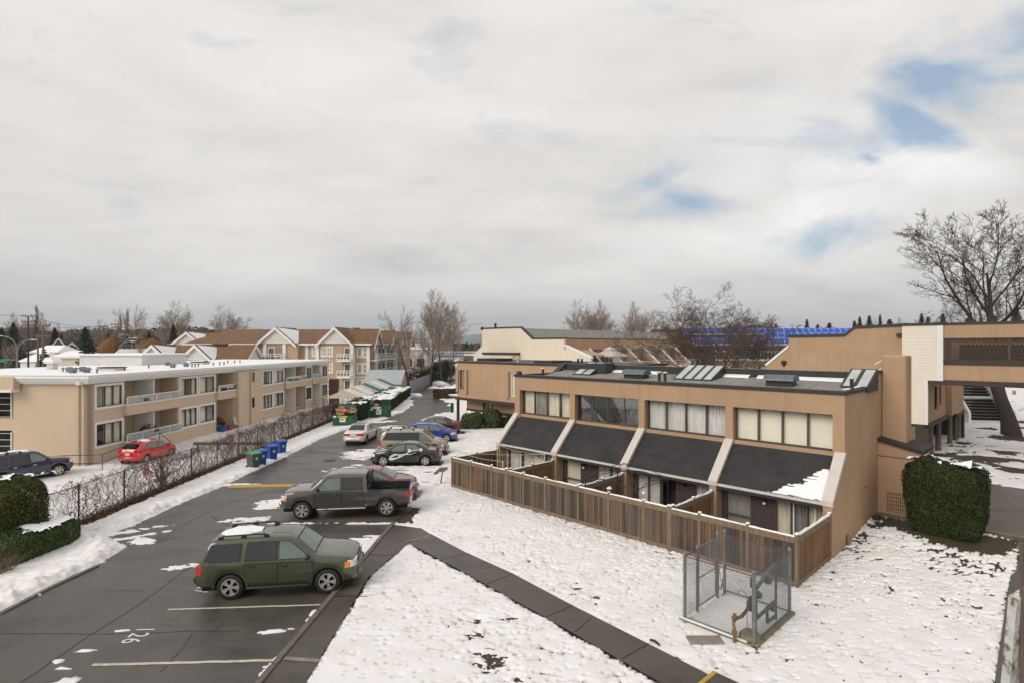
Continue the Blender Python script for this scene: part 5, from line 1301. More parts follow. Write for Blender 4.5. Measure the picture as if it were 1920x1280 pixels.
def build_block_c():
    # cream sided end wall with terraces running back
    q=(PX(1108,75),75.0); root=thing('terraced_block','cream sided block whose stepped roofline and terraces rise behind the flat tan roofs','building',(q[0],q[1],0),TA)
    def bx(u,y=0):
        k=(u-CX)/F; ax,ay=q[0]-y*TS,q[1]+y*TC; return (k*ay-ax)/(TC-k*TS)
    def bz(u,v): x=bx(u); return PZ(v,q[1]+x*TS)
    pr=[(bx(1108),0),(bx(1108),bz(1108,672)),(bx(1078),bz(1078,650)),(bx(1058),bz(1058,648)),(bx(1058),bz(1058,635.5)),(bx(998),bz(998,634.5)),(bx(976),bz(976,615)),(bx(904),bz(904,616)),(bx(904),bz(904,648)),(bx(888),bz(888,664)),(bx(886),0)]
    pr[2]=(bx(1059),bz(1059,648)); pr.pop(3)
    w=MB(); w.prism(pr,'y',0,.35); w.build('end_wall',MAT['cream_siding'],root,fix=True)
    zr=pr[3][1]; x1=bx(1058); x2=pr[4][0]; xt=pr[5][0]; zt=pr[5][1]; LY=46.0; xl=pr[6][0]
    # roof: flat along the terrace side, slope up to the higher back
    r=MB(); r.prism([(x1,zr-.05),(x2,zr),(xt,zt-.05),(xl,zt-.05),(xl,0),(x1,0)],'y',.36,LY); ro=r.build('roof_body',MAT['membrane'],root,fix=True)
    f=MB(); f.box(x1+.001,x1+.25,.0,LY,zr-1.5,zr+.03); f.build('fascia',MAT['stucco'],root)
    e=MB()
    path=[(x1+.1,zr),(x2,zr),(xt,zt),(xl,zt)]
    for i in range(3):
        (a,za),(b_,zb)=path[i],path[i+1]; e.prism([(a,za),(b_,zb),(b_,zb+.22),(a,za+.22)],'y',-.06,.45)
    e.box(x1+.05,x1+.3,.45,LY,zr+.03,zr+.16); e.build('roof_flashing',MAT['black_flash'],root)
    b=MB(); b.lathe([(0,-.3),(.22,-.2),(.3,0),(.22,.2),(0,.3)],10,(xl,0,zt+.1)); b.build('roof_ball_light',MAT['metal_dk'],root,smooth=60)
    pv=MB(); pv.box(xl+2.4,xl+2.6,.5,.8,zt,zt+.9); pv.build('vent_pipe',MAT['metal_dk'],root)
    # small projecting porch on the end wall
    xa,xb=bx(921),bx(973); zp=bz(940,664); p=MB(); p.box(xa,xb,-1.6,-.001,3,zp); p.build('porch_wall',MAT['cream_siding'],root)
    p=MB(); p.box(xa-.2,xb+.3,-1.8,.0,zp,zp+.32); p.build('porch_roof',MAT['black_flash'],root)
    p=MB(); p.box(bx(957),bx(971),-1.66,-1.6,3,zp-.6); p.build('porch_door',MAT['room'],root)
    # terraces along the long side
    zd=zr-4.3; d=MB(); d.box(x1+.0,x1+4.4,.36,LY,zd-.35,zd); d.box(x1,x1+4.2,.4,LY,0,zd-.36); d.build('terrace',MAT['stucco'],root)
    wl=MB(); holes=[]; n=9; pitch=4.9
    for i in range(n): holes.append((.36+i*pitch+1.9,.36+i*pitch+3.9,zd+.05,zd+2.15))
    Bt=basis((x1-.05,0,0),(0,1,0),(1,0,0)); wallface(wl,Bt,.4,LY,zd,zr-1.4,holes,.2); wl.build('terrace_wall',MAT['stucco'],root)
    for i,h in enumerate(holes): window(root,Bt,h[0],h[1],h[2],h[3],2,'white','curtain_g' if i%2 else 'curtain',fw=.08,name='terrace_door')
    for i in range(1,n):
        y=.36+i*pitch; s=MB(); s.prism([(x1,zd),(x1+3.2,zd),(x1+3.2,zd+.3),(x1+.3,zr-1.4),(x1,zr-1.4)],'y',y-.14,y+.14); s.build('divider',MAT['stucco'],root,fix=True)
        c=MB(); c.prism([(x1+3.25,zd+.25),(x1+3.25,zd+.45),(x1+.35,zr-1.25),(x1+.3,zr-1.45)],'y',y-.2,y+.2); c.build('divider_coping',MAT['white'],root,fix=True)
    c=MB(); c.prism([(pr[1][0]+.1,pr[1][1]),(pr[1][0]+.1,pr[1][1]+.25),(x1+.1,pr[2][1]+.2),(x1+.0,pr[2][1])],'y',-.05,.42); c.build('end_coping',MAT['white'],root,fix=True)
    rl=MB(); xr=x1+4.3
    for zz in (zd+.08,zd+1.05): rl.tube([(xr,.4,zz),(xr,LY,zz)],.05,5)
    for y in np.arange(.4,LY,1.6): rl.tube([(xr,y,zd),(xr,y,zd+1.1)],.04,5)
    for zz in (zd+1.0,): rl.tube([(xr,.2,zz),(x1+.6,.2,zz)],.05,5)
    rl.build('terrace_railing',MAT['white'],root)
    g=MB(); g.box(xr-.02,xr+.0,.5,5.0,zd+.1,zd+1.0); g.box(xr-.02,xr,5.4,10,zd+.1,zd+1.0); g.build('screen_cloth',MAT['purple'],root)
    sn=MB(); sn.box(x1+.3,x1+4.2,.5,LY,zd,zd+.05); sn.build('terrace_snow',MAT['snow_clean'],root)
    Mx=Matrix.Translation((q[0],q[1],0))@Matrix.Rotation(TA,4,'Z')
    # pergola and gazebo stand on the first terraces
    t=thing('lean_to_pergola','tan sheet pergola roof on posts on the first terrace of the cream block','pergola',Mx@Vector((x1+1.6,2.8,zd)),TA)
    p=MB(); p.add([(-1.4,-2.0,2.75),(1.8,-2.0,2.0),(1.8,2.0,2.0),(-1.4,2.0,2.75),(-1.4,-2.0,2.85),(1.8,-2.0,2.1),(1.8,2.0,2.1),(-1.4,2.0,2.85)],[(3,2,1,0),(4,5,6,7),(0,1,5,4),(1,2,6,5),(2,3,7,6),(3,0,4,7)]); p.build('sheet_roof',MAT['tarp'],t)
    for x,y in ((1.6,-1.8),(1.6,1.8),(1.6,0)):
        b=MB(); b.box(x-.07,x+.07,y-.07,y+.07,0,2.05); b.build('post',MAT['brown'],t)
    t=thing('gazebo','small pale pink fabric gazebo with a two-tier roof on the terrace','gazebo',Mx@Vector((x1+2.3,7.6,zd)),TA)
    b=MB()
    for (h0,r0,h1,r1) in ((2.0,1.75,2.75,.5),(2.85,.7,3.25,.05)):
        vs=[(sx*r0,sy*r0,h0) for sx,sy in ((-1,-1),(1,-1),(1,1),(-1,1))]+[(sx*r1,sy*r1,h1) for sx,sy in ((-1,-1),(1,-1),(1,1),(-1,1))]+[(sx*r0,sy*r0,h0-.2) for sx,sy in ((-1,-1),(1,-1),(1,1),(-1,1))]
        b.add(vs,[(i,(i+1)%4,4+(i+1)%4,4+i) for i in range(4)]+[(4,5,6,7)]+[(8+i,8+(i+1)%4,(i+1)%4,i) for i in range(4)])
    b.build('canopy',MAT['pinkcloth'],t)
    b=MB(); b.box(1.45,1.47,-1.5,.4,.2,2.0); b.build('side_curtain',MAT['canopy_w'],t)
    for sx in (-1,1):
        for sy in (-1,1): b=MB(); b.tube([(sx*1.6,sy*1.6,0),(sx*1.6,sy*1.6,2)],.05,6); b.build('pole',MAT['metal_dk'],t)

def build_block_d():
    q=(PX(1740,36.2),36.2); root=thing('walkway_block','tan building at right with white siding, bridge-like lattice balcony and posts underneath','building',(q[0],q[1],.4),TA)
    def bx(u,y=0):
        k=(u-CX)/F; ax,ay=q[0]-y*TS,q[1]+y*TC; return (k*ay-ax)/(TC-k*TS)
    def bz(u,v,y=0): x=bx(u,y); return PZ(v,q[1]+x*TS+y*TC)-.4
    f=lambda u,v:(bx(u),bz(u,v))
    pr=[f(1694,611.5),f(1602,616),f(1583,630.5),f(1478,632.5),f(1478,651),f(1436,686),(bx(1434),0),(bx(1694),0)]
    w=MB(); w.prism(pr,'y',.1,.5); w.build('end_wall',MAT['stucco'],root,fix=True)
    r=MB(); r.prism([(p[0],p[1]-.12) for p in pr[:4]]+[(pr[3][0],1.0),(pr[0][0],1.0)],'y',.52,24); r.build('roof_body',MAT['memb_d'],root,fix=True)
    e=MB()
    for i in range(3):
        (a,za),(b_,zb)=pr[i],pr[i+1]; e.prism([(a,za),(b_,zb),(b_,zb+.18),(a,za+.18)],'y',.02,.62)
    e.build('roof_flashing',MAT['black_flash'],root)
    c=MB(); (a,za),(b_,zb)=pr[4],pr[5]; c.prism([(a,za),(b_,zb),(b_-.1,zb+.16),(a,za+.2)],'y',.02,.6); c.build('coping',MAT['white'],root,fix=True)
    # siding panel, upper part wider
    xa,xm,xb=bx(1693),0.0,bx(1763); zb0=bz(1740,795); zs=bz(1740,712); ztop=bz(1720,611)
    s=MB(); s.box(xa,xm,-.25,.098,zb0,ztop); s.box(xm,xb-.12,-.25,.05,zs,ztop); s.build('siding_panel',MAT['white_siding'],root)
    s=MB(); s.box(xb-.12,xb+.18,-.27,.06,zs,ztop-.01); s.box(xm-.08,xm+.03,-.262,-.25,zb0,zs); s.build('corner_trim',MAT['white'],root)
    e=MB(); e.box(xa-.1,xb+.2,-.3,.2,ztop,ztop+.17); e.build('panel_flashing',MAT['black_flash'],root)
    lb=MB(); lb.box(xa-.35,xa-.06,-.1,.1,bz(1690,631),bz(1690,625)); lb.build('wall_lamp',MAT['metal_dk'],root)
    # bridge with fascias, lattice balcony
    XE=xb+34; zu0,zu1=bz(1766,634),bz(1766,610)
    zl0,zl1=bz(1766,711),bz(1766,683); zbm=bz(1766,718)
    t=MB(); t.box(xb+.18,XE,-.1,.2,zu0,zu1); t.box(xb+.18,XE,-.1,.2,zl0,zl1); t.build('balcony_fascia',MAT['stucco'],root)
    t=MB(); t.box(xm+.05,XE,-.2,.12,zbm-.08,zl0); t.box(xm+.05,XE,2.6,2.9,zbm-.08,zl0); t.box(xb,XE,-.14,-.05,bz(1766,683),bz(1766,673)); t.build('beam',MAT['brown'],root)
    t=MB(); t.box(xb+.18,XE,.2,2.9,zl0+.02,zl0+.2); t.box(xb,XE,-.14,1.3,zu1,zu1+.16); t.build('slab',MAT['black_flash'],root)  # roof slab cut short so daylight reaches the balcony back wall
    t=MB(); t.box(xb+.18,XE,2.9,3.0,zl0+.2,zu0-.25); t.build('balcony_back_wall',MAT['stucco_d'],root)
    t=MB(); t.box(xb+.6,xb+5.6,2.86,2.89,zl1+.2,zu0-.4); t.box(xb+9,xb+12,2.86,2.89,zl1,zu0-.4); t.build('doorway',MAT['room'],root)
    za,zc=bz(1766,673),zu0
    for i in range(6):
        x0=xb+.25+i*3.05; x1=x0+2.95; lt=MB(); rp=MB()
        h=zc-za; n=int(2.95/.2)
        for k in range(-int(h/.2)-1,n+1):
            for sg in (1,-1):
                xs_=x0+k*.2; 
                # clip diagonal at 45 degrees to the panel
                t0=max(0,(x0-xs_) if sg>0 else 0); 
                p0,p1=(xs_,0),(xs_+h,h)
                if p1[0]<=x0 or p0[0]>=x1: continue
                a0=max(p0[0],x0); a1=min(p1[0],x1); zz0,zz1=a0-xs_,a1-xs_
                if sg<0: zz0,zz1=h-zz0,h-zz1
                y=-.02 if sg>0 else -.0
                dx,dz=.018,.018*(1 if sg<0 else -1)
                lt.add([(a0-dx,y,za+zz0-dz),(a0+dx,y,za+zz0+dz),(a1+dx,y,za+zz1+dz),(a1-dx,y,za+zz1-dz)],[(0,1,2,3)])
        lt.build('lattice_panel',MAT['brown_l'],root)
        rp.box(x0-.07,x0+.07,-.06,.06,zl1,zu0); rp.build('post',MAT['brown_l'],root)
    # lower storey wall running back under the bridge, with projecting bays, posts below
    zw0=zb0+.05; hl=[(2.0,3.2,zw0+.8,zs-.3)]
    w=MB(); Bs=basis((xm,0,0),(0,1,0),(1,0,0)); wallface(w,Bs,.1,9.5,zw0,zs-.05,[(2.2,3.3,zw0+.7,zs-.5),(4.0,4.7,zw0+.9,zs-.5)],.25)
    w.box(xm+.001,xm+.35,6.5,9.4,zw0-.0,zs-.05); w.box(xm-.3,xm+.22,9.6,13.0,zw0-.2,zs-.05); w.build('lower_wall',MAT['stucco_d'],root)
    for a,b_ in ((2.2,3.3),(4.0,4.7)): window(root,basis((xm-.1,0,0),(0,1,0),(1,0,0)),a,b_,zw0+.7,zs-.5,1,'brown',None,fw=.07,glassm='glass_dark')
    t=MB(); t.box(xm-.2,xm+.08,-.2,9.6,zb0-.22,zb0+.04); t.box(xa,xm+.1,-.2,.1,zb0-.22,zb0-.0); t.box(xm-.3,xm+.3,9.5,13.1,zb0-.35,zw0-.2); t.build('beam',MAT['brown'],root)
    for y,x,mt,wd in ((1.6,.0,'pole',.14),(4.2,.0,'pole',.17),(8.2,.1,'pole_g',.15),(10.6,.1,'pole',.15),(11.6,.2,'pole_g',.13),(12.7,.3,'brown',.2)):
        p=MB(); p.lathe([(wd+.02,-.1),(wd,.4),(wd,zb0)],10,(xm+x-.1,y,0)) if mt!='brown' else p.box(xm+x-.3,xm+x,y-.2,y+.2,0,zb0); p.build('post',MAT[mt],root,smooth=40)
    p=MB(); p.box(xm-.95,xm-.62,-.26,.1,-.1,zb0-.2); p.build('post',MAT['pole_g'],root); p=MB(); p.box(xm-.6,xm+.05,-.22,.3,-.1,zb0-.2); p.box(xm-1.3,xm-.97,-.2,.3,-.1,zb0-.2); p.build('post',MAT['brown'],root)
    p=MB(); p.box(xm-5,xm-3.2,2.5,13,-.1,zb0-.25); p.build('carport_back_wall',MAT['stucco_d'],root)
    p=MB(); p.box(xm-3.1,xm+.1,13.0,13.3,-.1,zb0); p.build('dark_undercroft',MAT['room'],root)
    # far wing seen under the bridge
    w=MB(); w.box(xb+8,XE+10,26,26.4,-.4,6.2); w.build('rear_wall',MAT['stucco_d'],root)
    w=MB(); w.box(xb+8,XE+10,25.2,26,2.9,3.2); w.box(xb+8,XE+10,25.9,25.99,-.2,.9); w.build('rear_band',MAT['brown'],root)
    # outside stair with white strings
    Mx=Matrix.Translation((q[0],q[1],.4))@Matrix.Rotation(TA,4,'Z')
    Ys=53.0; st=thing('outdoor_stair','dark wooden outdoor stair with solid white side walls seen under the bridge','staircase',(PX(1853,Ys),Ys,.38),R(-12))
    n=17; rise=.265; run=.27; b=MB(); b2=MB()
    for i in range(n):
        b.box(-1.5,1.5,i*run,i*run+run+.05,i*rise+rise*.72,i*rise+rise); b2.box(-1.5,1.5,i*run+.2,i*run+.24,i*rise,i*rise+rise*.72)
    b.build('tread',MAT['tread'],st); b2.build('riser',MAT['room'],st)
    e=MB(); e.box(-1.5,1.5,-.12,.0,-.1,.28); e.box(-1.5,1.5,8*run-.02,8*run+.02,8*rise+.05,8*rise+.3); e.build('landing_edge',MAT['white_d'],st)
    for sg in (-1,1):
        s=MB(); s.prism([(-.2,-.1),(-.2,1.0),(n*run,n*rise+1.0),(n*run+1,n*rise+1.0),(n*run+1,-.1)],'x',sg*1.62-.1,sg*1.62+.1); s.build('side_wall',MAT['white'],st,fix=True)
    h=MB(); h.tube([(1.45,-.2,1.0),(1.45,n*run,n*rise+1.1)],.05,6); h.tube([(1.45,-.2,0),(1.45,-.2,1.0)],.05,6); h.tube([(2.0,-.3,0),(2.0,-.3,1.3)],.08,6); h.build('handrail',MAT['white'],st)
    # white stair rail rising behind the townhouse roof
    y=5.0; rl=thing('stair_railing','white stair railing rising behind the townhouse parapet beside the chimney','railing',(0,0,0))
    Yr=31.0; b=MB(); pa,pb=Vector((PX(1640,Yr),Yr,PZ(697,Yr))),Vector((PX(1672,Yr),Yr,PZ(680,Yr)))
    for o_ in (0,.42,-.5): b.tube([pa+Vector((0,0,o_)),pb+Vector((0,0,o_))],.03,6)
    for i in range(7): p=pa+(pb-pa)*i/6; b.tube([p+Vector((0,0,-.6)),p],.018,5)
    b.build('rail',MAT['white'],rl)
    sg=MB(); Y2=44; sg.box(PX(1898,Y2),PX(1904.5,Y2),Y2-.03,Y2,PZ(739,Y2),PZ(731,Y2)); o=sg.build('notice_sign',MAT['sign_pink']); tag(o,'small faded pink square sign beside the big tree trunk','sign')
    lb=thing('wall_lantern','small brown wall lantern on the parapet before the plain tan wall','lamp',(PX(1470,31),31,6.55)); b=MB(); b.bbox((0,0,.22),(.26,.2,.26),.04); b.box(-.04,.04,-.04,.04,0,.12); b.build('lamp_body',MAT['brown'],lb)
# ------------------------------------------------------------------ long beige block on the left
LA0=(-28.9,38.1); LAA=-math.atan2(.057,.998)
def LY(u):
    """distance along the long wall of photo column u"""
    k=(u-CX)/F; return (k*LA0[1]-LA0[0])/(.057-k*.998)
def build_left_block():
    root=thing('apartment_block','long beige two-storey block with white window trims and a snowy flat roof','building',(LA0[0],LA0[1],LOT),LAA)
    B=basis((0,0,0),(0,1,0),(1,0,0)); LEN=42.5; pk=MAT['stucco_pink']
    y=LY; U=(3.83,5.48); Lw=(1.14,2.84); sof=5.63
    wins=[(y(178),y(229.5),2,'W'),(y(337),y(402),0,'P'),(y(490.5),y(531),0,'P'),(y(571),y(584),1,'W'),(y(601),y(613),1,'W')]
    recess=[(y(233.5),y(333)),(y(405.5),y(437)),(y(533.5),y(569.5)),(y(586),y(600))]
    door=(y(480.5),y(489))
    wl=MB(); holes=[]
    for a,b_,n,k in wins:
        for z0,z1 in (U,Lw):
            if k=='W': holes.append((a+.1,b_-.1,z0+.1,z1-.1))
            else:
                m=(a+b_)/2; holes+= [(a+.1,m-.25,z0+.1,z1-.1),(m+.25,b_-.1,z0+.1,z1-.1)]
    for i,(a,b_) in enumerate(recess):
        holes+= [(a,b_,3.8,5.63),(a,b_,1.05 if i==0 else .1,3.05 if i!=1 else 3.1)]
    holes+= [(door[0],door[1],3.9,5.6),(door[0],door[1],.1,2.3)]
    wallface(wl,B,0,LEN,-.3,sof,holes,.25,0)
    # end wall and the projecting stair block
    Be=basis((0,0,0),(1,0,0),(0,-1,0))
    wl.box(-5.3,-.0,.0,.25,-.3,sof); wl.box(-16,-.25,LEN-.25,LEN,-.3,sof)
    for a,b_ in recess:
        wl.box(-1.75,-1.55,a-.2,b_+.2,-.3,sof-.02); 
        for e in (a,b_): wl.box(-1.56,-.24,e-.1 if e==a else e+.0,e if e==a else e+.1,-.3,sof-.02)
        wl.box(-1.6,-.25,a,b_,-.3,.1)
        wl.box(-1.6,.3 if a==recess[0][0] else .12,a+.001,b_-.001,3.06,3.16)
    wl.build('wall',pk,root)
    for i,(a,b_) in enumerate(recess):
        bb=MB(); bb.box(.001,.32 if i<3 else .15,a-.15,b_+.15,3.1,3.8)
        bb.build('balcony_front',pk,root)
        if i==0: bb=MB(); bb.box(.001,.32,a-.15,b_+.15,-.2,1.05); bb.build('balcony_front',pk,root)
    for i,(a,b_) in enumerate(recess):
        tr=MB(); tr.box(.0,.37 if i<3 else .2,a-.2,b_+.2,3.8,3.9)
        tr.build('balcony_ledge',MAT['white'],root)
        if i==0: tr=MB(); tr.box(.0,.37,a-.2,b_+.2,1.05,1.14); tr.build('balcony_ledge',MAT['white'],root)
    for i,(a,b_) in enumerate(recess):
        for z in ((3.9,1.14) if i==0 else (3.9,)):
            n={0:4,1:2,2:3,3:2}[i]; fr=MB(); xx=.3 if i<3 else .14
            fr.box(xx-.03,xx+.03,a-.1,b_+.1,z+.50,z+.56); 
            for k in range(n+1): yy=a-.1+(b_-a+.2)*k/n; fr.box(xx-.028,xx+.028,yy-.035,yy+.035,z,z+.5)
            o=fr.build('balcony_rail',MAT['white'],root); g=MB(); g.box(xx-.008,xx+.0,a-.08,b_+.08,z+.02,z+.49); g.build('pane',MAT['glass_r'],o)
        if i!=1:
            m=(a+b_)/2 if i!=3 else b_-.02; p=MB(); p.box(-1.5,.1,m-.05,m+.05,3.82,sof-.03); p.box(-1.5,.1,m-.05,m+.05,.1,3.05); p.build('divider',MAT['white'],root)
        # doors and windows at the back of the recess
        Br=basis((-1.54,0,0),(0,1,0),(1,0,0)); w=b_-a
        for z in (3.2,.12):
            if i==0:
                d=MB(); d.box(-1.54,-1.50,a+.95,a+1.6,z+.02,z+2.05); d.build('timber_door',MAT['tarp'],root)
                window(root,Br,a+.35,a+.9,z+.1,z+2.0,1,'white',None,fw=.06,glassm='glass_dark')
                window(root,Br,a+w*.52,a+w*.68,z+.1,z+2.05,1,'white','curtain',fw=.06)
            elif i==2: 
                d=MB(); d.box(-1.54,-1.49,a+w*.52,a+w*.75,z+.02,z+2.05); d.build('door',MAT['white'],root)
    for j,z in enumerate((3.25,.12)):
        d=MB(); d.box(-.22,-.2,door[0]+.03,door[1]-.03,z,z+2.1); d.build('door',MAT['white_d'] if j else MAT['glass_dark'],root)
    # projecting stair bay with slit windows and a rain pipe
    a,b_=y(437.5),y(480); p=MB(); wallface(p,basis((.55,0,0),(0,1,0),(1,0,0)),a,b_,-.3,sof-.02,[(y(463),y(468),4.45,5.45),(y(463),y(468),1.75,2.8)],.2); p.box(.0,.35,a,a+.2,-.3,sof-.02); p.box(0,.35,b_-.2,b_,-.3,sof-.02); p.build('stair_bay',pk,root)
    for z0,z1 in ((4.45,5.45),(1.75,2.8)): window(root,basis((.5,0,0),(0,1,0),(1,0,0)),y(463),y(468),z0,z1,1,'bronze',None,fw=.06,glassm='glass_dark')
    cu=[['curtain_g','curtain','curtain'],['curtain_d','curtain','curtain']]
    for wi,(a,b_,n,k) in enumerate(wins):
        for j,(z0,z1) in enumerate((U,Lw)):
            if k=='W': window(root,B,a+.1,b_-.1,z0+.1,z1-.1,3 if wi==0 else 2,'bronze',fw=.05,trim=.17,proud=.03,depth=.22,curs=(cu[j] if wi==0 else ['curtain',None]))
            else:
                m=(a+b_)/2
                window(root,B,a+.1,m-.25,z0+.1,z1-.1,3,'bronze',fw=.05,trim=.17,depth=.22,curs=['curtain','curtain','curtain_w'] if j else ['curtain','curtain_d','curtain']); window(root,B,m+.25,b_-.1,z0+.1,z1-.1,2,'bronze',fw=.05,trim=.17,depth=.22,curs=['curtain','curtain_g'])
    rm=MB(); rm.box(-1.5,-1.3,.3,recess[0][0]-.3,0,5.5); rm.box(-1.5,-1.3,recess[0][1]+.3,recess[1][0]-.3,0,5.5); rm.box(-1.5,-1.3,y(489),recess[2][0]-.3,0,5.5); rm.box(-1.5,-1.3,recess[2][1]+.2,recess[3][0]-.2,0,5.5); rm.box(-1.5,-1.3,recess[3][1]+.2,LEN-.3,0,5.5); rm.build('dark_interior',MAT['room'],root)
    # rain pipes
    for yy,xx in ((.35,.08),(y(459),.62),(y(481),.1),(y(570.5),.08)):
        d=MB(); d.box(xx-.05,xx+.05,yy-.05,yy+.05,0,5.6); d.build('rain_pipe',MAT['stucco_pipe'],root)
    d=MB(); d.box(-.62,-.50,-.1,0,0,5.6); d.build('rain_pipe',MAT['stucco_pipe'],root)
    h=MB(); h.bbox((-.35,-.25,5.72),(.34,.3,.34),.05); h.build('rain_hopper',MAT['white'],root)
    # stepped cornice and roof
    c=MB()
    for k,(o_,z0,z1) in enumerate(((.25,5.63,5.80),(.42,5.80,5.98),(.55,5.98,6.18))):
        c.box(-16.2,o_,-o_,LEN+o_,z0,z1)
    c.build('cornice',MAT['white'],root)
    c=MB(); c.box(-7.5,-4.7,-.62,-.1,5.25,6.12); c.build('stair_parapet',pk,root); 
    c=MB(); c.box(-16,-4.72,-.75,-.12,5.08,5.25); c.build('stair_ledge',MAT['white'],root)
    s=MB(); nx,ny=24,60
    vs=[];
    for i in range(nx+1):
        for j in range(ny+1):
            xx=-16+16.45*i/nx; yy=-.45+(LEN+.9)*j/ny; e=min(i,nx-i,j,ny-j); zz=6.19+(.06 if e>0 else 0.005)+.02*float(fbm(np.array(xx),np.array(yy),3)); vs.append((xx,yy,zz))
    s.add(vs,[(i*(ny+1)+j,(i+1)*(ny+1)+j,(i+1)*(ny+1)+j+1,i*(ny+1)+j+1) for i in range(nx) for j in range(ny)]); s.build('roof_snow',MAT['snow_clean'],root,smooth=50)
    # stair block with barred openings at the far left of the end
    st=MB(); wallface(st,basis((0,.35,0),(1,0,0),(0,-1,0)),-16,-5.3,-.3,sof,[(-8.2,-5.75,3.2,5.1),(-8.2,-5.75,.3,2.35),(-14,-9,3.2,5.1),(-14,-9,.3,2.35)],.2); st.build('stair_wall',pk,root)
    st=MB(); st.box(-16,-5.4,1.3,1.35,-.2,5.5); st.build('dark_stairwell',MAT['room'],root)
    bz=MB()
    for z0 in (3.2,.3):
        for k in range(5): z=z0+.1+k*.44; bz.tube([(-14,.3,z),(-5.6,.3,z)],.022,5)
        bz.box(-5.72,-5.62,.2,.36,z0,z0+1.95)
    bz.build('stairwell_bar',MAT['white_d'],root)
    # roof furniture
    def rp(u,v,z): 
        Y=F*(CAMZ-(z+LOT))/(v-HZ) if abs(v-HZ)>1 else 60; X=PX(u,Y); dx,dy=X-LA0[0],Y-LA0[1]; return (dx*math.cos(LAA)+dy*math.sin(LAA),-dx*math.sin(LAA)+dy*math.cos(LAA))
    for u,v in ((130,697),(136.5,699),(155,696),(163,698),(314,685),(324,689),(349,687),(386,682)):
        x,yy=rp(u,v,6.25); g=MB(); g.box(x-.15,x+.15,yy-.15,yy+.15,6.2,6.48); g.prism([(x-.26,6.46),(x+.26,6.46),(x,6.64)],'y',yy-.24,yy+.24); g.build('roof_vent',MAT['galv'],root,fix=True)
    for u,v in ((118,696),(143,696),(182,699),(234,694),(279,690),(360,688),(366,688),(372,687),(400,685),(412,684),(420,684),(427,681),(440,681),(450,680)):
        x,yy=rp(u,v,6.25); g=MB(); g.lathe([(.06,6.2),(.06,6.5),(.1,6.5),(.1,6.56),(0,6.58)],8,(x,yy,0)); g.build('vent_pipe',MAT['galv'],root,smooth=40)
    for u0,u1,v in ((184,216,695),(358,381,683)):
        x,yy=rp(u0,v,6.25); x2,_=rp(u1,v,6.25); g=MB(); g.box(x,x2,yy,yy+1.2,6.2,6.48); g.box(x-.06,x2+.06,yy-.06,yy+1.26,6.48,6.56,1); g.build('roof_hatch',[MAT['white_d'],MAT['metal_dk']],root)
    x,yy=rp(98,692,6.25); g=MB(); g.box(x-.26,x+.26,yy-.26,yy+.26,6.2,6.75); g.box(x-.38,x+.38,yy-.38,yy+.38,6.75,6.92,1); g.prism([(x-.5,6.9),(x+.5,6.9),(x+.22,7.25),(x-.22,7.25)],'y',yy-.42,yy+.42,2); g.build('chimney',[MAT['chair'],MAT['white'],MAT['snow_clean']],root,fix=True)
    x,yy=rp(213,686,6.25); x2,_=rp(352,686,6.25); g=MB(); g.box(-15.5,-9.0,yy+2,yy+9,6.2,7.25); g.box(-15.7,-8.8,yy+1.8,yy+9.2,7.25,7.4,1); g.build('roof_penthouse',[MAT['white_d'],MAT['snow_clean']],root)
    # clutter in the recess: pots, boxes, chair
    Mx=Matrix.Translation((LA0[0],LA0[1],LOT))@Matrix.Rotation(LAA,4,'Z')
    a,b_=recess[1]
    def put(name,label,cat,lx,ly,lz,fn,grp=None):
        t=thing(name,label,cat,Mx@Vector((lx,ly,lz)),LAA,grp); fn(t); return t
    def tub(mat): 
        def f(t): b=MB(); b.bbox((0,0,.22),(.55,.6,.44),.05); b.build('tub',MAT[mat],t,smooth=40); b=MB(); b.bbox((0,0,.47),(.6,.66,.06),.02); b.build('lid',MAT[mat],t,smooth=40)
        return f
    put('storage_tub','blue storage tub in the open ground-floor recess of the beige block','storage box',.35,a+.5,.0,tub('bin_blue')); put('storage_tub','teal storage tub behind the blue tub in the recess','storage box',-.4,a+.7,.1,tub('teal')); put('storage_tub','red storage tub next to the white chair in the recess','storage box',.3,a+1.5,.0,tub('red'))
    def chair(t):
        b=MB(); b.bbox((0,0,.42),(.5,.52,.06),.02); b.build('seat',MAT['chair'],t,smooth=40); b=MB(); b.add([(-.28,-.25,.42),(-.28,.25,.42),(-.45,.25,1.15),(-.45,-.25,1.15),(-.24,-.25,.42),(-.24,.25,.42),(-.41,.25,1.15),(-.41,-.25,1.15)],[(0,1,2,3),(7,6,5,4),(0,4,5,1),(1,5,6,2),(2,6,7,3),(3,7,4,0)]); b.build('backrest',MAT['chair'],t)
        for sx in (-.22,.22):
            for sy in (-.22,.22): b=MB(); b.tube([(sx*1.15,sy*1.1,0),(sx,sy,.42)],.025,6); b.build('leg',MAT['chair'],t)
    put('garden_chair','faded white high-backed garden chair before the recess of the beige block','chair',.65,b_-.2,0,chair)
    a,b_=recess[2]; put('garden_chair','grey garden chair on the far ground-floor patio of the beige block','chair',.1,a+3.2,.1,chair)
    def heap(t):
        b=MB(); rnd=random.Random(5)
        vs=[];fs=[]
        for k in range(500):
            a=rnd.uniform(0,6.28); r=rnd.random()**.5; x,y_,z=.8*r*math.cos(a),.5*r*math.sin(a),(1-r*r)*.75*rnd.random()**.4+.35; s_=.07
            d=Vector((rnd.uniform(-1,1),rnd.uniform(-1,1),rnd.uniform(-1,1))).normalized()*s_; e=d.cross(Vector((rnd.random(),rnd.random(),1))).normalized()*s_*.6; c=Vector((x,y_,z)); o=len(vs); vs+= [c-d,c+e,c+d,c-e]; fs.append((o,o+1,o+2,o+3))
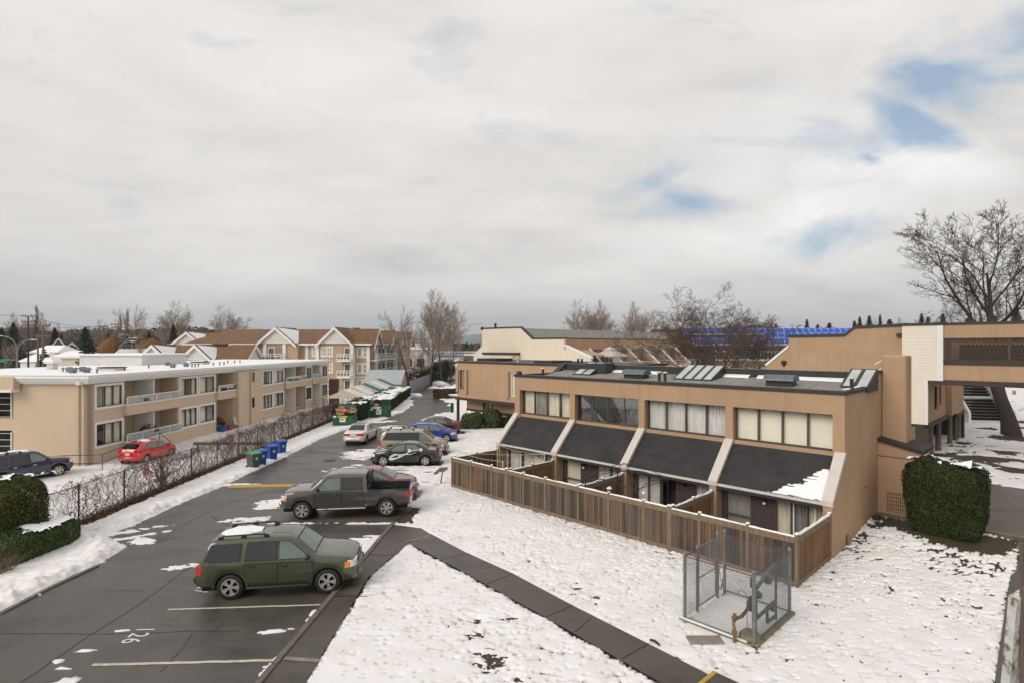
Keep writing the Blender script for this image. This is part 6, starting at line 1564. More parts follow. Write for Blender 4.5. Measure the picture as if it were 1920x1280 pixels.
        b.add(vs,fs); b.build('dead_leaves',MAT['leaf_litter'],t); b=MB(); b.lathe([(.5,.0),(.62,.4),(.55,.42),(0,.38)],16); b.build('pot',MAT['pale_brown'],t,smooth=40)
    a,b_=recess[1]; put('potted_shrub','heap of dead brown plants in a pot in the open recess','plant',-.6,a+1.2,.3,heap)
    a,b_=recess[0]; put('potted_shrub','dry brown plant on the lower balcony near the red car','plant',-.35,a+3.1,1.1,heap)

# ------------------------------------------------------------------ gabled apartment complex behind
def gable(parent, x, y0, y1, hw, z0, zp, roofm='shing_br', over=.45, snow=False):
    """front gable facing -y: white pediment, barge boards, roof prism running back"""
    g=MB(); g.prism([(x-hw+.1,z0),(x+hw-.1,z0),(x,zp-.12)],'y',y0+.28,y0+.45); g.build('pediment',MAT['white_ped'],parent,fix=True)
    d=MB(); d.prism([(x-hw*.28,zp-(zp-z0)*.30),(x+hw*.28,zp-(zp-z0)*.30),(x,zp-.25)],'y',y0+.24,y0+.279); d.box(x-hw+.5,x+hw-.5,y0+.255,y0+.279,z0+.55,z0+.62); d.build('gable_vent',MAT['white_d'],parent,fix=True)
    th=.34; r=MB(); e=over; s=(zp-z0)/hw
    for sg in (-1,1):
        xo=x+sg*(hw+e); zo=z0-s*e
        r.add([(x,y0-.05,zp+.18),(xo,y0-.05,zo+.18),(xo,y1,zo+.18),(x,y1,zp+.18),(x,y0-.05,zp+.08),(xo,y0-.05,zo+.08),(xo,y1,zo+.08),(x,y1,zp+.08)],[(0,1,2,3),(7,6,5,4),(0,4,5,1),(1,5,6,2),(2,6,7,3),(3,7,4,0)])
    o=uvs(r.build('gable_roof',MAT[roofm],parent,fix=True))
    b=MB()
    for sg in (-1,1):
        xo=x+sg*(hw+e); zo=z0-s*e
        b.prism([(x,zp+.17),(xo,zo+.17),(xo-sg*.0,zo-.32),(x,zp-.36)],'y',y0-.09,y0+.06)
    b.build('barge_board',MAT['white'],parent,fix=True)
    if snow:
        n=MB(); sg=1; xo=x+hw+e*.4; zo=z0-s*e*.4
        n.add([(x+.15,y0+.35,zp+.18-s*.15+.06),(xo,y0+.35,zo+.25),(xo+.2,y0+2.4,zo+.26),(x+.6,y1-.2,zp+.18-s*.6+.06)],[(0,1,2,3)]); n.build('roof_snow',MAT['snow_clean'],parent)
def build_apartments():
    MAT['white_ped']=siding('white_pediment_boards',(.66,.64,.60),.25)
    O=(-24.6,96.0); root=thing('gabled_apartments','three-storey tan apartment building with brown gabled roofs and white balconies','building',(O[0],O[1],-.3),LAA)
    W=32.0; D=14.0; ev=8.35; rz=11.0
    def ex(u,y=0):
        X=PX(u,O[1]); return (X-O[0])/ (math.cos(LAA))*1.0
    w=MB(); B=basis((0,0,0),(1,0,0),(0,-1,0)); Bs=basis((0,0,0),(0,1,0),(1,0,0))
    w.box(-W,-.25,0,.25,-.3,ev); w.box(-.25,0,0,30,-.3,ev); w.box(-W,-.25,D-.2,D,-.3,ev); w.box(-12,-.25,29.7,30,-.3,ev)
    for x0,x1 in ((ex(478)-.2,ex(560)),(ex(598),ex(663)-.1)): w.box(x0,x1,-1.0,0,-.3,ev)
    w.build('wall',MAT['stucco_apt'],root)
    # main roof: hip along x and along y
    r=MB(); e=.6; hz=ev; ry=D/2
    r.add([(-W-e,-e,hz),(0+e,-e,hz),(-ry,ry,rz),(-W+3,ry,rz),(0+e,30+e,hz),(-ry,30-3,rz),(-D-e,30+e,hz),(-D-e,D+e,hz),(-W-e,D+e,hz)],[(0,1,2,3),(1,4,5,2),(4,6,5),(6,7,2,5),(7,8,3,2),(8,0,3)])
    uvs(r.build('roof',MAT['shing_br'],root))
    g=MB(); g.box(-W-e,e,-e-.08,-e+.04,hz-.28,hz+.02); g.box(e-.04,e+.08,-e+.041,30+e,hz-.28,hz+.02); g.build('gutter',MAT['white'],root)
    gable(root,ex(520),-1.6,6.4,3.15,ev,11.0,snow=True); gable(root,ex(632),-1.6,6.4,2.85,ev,11.0)
    # side gables facing +x
    for k,L_ in enumerate((2.6,13.0,20.0,27.5)):
        t=bpy.data.objects.new('side_gable',None); COL.objects.link(t); t.parent=root; t.rotation_euler=(0,0,R(90)); t.location=(1.1,L_,0)
        gable(t,0,0,6.2,2.3,ev-.1,10.75)
    # white corner boards, bands and bays
    t=MB()
    for u in (498,535,573,598,663,690.5): x=ex(u); t.box(x-.28,x+.28,-1.2 if 598<=u<=664 or u in(498,535) else -.12,-.0,-.3,ev)
    for y in (3.4,4.6,10.2,16.2,18.0,22.8): t.box(.0,.25,y-.25,y+.25,-.3,ev)
    t.box(-W,.05,-.06,0,2.55,2.75); t.box(0,.08,0,30,2.5,2.7); t.box(0,.06,0,4,5.4,5.5); t.build('white_trim',MAT['white'],root)
    # windows
    wn=[(466,472,0),(480,493,0),(539,545,0),(550,553,0),(584,592,0),(606,615,-1.0),(617,626,-1.0)]
    for u0,u1,yy in wn:
        for f in range(3):
            z0=f*2.75+.75; Bw=basis((0,yy,0),(1,0,0),(0,-1,0)); window(root,Bw,ex(u0),ex(u1),z0,z0+1.5,2 if u1-u0>7 else 1,'white','curtain' if (u0+f)%3 else None,fw=.12,trim=.16,proud=.05,bars=(.5,),glassm='glass_dark' if (u0+f)%3==0 else 'glass')
    for u0,u1 in ((440,446),(413,420)):
        window(root,B,ex(u0),ex(u1),6.25,7.75,2,'white',None,fw=.12,trim=.16,bars=(.5,),glassm='glass_dark')
    for f in range(3):
        z=f*2.75
        for a,b_,yy in ((ex(500),ex(533),-1.0),(ex(645),ex(662),-1.0)):
            if f==0 and a<-10: continue
            d=MB(); d.box(a+.1,b_-.1,yy-.02,yy+.0,z+.1,z+2.3); d.build('recess',MAT['recess'],root)  # flat panel on the wall, recess shade put into its tan
            window(root,basis((0,yy-.03,0),(1,0,0),(0,-1,0)),a+.3,a+1.5,z+.15,z+2.25,1,'white','curtain_w',fw=.14,name='balcony_door')
            if f:
                s=MB(); s.box(a-.4,b_+.3,yy-1.5,yy,z-.15,z+.12); s.build('balcony',MAT['white'],root)
                rl=MB(); xs=np.linspace(a-.35,b_+.25,5)
                for x in xs: rl.box(x-.06,x+.06,yy-1.5,yy-1.4,z+.12,z+1.15)
                for zz in (z+.25,z+.75,z+1.12): rl.box(a-.35,b_+.25,yy-1.5,yy-1.42,zz-.05,zz+.05)
                for zz in (z+.25,z+.75,z+1.12): rl.box(b_+.2,b_+.3,yy-1.5,yy,zz-.05,zz+.05)
                rl.build('balcony_rail',MAT['white'],root)
                gp=MB(); gp.box(a-.3,b_+.2,yy-1.46,yy-1.45,z+.3,z+.7); gp.build('rail_pane',MAT['glass_r'],root)
        # corner balcony and side balconies
        if f:
            s=MB(); s.box(-.2,1.2,.6,3.0,z-.15,z+.12); s.build('balcony',MAT['white'],root)
            rl=MB()
            for zz in (z+.25,z+.75,z+1.12): rl.box(1.1,1.2,.6,3.0,zz-.05,zz+.05)
            for y in (.6,1.4,2.2,3.0): rl.box(1.1,1.2,y-.06,y+.06,z+.12,z+1.15)
            rl.build('balcony_rail',MAT['white'],root)
        window(root,basis((0,-.0,0),(1,0,0),(0,-1,0)),ex(670),ex(678),z+.6,z+2.2,1,'white','curtain',fw=.12,trim=.14); window(root,basis((0,-.0,0),(1,0,0),(0,-1,0)),ex(681),ex(688),z+.6,z+2.2,1,'white','curtain',fw=.12,trim=.14,bars=(.5,))
        for y0,y1 in ((5.0,9.9),(10.6,15.9),(18.4,22.4)):
            d=MB(); d.box(.0,.03,y0,y1,z+.15,z+2.45); d.build('recess',MAT['recess'],root)  # no real depth: a thin panel coloured as a shaded recess
            for (a,b_) in ((y0+.4,y0+(y1-y0)*.42),(y0+(y1-y0)*.55,y1-.3)): window(root,basis((.04,0,0),(0,1,0),(1,0,0)),a,b_,z+.4,z+2.3,1,'white',None if f%2 else 'curtain_g',fw=.14,glassm='glass_dark')
            rl=MB(); rl.box(.1,.9,y0,y1,z-.1,z+.12)
            for zz in (z+.3,z+.8,z+1.15): rl.box(.82,.9,y0,y1,zz-.06,zz+.06)
            for y in np.linspace(y0,y1,4): rl.box(.82,.9,y-.07,y+.07,z+.12,z+1.15)
            rl.build('balcony',MAT['white'],root)
    ch=MB(); ch.box(-7.6,-6.4,14,15,rz-.6,rz+.5); ch.box(-20,-19,7.2,8,rz-.5,rz+.2); ch.build('roof_vent',MAT['pale_brown'],root)
    # lower wings to the left
    def wing(O,x0,x1,ev,rz,gs,label,side):
        t=thing('gabled_apartments',label,'building',(O[0],O[1],-.3),LAA); D=9.0
        w=MB(); w.box(x0,x1,0,D,-.3,ev); w.build('wall',MAT['stucco_apt'],t)
        r=MB(); e=.6; r.add([(x0-e,-e,ev),(x1+e,-e,ev),(x1-D/2,D/2,rz),(x0+D/2,D/2,rz),(x1+e,D+e,ev),(x0-e,D+e,ev)],[(0,1,2,3),(1,4,2),(4,5,3,2),(5,0,3)]); uvs(r.build('roof',MAT['shing_br'],t))
        g=MB(); g.box(x0-e,x1+e,-e-.08,-e+.04,ev-.3,ev+.02); g.build('gutter',MAT['white'],t)
        for (gx,hw) in gs: gable(t,gx,-1.4,4.2,hw,ev,rz-.05,snow=True)
        if side is not None:
            s=bpy.data.objects.new('side_gable',None); COL.objects.link(s); s.parent=t; s.rotation_euler=(0,0,R(90)); s.location=(x1+.9,side,0); gable(s,0,0,4.2,2.6,ev-.05,rz-.1)
        v=MB(); v.box((x0+x1)/2+1,(x0+x1)/2+3.4,D/2-.5,D/2+.4,rz-.3,rz+.25); v.build('roof_vent',MAT['metal_dk'],t)
        return t
    O1=(PX(454,90),90.0); f=lambda u:PX(u,90)-O1[0]
    wing(O1,f(256),0,5.75,8.1,[(f(289),2.55),(f(372),2.55)],'low front wing with brown roof and white gables just above the snowy flat roof',2.6)
    O2=(PX(478,110),110.0); f2=lambda u:PX(u,110)-O2[0]
    t2=wing(O2,f2(318),2,8.3,10.6,[(f2(353),2.95),(f2(428),2.85)],'taller middle wing with two white gables between the front wing and main block',None)
    B=basis((0,0,0),(1,0,0),(0,-1,0))
    for u in (450,466,480): window(t2,B,f2(u)-.7,f2(u)+.7,6.0,7.7,2,'white',None,fw=.12,trim=.14,bars=(.5,),glassm='glass_dark')
# ------------------------------------------------------------------ leafy masses
def leaf_cloud(pts, nrm, size, seed, jitter=1.0):
    """numpy arrays of quads: one leaf at each point, roughly facing nrm"""
    r=np.random.default_rng(seed); n=len(pts); d=nrm+r.normal(0,jitter*.55,(n,3)); d/=np.linalg.norm(d,axis=1)[:,None]+1e-9
    t=r.normal(0,1,(n,3)); a=np.cross(d,t); a/=np.linalg.norm(a,axis=1)[:,None]+1e-9; b=np.cross(d,a)
    s=size*r.uniform(.6,1.35,(n,1)); a=a*s; b=b*s*.62
    V=np.stack([pts-a,pts+b,pts+a,pts-b],1).reshape(-1,3); return V,np.arange(4*n).reshape(n,4)
def rbox_points(n, hx,hy,h, r, seed, top=1.0, lump=.06, base=0.0, bulge=0.0):
    """points over a rounded block standing on the ground, with outward normals"""
    g=np.random.default_rng(seed); P=[];N=[]
    areas=[2*hy*h,2*hy*h,2*hx*h,2*hx*h,4*hx*hy*top]; k=g.choice(5,n,p=np.array(areas)/sum(areas))
    u=g.uniform(-1,1,n); v=g.uniform(0,1,n); w=g.uniform(-1,1,n)
    p=np.zeros((n,3)); 
    for i,(ax,sg) in enumerate(((0,1),(0,-1),(1,1),(1,-1))):
        m=k==i
        p[m,ax]=sg*(hx if ax==0 else hy); p[m,1-ax]=u[m]*(hy if ax==0 else hx); p[m,2]=v[m]*h
    m=k==4; p[m,0]=u[m]*hx; p[m,1]=w[m]*hy; p[m,2]=h
    # pull to a rounded box
    q=np.stack([np.clip(p[:,0],-hx+r,hx-r),np.clip(p[:,1],-hy+r,hy-r),np.clip(p[:,2],base,h-r)],1)
    d=p-q; l=np.linalg.norm(d,axis=1)[:,None]+1e-9; nn=d/l
    low=np.clip(1-p[:,2:3]/(h*.45),0,1); rr=r*(1-.30*low**2)
    s=q+nn*rr*g.uniform(.80,1.03,(n,1))
    if bulge: f=1+bulge*np.sin(np.clip(s[:,2:3]/h,0,1)*math.pi); s=np.concatenate([s[:,:2]*f,s[:,2:3]],1)
    lum=fbm(s[:,0]*1.7+s[:,2]*1.3+seed,s[:,1]*1.7-s[:,2]*.9,4)-.5
    s=s+nn*(lum*lump*4)[:,None]; return s,nn
def hedge(name, label, cat, loc, rz, hx,hy,h, r=.3, n=9000, leaf=.05, mat='hedge', snow=0.0, lump=.06, seed=1, bulge=0.0, group=None, snow_edge=None):
    t=thing(name,label,cat,loc,rz,group)
    P,N=rbox_points(n,hx,hy,h,r,seed,lump=lump,bulge=bulge); V,Q=leaf_cloud(P,N,leaf,seed); np_mesh('foliage',V,Q,MAT[mat],t)
    c=MB(); c.bbox((0,0,h*.47),(2*(hx-.16),2*(hy-.16),h*.90),r*.9); c.build('branches',MAT['hedge_core'],t,smooth=50)  # solid filler, the hedge's inner shade put into its dark colour
    if snow>0:
        nx,ny=int(hx*2/.06),int(hy*2/.06); xs=np.linspace(-hx*1.0,hx*1.0,nx); ys=np.linspace(-hy,hy,ny); X,Y=np.meshgrid(xs,ys,indexing='ij')
        m=fbm(X*1.5+seed*3,Y*1.5,4)+.35*(fbm(X*6,Y*6+seed,3)-.5); ed=np.minimum(hx-np.abs(X),hy-np.abs(Y)); hh=(m-.62+.24*snow)*.5-.13*np.exp(-ed/.12)
        if snow_edge: hh=hh+snow_edge(X,Y)
        lum=fbm(X*1.7+h*1.3+seed,Y*1.7-h*.9,4)-.5
        Z=h+lum*lump*4-.015+np.clip(hh,-.15,.05)-.3*np.clip(r*.55-ed,0,1)**1.3; keep=hh>-.0
        I=np.arange(nx*ny).reshape(nx,ny); kk=keep[:-1,:-1]&keep[1:,1:]&keep[1:,:-1]&keep[:-1,1:]
        Q=np.stack([I[:-1,:-1],I[1:,:-1],I[1:,1:],I[:-1,1:]],-1)[kk]
        if len(Q): np_mesh('snow_cap',np.stack([X.ravel(),Y.ravel(),Z.ravel()],-1),Q,MAT['snow_clean'],t,smooth=True)
    return t
def TW(x,y,z=0): X,Y=T2W(x,y); return (X,Y,z)

# ------------------------------------------------------------------ cedar fences, cage, garden things
def cedar_fence(name,label,p,q,posts,h=1.62,boards='fence_w',snow=True,post_w=.1,caps=True,double=()):
    """p, q town-frame ends; posts: distances from p"""
    a=Vector(p);b=Vector(q);L=(b-a).length;d=(b-a)/L; ang=math.atan2(d.y,d.x)
    X,Y=T2W(*p); t=thing(name,label,'fence',(X,Y,0),TA+ang); rnd=random.Random(int(L*100))
    for i,s in enumerate(posts):
        w=post_w*(1.9 if i in double else 1); o=MB(); o.bbox((s,0,(h+.06)/2-.1),(w,.11,h+.26),.012); po=o.build('post',MAT['fence_post'],t)
        if caps:
            c=MB(); c.bbox((s,0,h+.09),(w+.02,.13,.05),.02); c.build('post_snow',MAT['snow_clean'],po,smooth=40)
    for i in range(len(posts)-1):
        s0,s1=posts[i]+.05,posts[i+1]-.05
        if s1-s0<.1: continue
        o=MB(); n=max(2,round((s1-s0)/.14)); w=(s1-s0)/n; dz=rnd.uniform(-.02,.02)
        for k in range(n):
            y=rnd.uniform(-.006,.006); o.box(s0+k*w+.004,s0+(k+1)*w-.004,-.02+y,.0+y,.1,h-.05+dz)
        pa=o.build('board_panel',MAT[boards],t)
        r=MB(); r.box(s0,s1,-.05,.04,h-.10+dz,h-.0+dz); r.box(s0,s1,-.048,-.021,.03,.2); r.box(s0,s1,-.045,-.021,h-.2+dz,h-.1+dz); r.build('rail',MAT['fence_post'],pa)
        if snow:
            sn=MB(); m=24; lo=[];up=[]
            for k in range(m+1):
                x=s0+(s1-s0)*k/m; v=.045*float(fbm(np.array(x*2.3+X),np.array(1.3),3))*2*(1 if snow is True else snow); z=h+dz+.003
                lo+= [(x,-.05,z),(x,.045,z)]; up+= [(x,-.035,z+v),(x,.03,z+v)]
            for k in range(m):
                j=2*k; sn.add([lo[j],lo[j+2],up[j+2],up[j],lo[j+1],lo[j+3],up[j+3],up[j+1]],[(0,1,2,3),(5,4,7,6),(3,2,6,7)])
            sn.build('rail_snow',MAT['snow_clean'],pa)
    return t
def chainlink(b, p, q, z0, z1, pitch=.07, r=.0034):
    """woven mesh between p and q (Vectors, level), as crossing straight wires"""
    L=(q-p).length; d=(q-p)/L; H=z1-z0; n=int((L+H)/pitch)
    for k in range(n+1):
        s=-H+k*pitch
        for sg in (1,-1):
            a0,a1=max(s,0),min(s+H,L)
            if a1-a0<.01: continue
            za,zb=(a0-s),(a1-s)
            if sg<0: za,zb=H-za,H-zb
            b.tube([p+d*a0+Vector((0,0,z0+za)),p+d*a1+Vector((0,0,z0+zb))],r,3,caps=False)

def build_yard():
    us=[848,884,922,950,982,1023,1084.5,1142,1207.5,1256,1312,1402]
    front=[0.0]+[-TX(u,-3.37) for u in us][::-1]; 
    xl=TX(848,-3.37); ps=sorted([TX(u,-3.37)-xl for u in us]+[-.05-xl]); ps[0]=0
    cedar_fence('cedar_fence','long weathered cedar board fence in front of the townhouse patios',(xl,-3.37),(-.05,-3.37),ps,snow=.7,double=(3,9))
    cedar_fence('cedar_fence','short cedar fence from the front corner back to the near end wall',(-.06,-3.3),(-.06,-.08),[0.02,3.2],snow=True,boards='fence_new')
    for x,lab,b in ((-4.5,'orange-brown dividing fence left of the nearest patio, snow along its top','fence_new'),(-8.93,'orange-brown dividing fence between the second and third patios','fence_new'),(-13.33,'orange-brown dividing fence right of the farthest patio','fence_new'),(-17.7,'grey end fence from the long fence back to the farthest townhouse wall','fence_w')):
        cedar_fence('cedar_fence',lab,(x,-3.25),(x,-.08),[0.05,1.6,3.12],boards=b,snow=1.2 if x>-10 else .4)
    # gas cage
    o=G(1284,1164); A=W2T(*G(1284,1164)); Bq=W2T(*G(1345,1108)); Dq=W2T(*G(1409.5,1217)); 
    t=thing('gas_meter_cage','chain-link cage on a timber sill in the snowy lawn before the cedar fence','cage',(o[0],o[1],.03),TA)
    LX=1.92; LYY=2.45; P=[Vector((0,0,0)),Vector((LX,0,0)),Vector((LX,LYY,0)),Vector((0,LYY,0))]; H=1.88
    for x,y,hh,r in ((0,0,H,.045),(LX,0,H+.02,.05),(LX,LYY,H,.045),(0,LYY,H+.06,.045),(0,.72,H+.0,.04),(0,1.98,H+.1,.045)):
        b=MB(); b.lathe([(r,-.1),(r,hh-.03),(r*1.15,hh-.03),(r*1.15,hh+.01),(r*.5,hh+.05),(0,hh+.05)],14,(x,y,0)); b.build('post',MAT['galv'],t,smooth=40)
    for i,(a,c,mt) in enumerate(((P[0],P[1],'rust'),(P[1],P[2],'rust'),(P[2],P[3],'rust'),(P[0],Vector((0,.72,0)),'rust'))):
        b=MB(); b.tube([a+Vector((0,0,H-.08)),c+Vector((0,0,H-.08))],.016,6); b.build('top_rail',MAT[mt],t,smooth=40)
    for a,c in ((P[0],P[1]),(P[1],P[2]),(P[2],P[3])):
        b=MB(); b.tube([a+Vector((0,0,.1)),c+Vector((0,0,.1))],.024,8); b.build('bottom_rail',MAT['galv_d'],t,smooth=40)
        b=MB(); chainlink(b,a,c,.08,H-.06); b.build('wire_mesh',MAT['wire'],t)
    b=MB(); chainlink(b,P[0],Vector((0,.72,0)),.08,H-.06); b.build('wire_mesh',MAT['wire'],t)
    # gate
    g=MB(); a,c=Vector((0,.80,0)),Vector((0,1.86,0))
    for z in (.14,.95,H-.04): g.tube([a+Vector((0,0,z)),c+Vector((0,0,z))],.017,6)
    for q in (a,c): g.tube([q+Vector((0,0,.14)),q+Vector((0,0,H-.04))],.018,6)
    g=g.build('gate',MAT['galv'],t,smooth=40); b=MB(); chainlink(b,a,c,.14,H-.05); b.build('wire_mesh',MAT['wire'],g)
    s=MB(); s.box(-.12,LX+.1,-.1,.02,-.12,.07); s.box(LX-.02,LX+.12,-.1,LYY+.1,-.12,.09); s.build('timber_sill',MAT['yard_green'],t)
    s=MB(); s.box(-.1,LX-.15,-.09,-.0,.07,.095); s.build('sill_snow',MAT['snow_clean'],t)
    # gas meter gear inside
    m=thing('gas_meter','rusty yellow gas pipework with grey regulators inside and below the cage','gas meter',TW(*W2T(*G(1405,1205)),.05),TA)
    b=MB(); b.tube([(-.25,-.32,-.1),(-.25,-.32,.36),(-.3,-.26,.42),(-.36,-.12,.44),(-.36,.0,.46),(-.26,.1,.52)],.042,10); b.lathe([(.06,0),(.075,.03),(.06,.08)],10,(-.25,-.32,.22)); b.build('yellow_pipe',MAT['rustpipe'],m,smooth=40)
    b=MB(); b.bbox((-.37,-.04,.50),(.13,.15,.12),.03); b.lathe([(.0,0),(.05,0),(.05,.06),(0,.07)],10,(-.36,-.06,.55)); b.build('valve',MAT['rustpipe'],m,smooth=40)
    b=MB(); b.tube([(-.26,.1,.5),(-.16,.28,.7),(-.12,.35,1.0),(-.02,.42,1.04),(.0,.42,.55)],.045,10); b.bbox((-.1,.33,.78),(.2,.2,.28),.06); b.build('rusty_riser',MAT['rust'],m,smooth=40)
    b=MB(); b.tube([(.05,.25,0),(.05,.25,1.25)],.04,10); b.tube([(.05,.3,1.3),(.1,1.2,1.62),(.1,1.5,1.6)],.05,10); b.tube([(.1,1.5,1.6),(.1,1.5,.1)],.035,8); b.tube([(.05,.3,.5),(.1,1.45,.62)],.045,10); b.tube([(.08,.95,.62),(.08,.95,.2),(.1,1.45,.2)],.045,8); b.build('steel_pipe',MAT['galv_d'],m,smooth=40)
    for x,y,z,r in ((.1,.9,1.40,.15),(.02,.5,1.06,.11),(.1,1.25,.5,.10)):
        b=MB(); b.lathe([(0,-.09),(r*.7,-.07),(r,-.015),(r,.015),(r*.7,.07),(0,.1)],18,(x,y,z),axis='y'); b.build('regulator',MAT['galv_d'],m,smooth=40)
    b=MB(); b.bbox((-.06,.3,1.42),(.09,.1,.3),.03); b.build('meter_box',MAT['pale_brown'],m); b=MB(); b.bbox((.0,.05,.12),(.5,.4,.3),.1); b.build('mossy_base',MAT['yard_green'],m)
    b=MB(); b.tube([(-.08,.05,.0),(-.08,.05,1.06),(-.1,.04,1.14)]+[(-.2+.1*math.cos(a*.5),.03,1.14+.1*math.sin(a*.5)) for a in range(0,8)],.009,5); b.build('conduit',MAT['galv'],m,smooth=40)
    # dead climber in the cage corner
    v=thing('dead_vine','dry brown vine stems twisted round the far corner post of the cage','plant',TW(*W2T(*G(1350,1106)),.05),TA); b=MB(); rnd=random.Random(8)
    for k in range(7):
        p=[Vector((rnd.uniform(-.1,.15),rnd.uniform(-.2,.05),0))]
        for i in range(9): p.append(p[-1]+Vector((rnd.uniform(-.07,.07),rnd.uniform(-.07,.07),rnd.uniform(.08,.24))))
        b.tube(p,[.014*(1-i/14) for i in range(10)],5,caps=False)
    b.build('stems',MAT['vine'],v)
    # footing slab seen through the thaw
    X,Y=G(1322,1203); s=MB(); s.bbox((X,Y,.0),(.9,.42,.16),.02); tag(s.build('concrete_pad',MAT['concrete']),'bare wet concrete pad in trodden snow beside the cage','concrete pad')
    # steel gazebo frame on the third patio, washing line on the first
    z=thing('metal_gazebo','bare black metal gazebo frame with arched roof ribs on the third patio','gazebo',TW(-7.6,-1.75,0),TA); X0,X1,Y0,Y1=-1.25,1.35,-1.25,1.15
    for x in (X0,X1):
        for y in (Y0,Y1): b=MB(); b.tube([(x,y,0),(x,y,1.95)],.022,6); b.build('pole',MAT['metal_dk'],z)
    for (a,c) in (((X0,Y0),(X1,Y0)),((X1,Y0),(X1,Y1)),((X1,Y1),(X0,Y1)),((X0,Y1),(X0,Y0))):
        b=MB()
        for zz,am in ((1.92,0),(1.82,.26)):
            b.tube([(a[0]+(c[0]-a[0])*i/10,a[1]+(c[1]-a[1])*i/10,zz+am*math.sin(math.pi*i/10)) for i in range(11)],.014,5)
        b.build('rail',MAT['metal_dk'],z)
    for (x,y) in ((X0,Y0),(X1,Y0),(X1,Y1),(X0,Y1)):
        b=MB(); b.tube([(x*(1-i/8),y*(1-i/8),1.95+.62*math.sin(math.pi/2*i/8)) for i in range(9)],.014,5); b.build('roof_rib',MAT['metal_dk'],z)
    w=thing('washing_line','sagging white washing line strung between thin poles on the farthest patio','washing line',TW(-16.6,-1.6,0),TA)
    pts=[(-1.0,-1.5),(2.6,-1.5),(2.8,1.4),(-1.0,1.45)]
    for x,y in pts: b=MB(); b.tube([(x,y,0),(x,y,1.95)],.02,6); b.build('pole',MAT['white'],w)
    for (a,c,s_) in ((pts[0],pts[1],.1),(pts[1],pts[2],.25),(pts[2],pts[3],.12),(pts[3],pts[0],.3),(pts[0],pts[2],.1)):
        b=MB(); b.tube([(a[0]+(c[0]-a[0])*i/8,a[1]+(c[1]-a[1])*i/8,1.93-s_*math.sin(math.pi*i/8)) for i in range(9)],.009,4); b.build('line',MAT['canopy_m'],w)
    b=thing('bird_house','tiny snow-topped bird house on a fence post of the third patio','bird house',TW(TX(1142,-3.37),-3.37,1.74),TA); q=MB(); q.box(-.05,.05,-.05,.05,-.02,.1); q.prism([(-.09,.09),(.09,.09),(0,.18)],'y',-.08,.08,1); q.build('box',[MAT['pale_brown'],MAT['snow_clean']],b,fix=True)
    for u,lab in ((1207,'small solar lamp on a cedar fence post before the third patio'),):
        b=thing('solar_lamp',lab,'lamp',TW(TX(u,-3.0),-3.0,0),TA); q=MB(); q.tube([(0,0,0),(0,0,1.75)],.012,5); q.build('stake',MAT['metal_dk'],b); q=MB(); q.lathe([(.02,1.7),(.06,1.82),(.075,1.84),(.02,1.92),(0,1.93)],12); q.build('lamp_head',MAT['glow'],b,smooth=40)
    st=MB(); x,y=G(826,907); st.tube([(x,y,-.05),(x+.14,y+.1,.95)],[.05,.03],6); tag(st.build('leaning_stake',MAT['fence_post']),'short leaning brown stake in the snow left of the cedar fence','stake')
    # fallen twig near the cage path
    lg=MB(); a,c=G(1219,1205),G(1237,1215); lg.tube([(a[0],a[1],.09),((a[0]+c[0])/2,(a[1]+c[1])/2+.02,.12),(c[0],c[1],.09)],[.03,.035,.025],6); tag(lg.build('stick',MAT['bark_dark']),'dark broken stick lying at the snowy edge of the walkway','stick')
    # leaves scattered on the snow: nobody could count them
    rnd=np.random.default_rng(5); n=1300; P=np.stack([rnd.uniform(-7,9,n),rnd.uniform(-9,4.5,n)],1); W=np.array([T2W(*p) for p in P]); h=snow_depth(W[:,0],W[:,1]); k=(h>.01)&(rnd.random(n)<np.clip(.12+.12*P[:,0],.04,1)); W=W[k]; h=h[k]
    V,Q=leaf_cloud(np.stack([W[:,0],W[:,1],gz(W[:,0],W[:,1])+h+.012],1),np.tile([0,0,1.],(len(W),1)),.035,4,.5); tag(np_mesh('fallen_leaves',V,Q,MAT['leaf_litter']),'brown fallen leaves scattered over the snowy lawn','leaves',kind='stuff')
    # paired clipped thujas at the right, shrubs by the tan block
    q=(2.5,4.6); hedge('clipped_bush','big clipped dark green bush with a snow-dusted top beside the right-hand drive','bush',TW(q[0],q[1]+.55,gz1(*T2W(*q))),TA,1.27,.78,2.85,r=.72,n=62000,leaf=.036,mat='hedge',snow=.7,lump=.13,seed=3,bulge=.06)
    x,y=G(896,806); hedge('round_shrub','round olive shrub with snow on its crown before the tan block','shrub',(x-.6,y+1.2,0),0,.95,.85,1.45,r=.6,n=4500,leaf=.09,mat='hedge2',snow=.7,lump=.16,seed=6); hedge('round_shrub','taller leafy green shrub beside the snow-topped shrub','shrub',(x+1.2,y+1.5,0),0,.85,.8,1.75,r=.7,n=4500,leaf=.1,mat='hedge2',lump=.2,seed=7)
    x,y=G(935,803); hedge('round_shrub','small dark shrub against the far coping of the townhouse row','shrub',(x+.6,y+1,0),0,.8,.7,.95,r=.5,n=2600,leaf=.08,mat='hedge',lump=.12,seed=8)
    x,y=G(834,768); hedge('low_hedge','low brown clipped hedge under a snow cap at the bend of the lane','hedge',(-9.4,84,0),R(-20),1.35,3.0,1.55,r=.4,n=6000,leaf=.09,mat='leaf_hedge',snow=1.6,lump=.05,seed=9)
    # mossy out-of-doors wall of the camera's own building, close at the right
    b=MB(); rnd=random.Random(12); prof=[]
    wl=thing('balcony_edge','pale flaking mossy edge of a near wall at the right border','wall',(0,0,0),0)
    path=[(1.55,1.60,6.6),(1.66,1.78,6.86),(1.72,1.86,7.0),(1.78,1.93,7.15)]
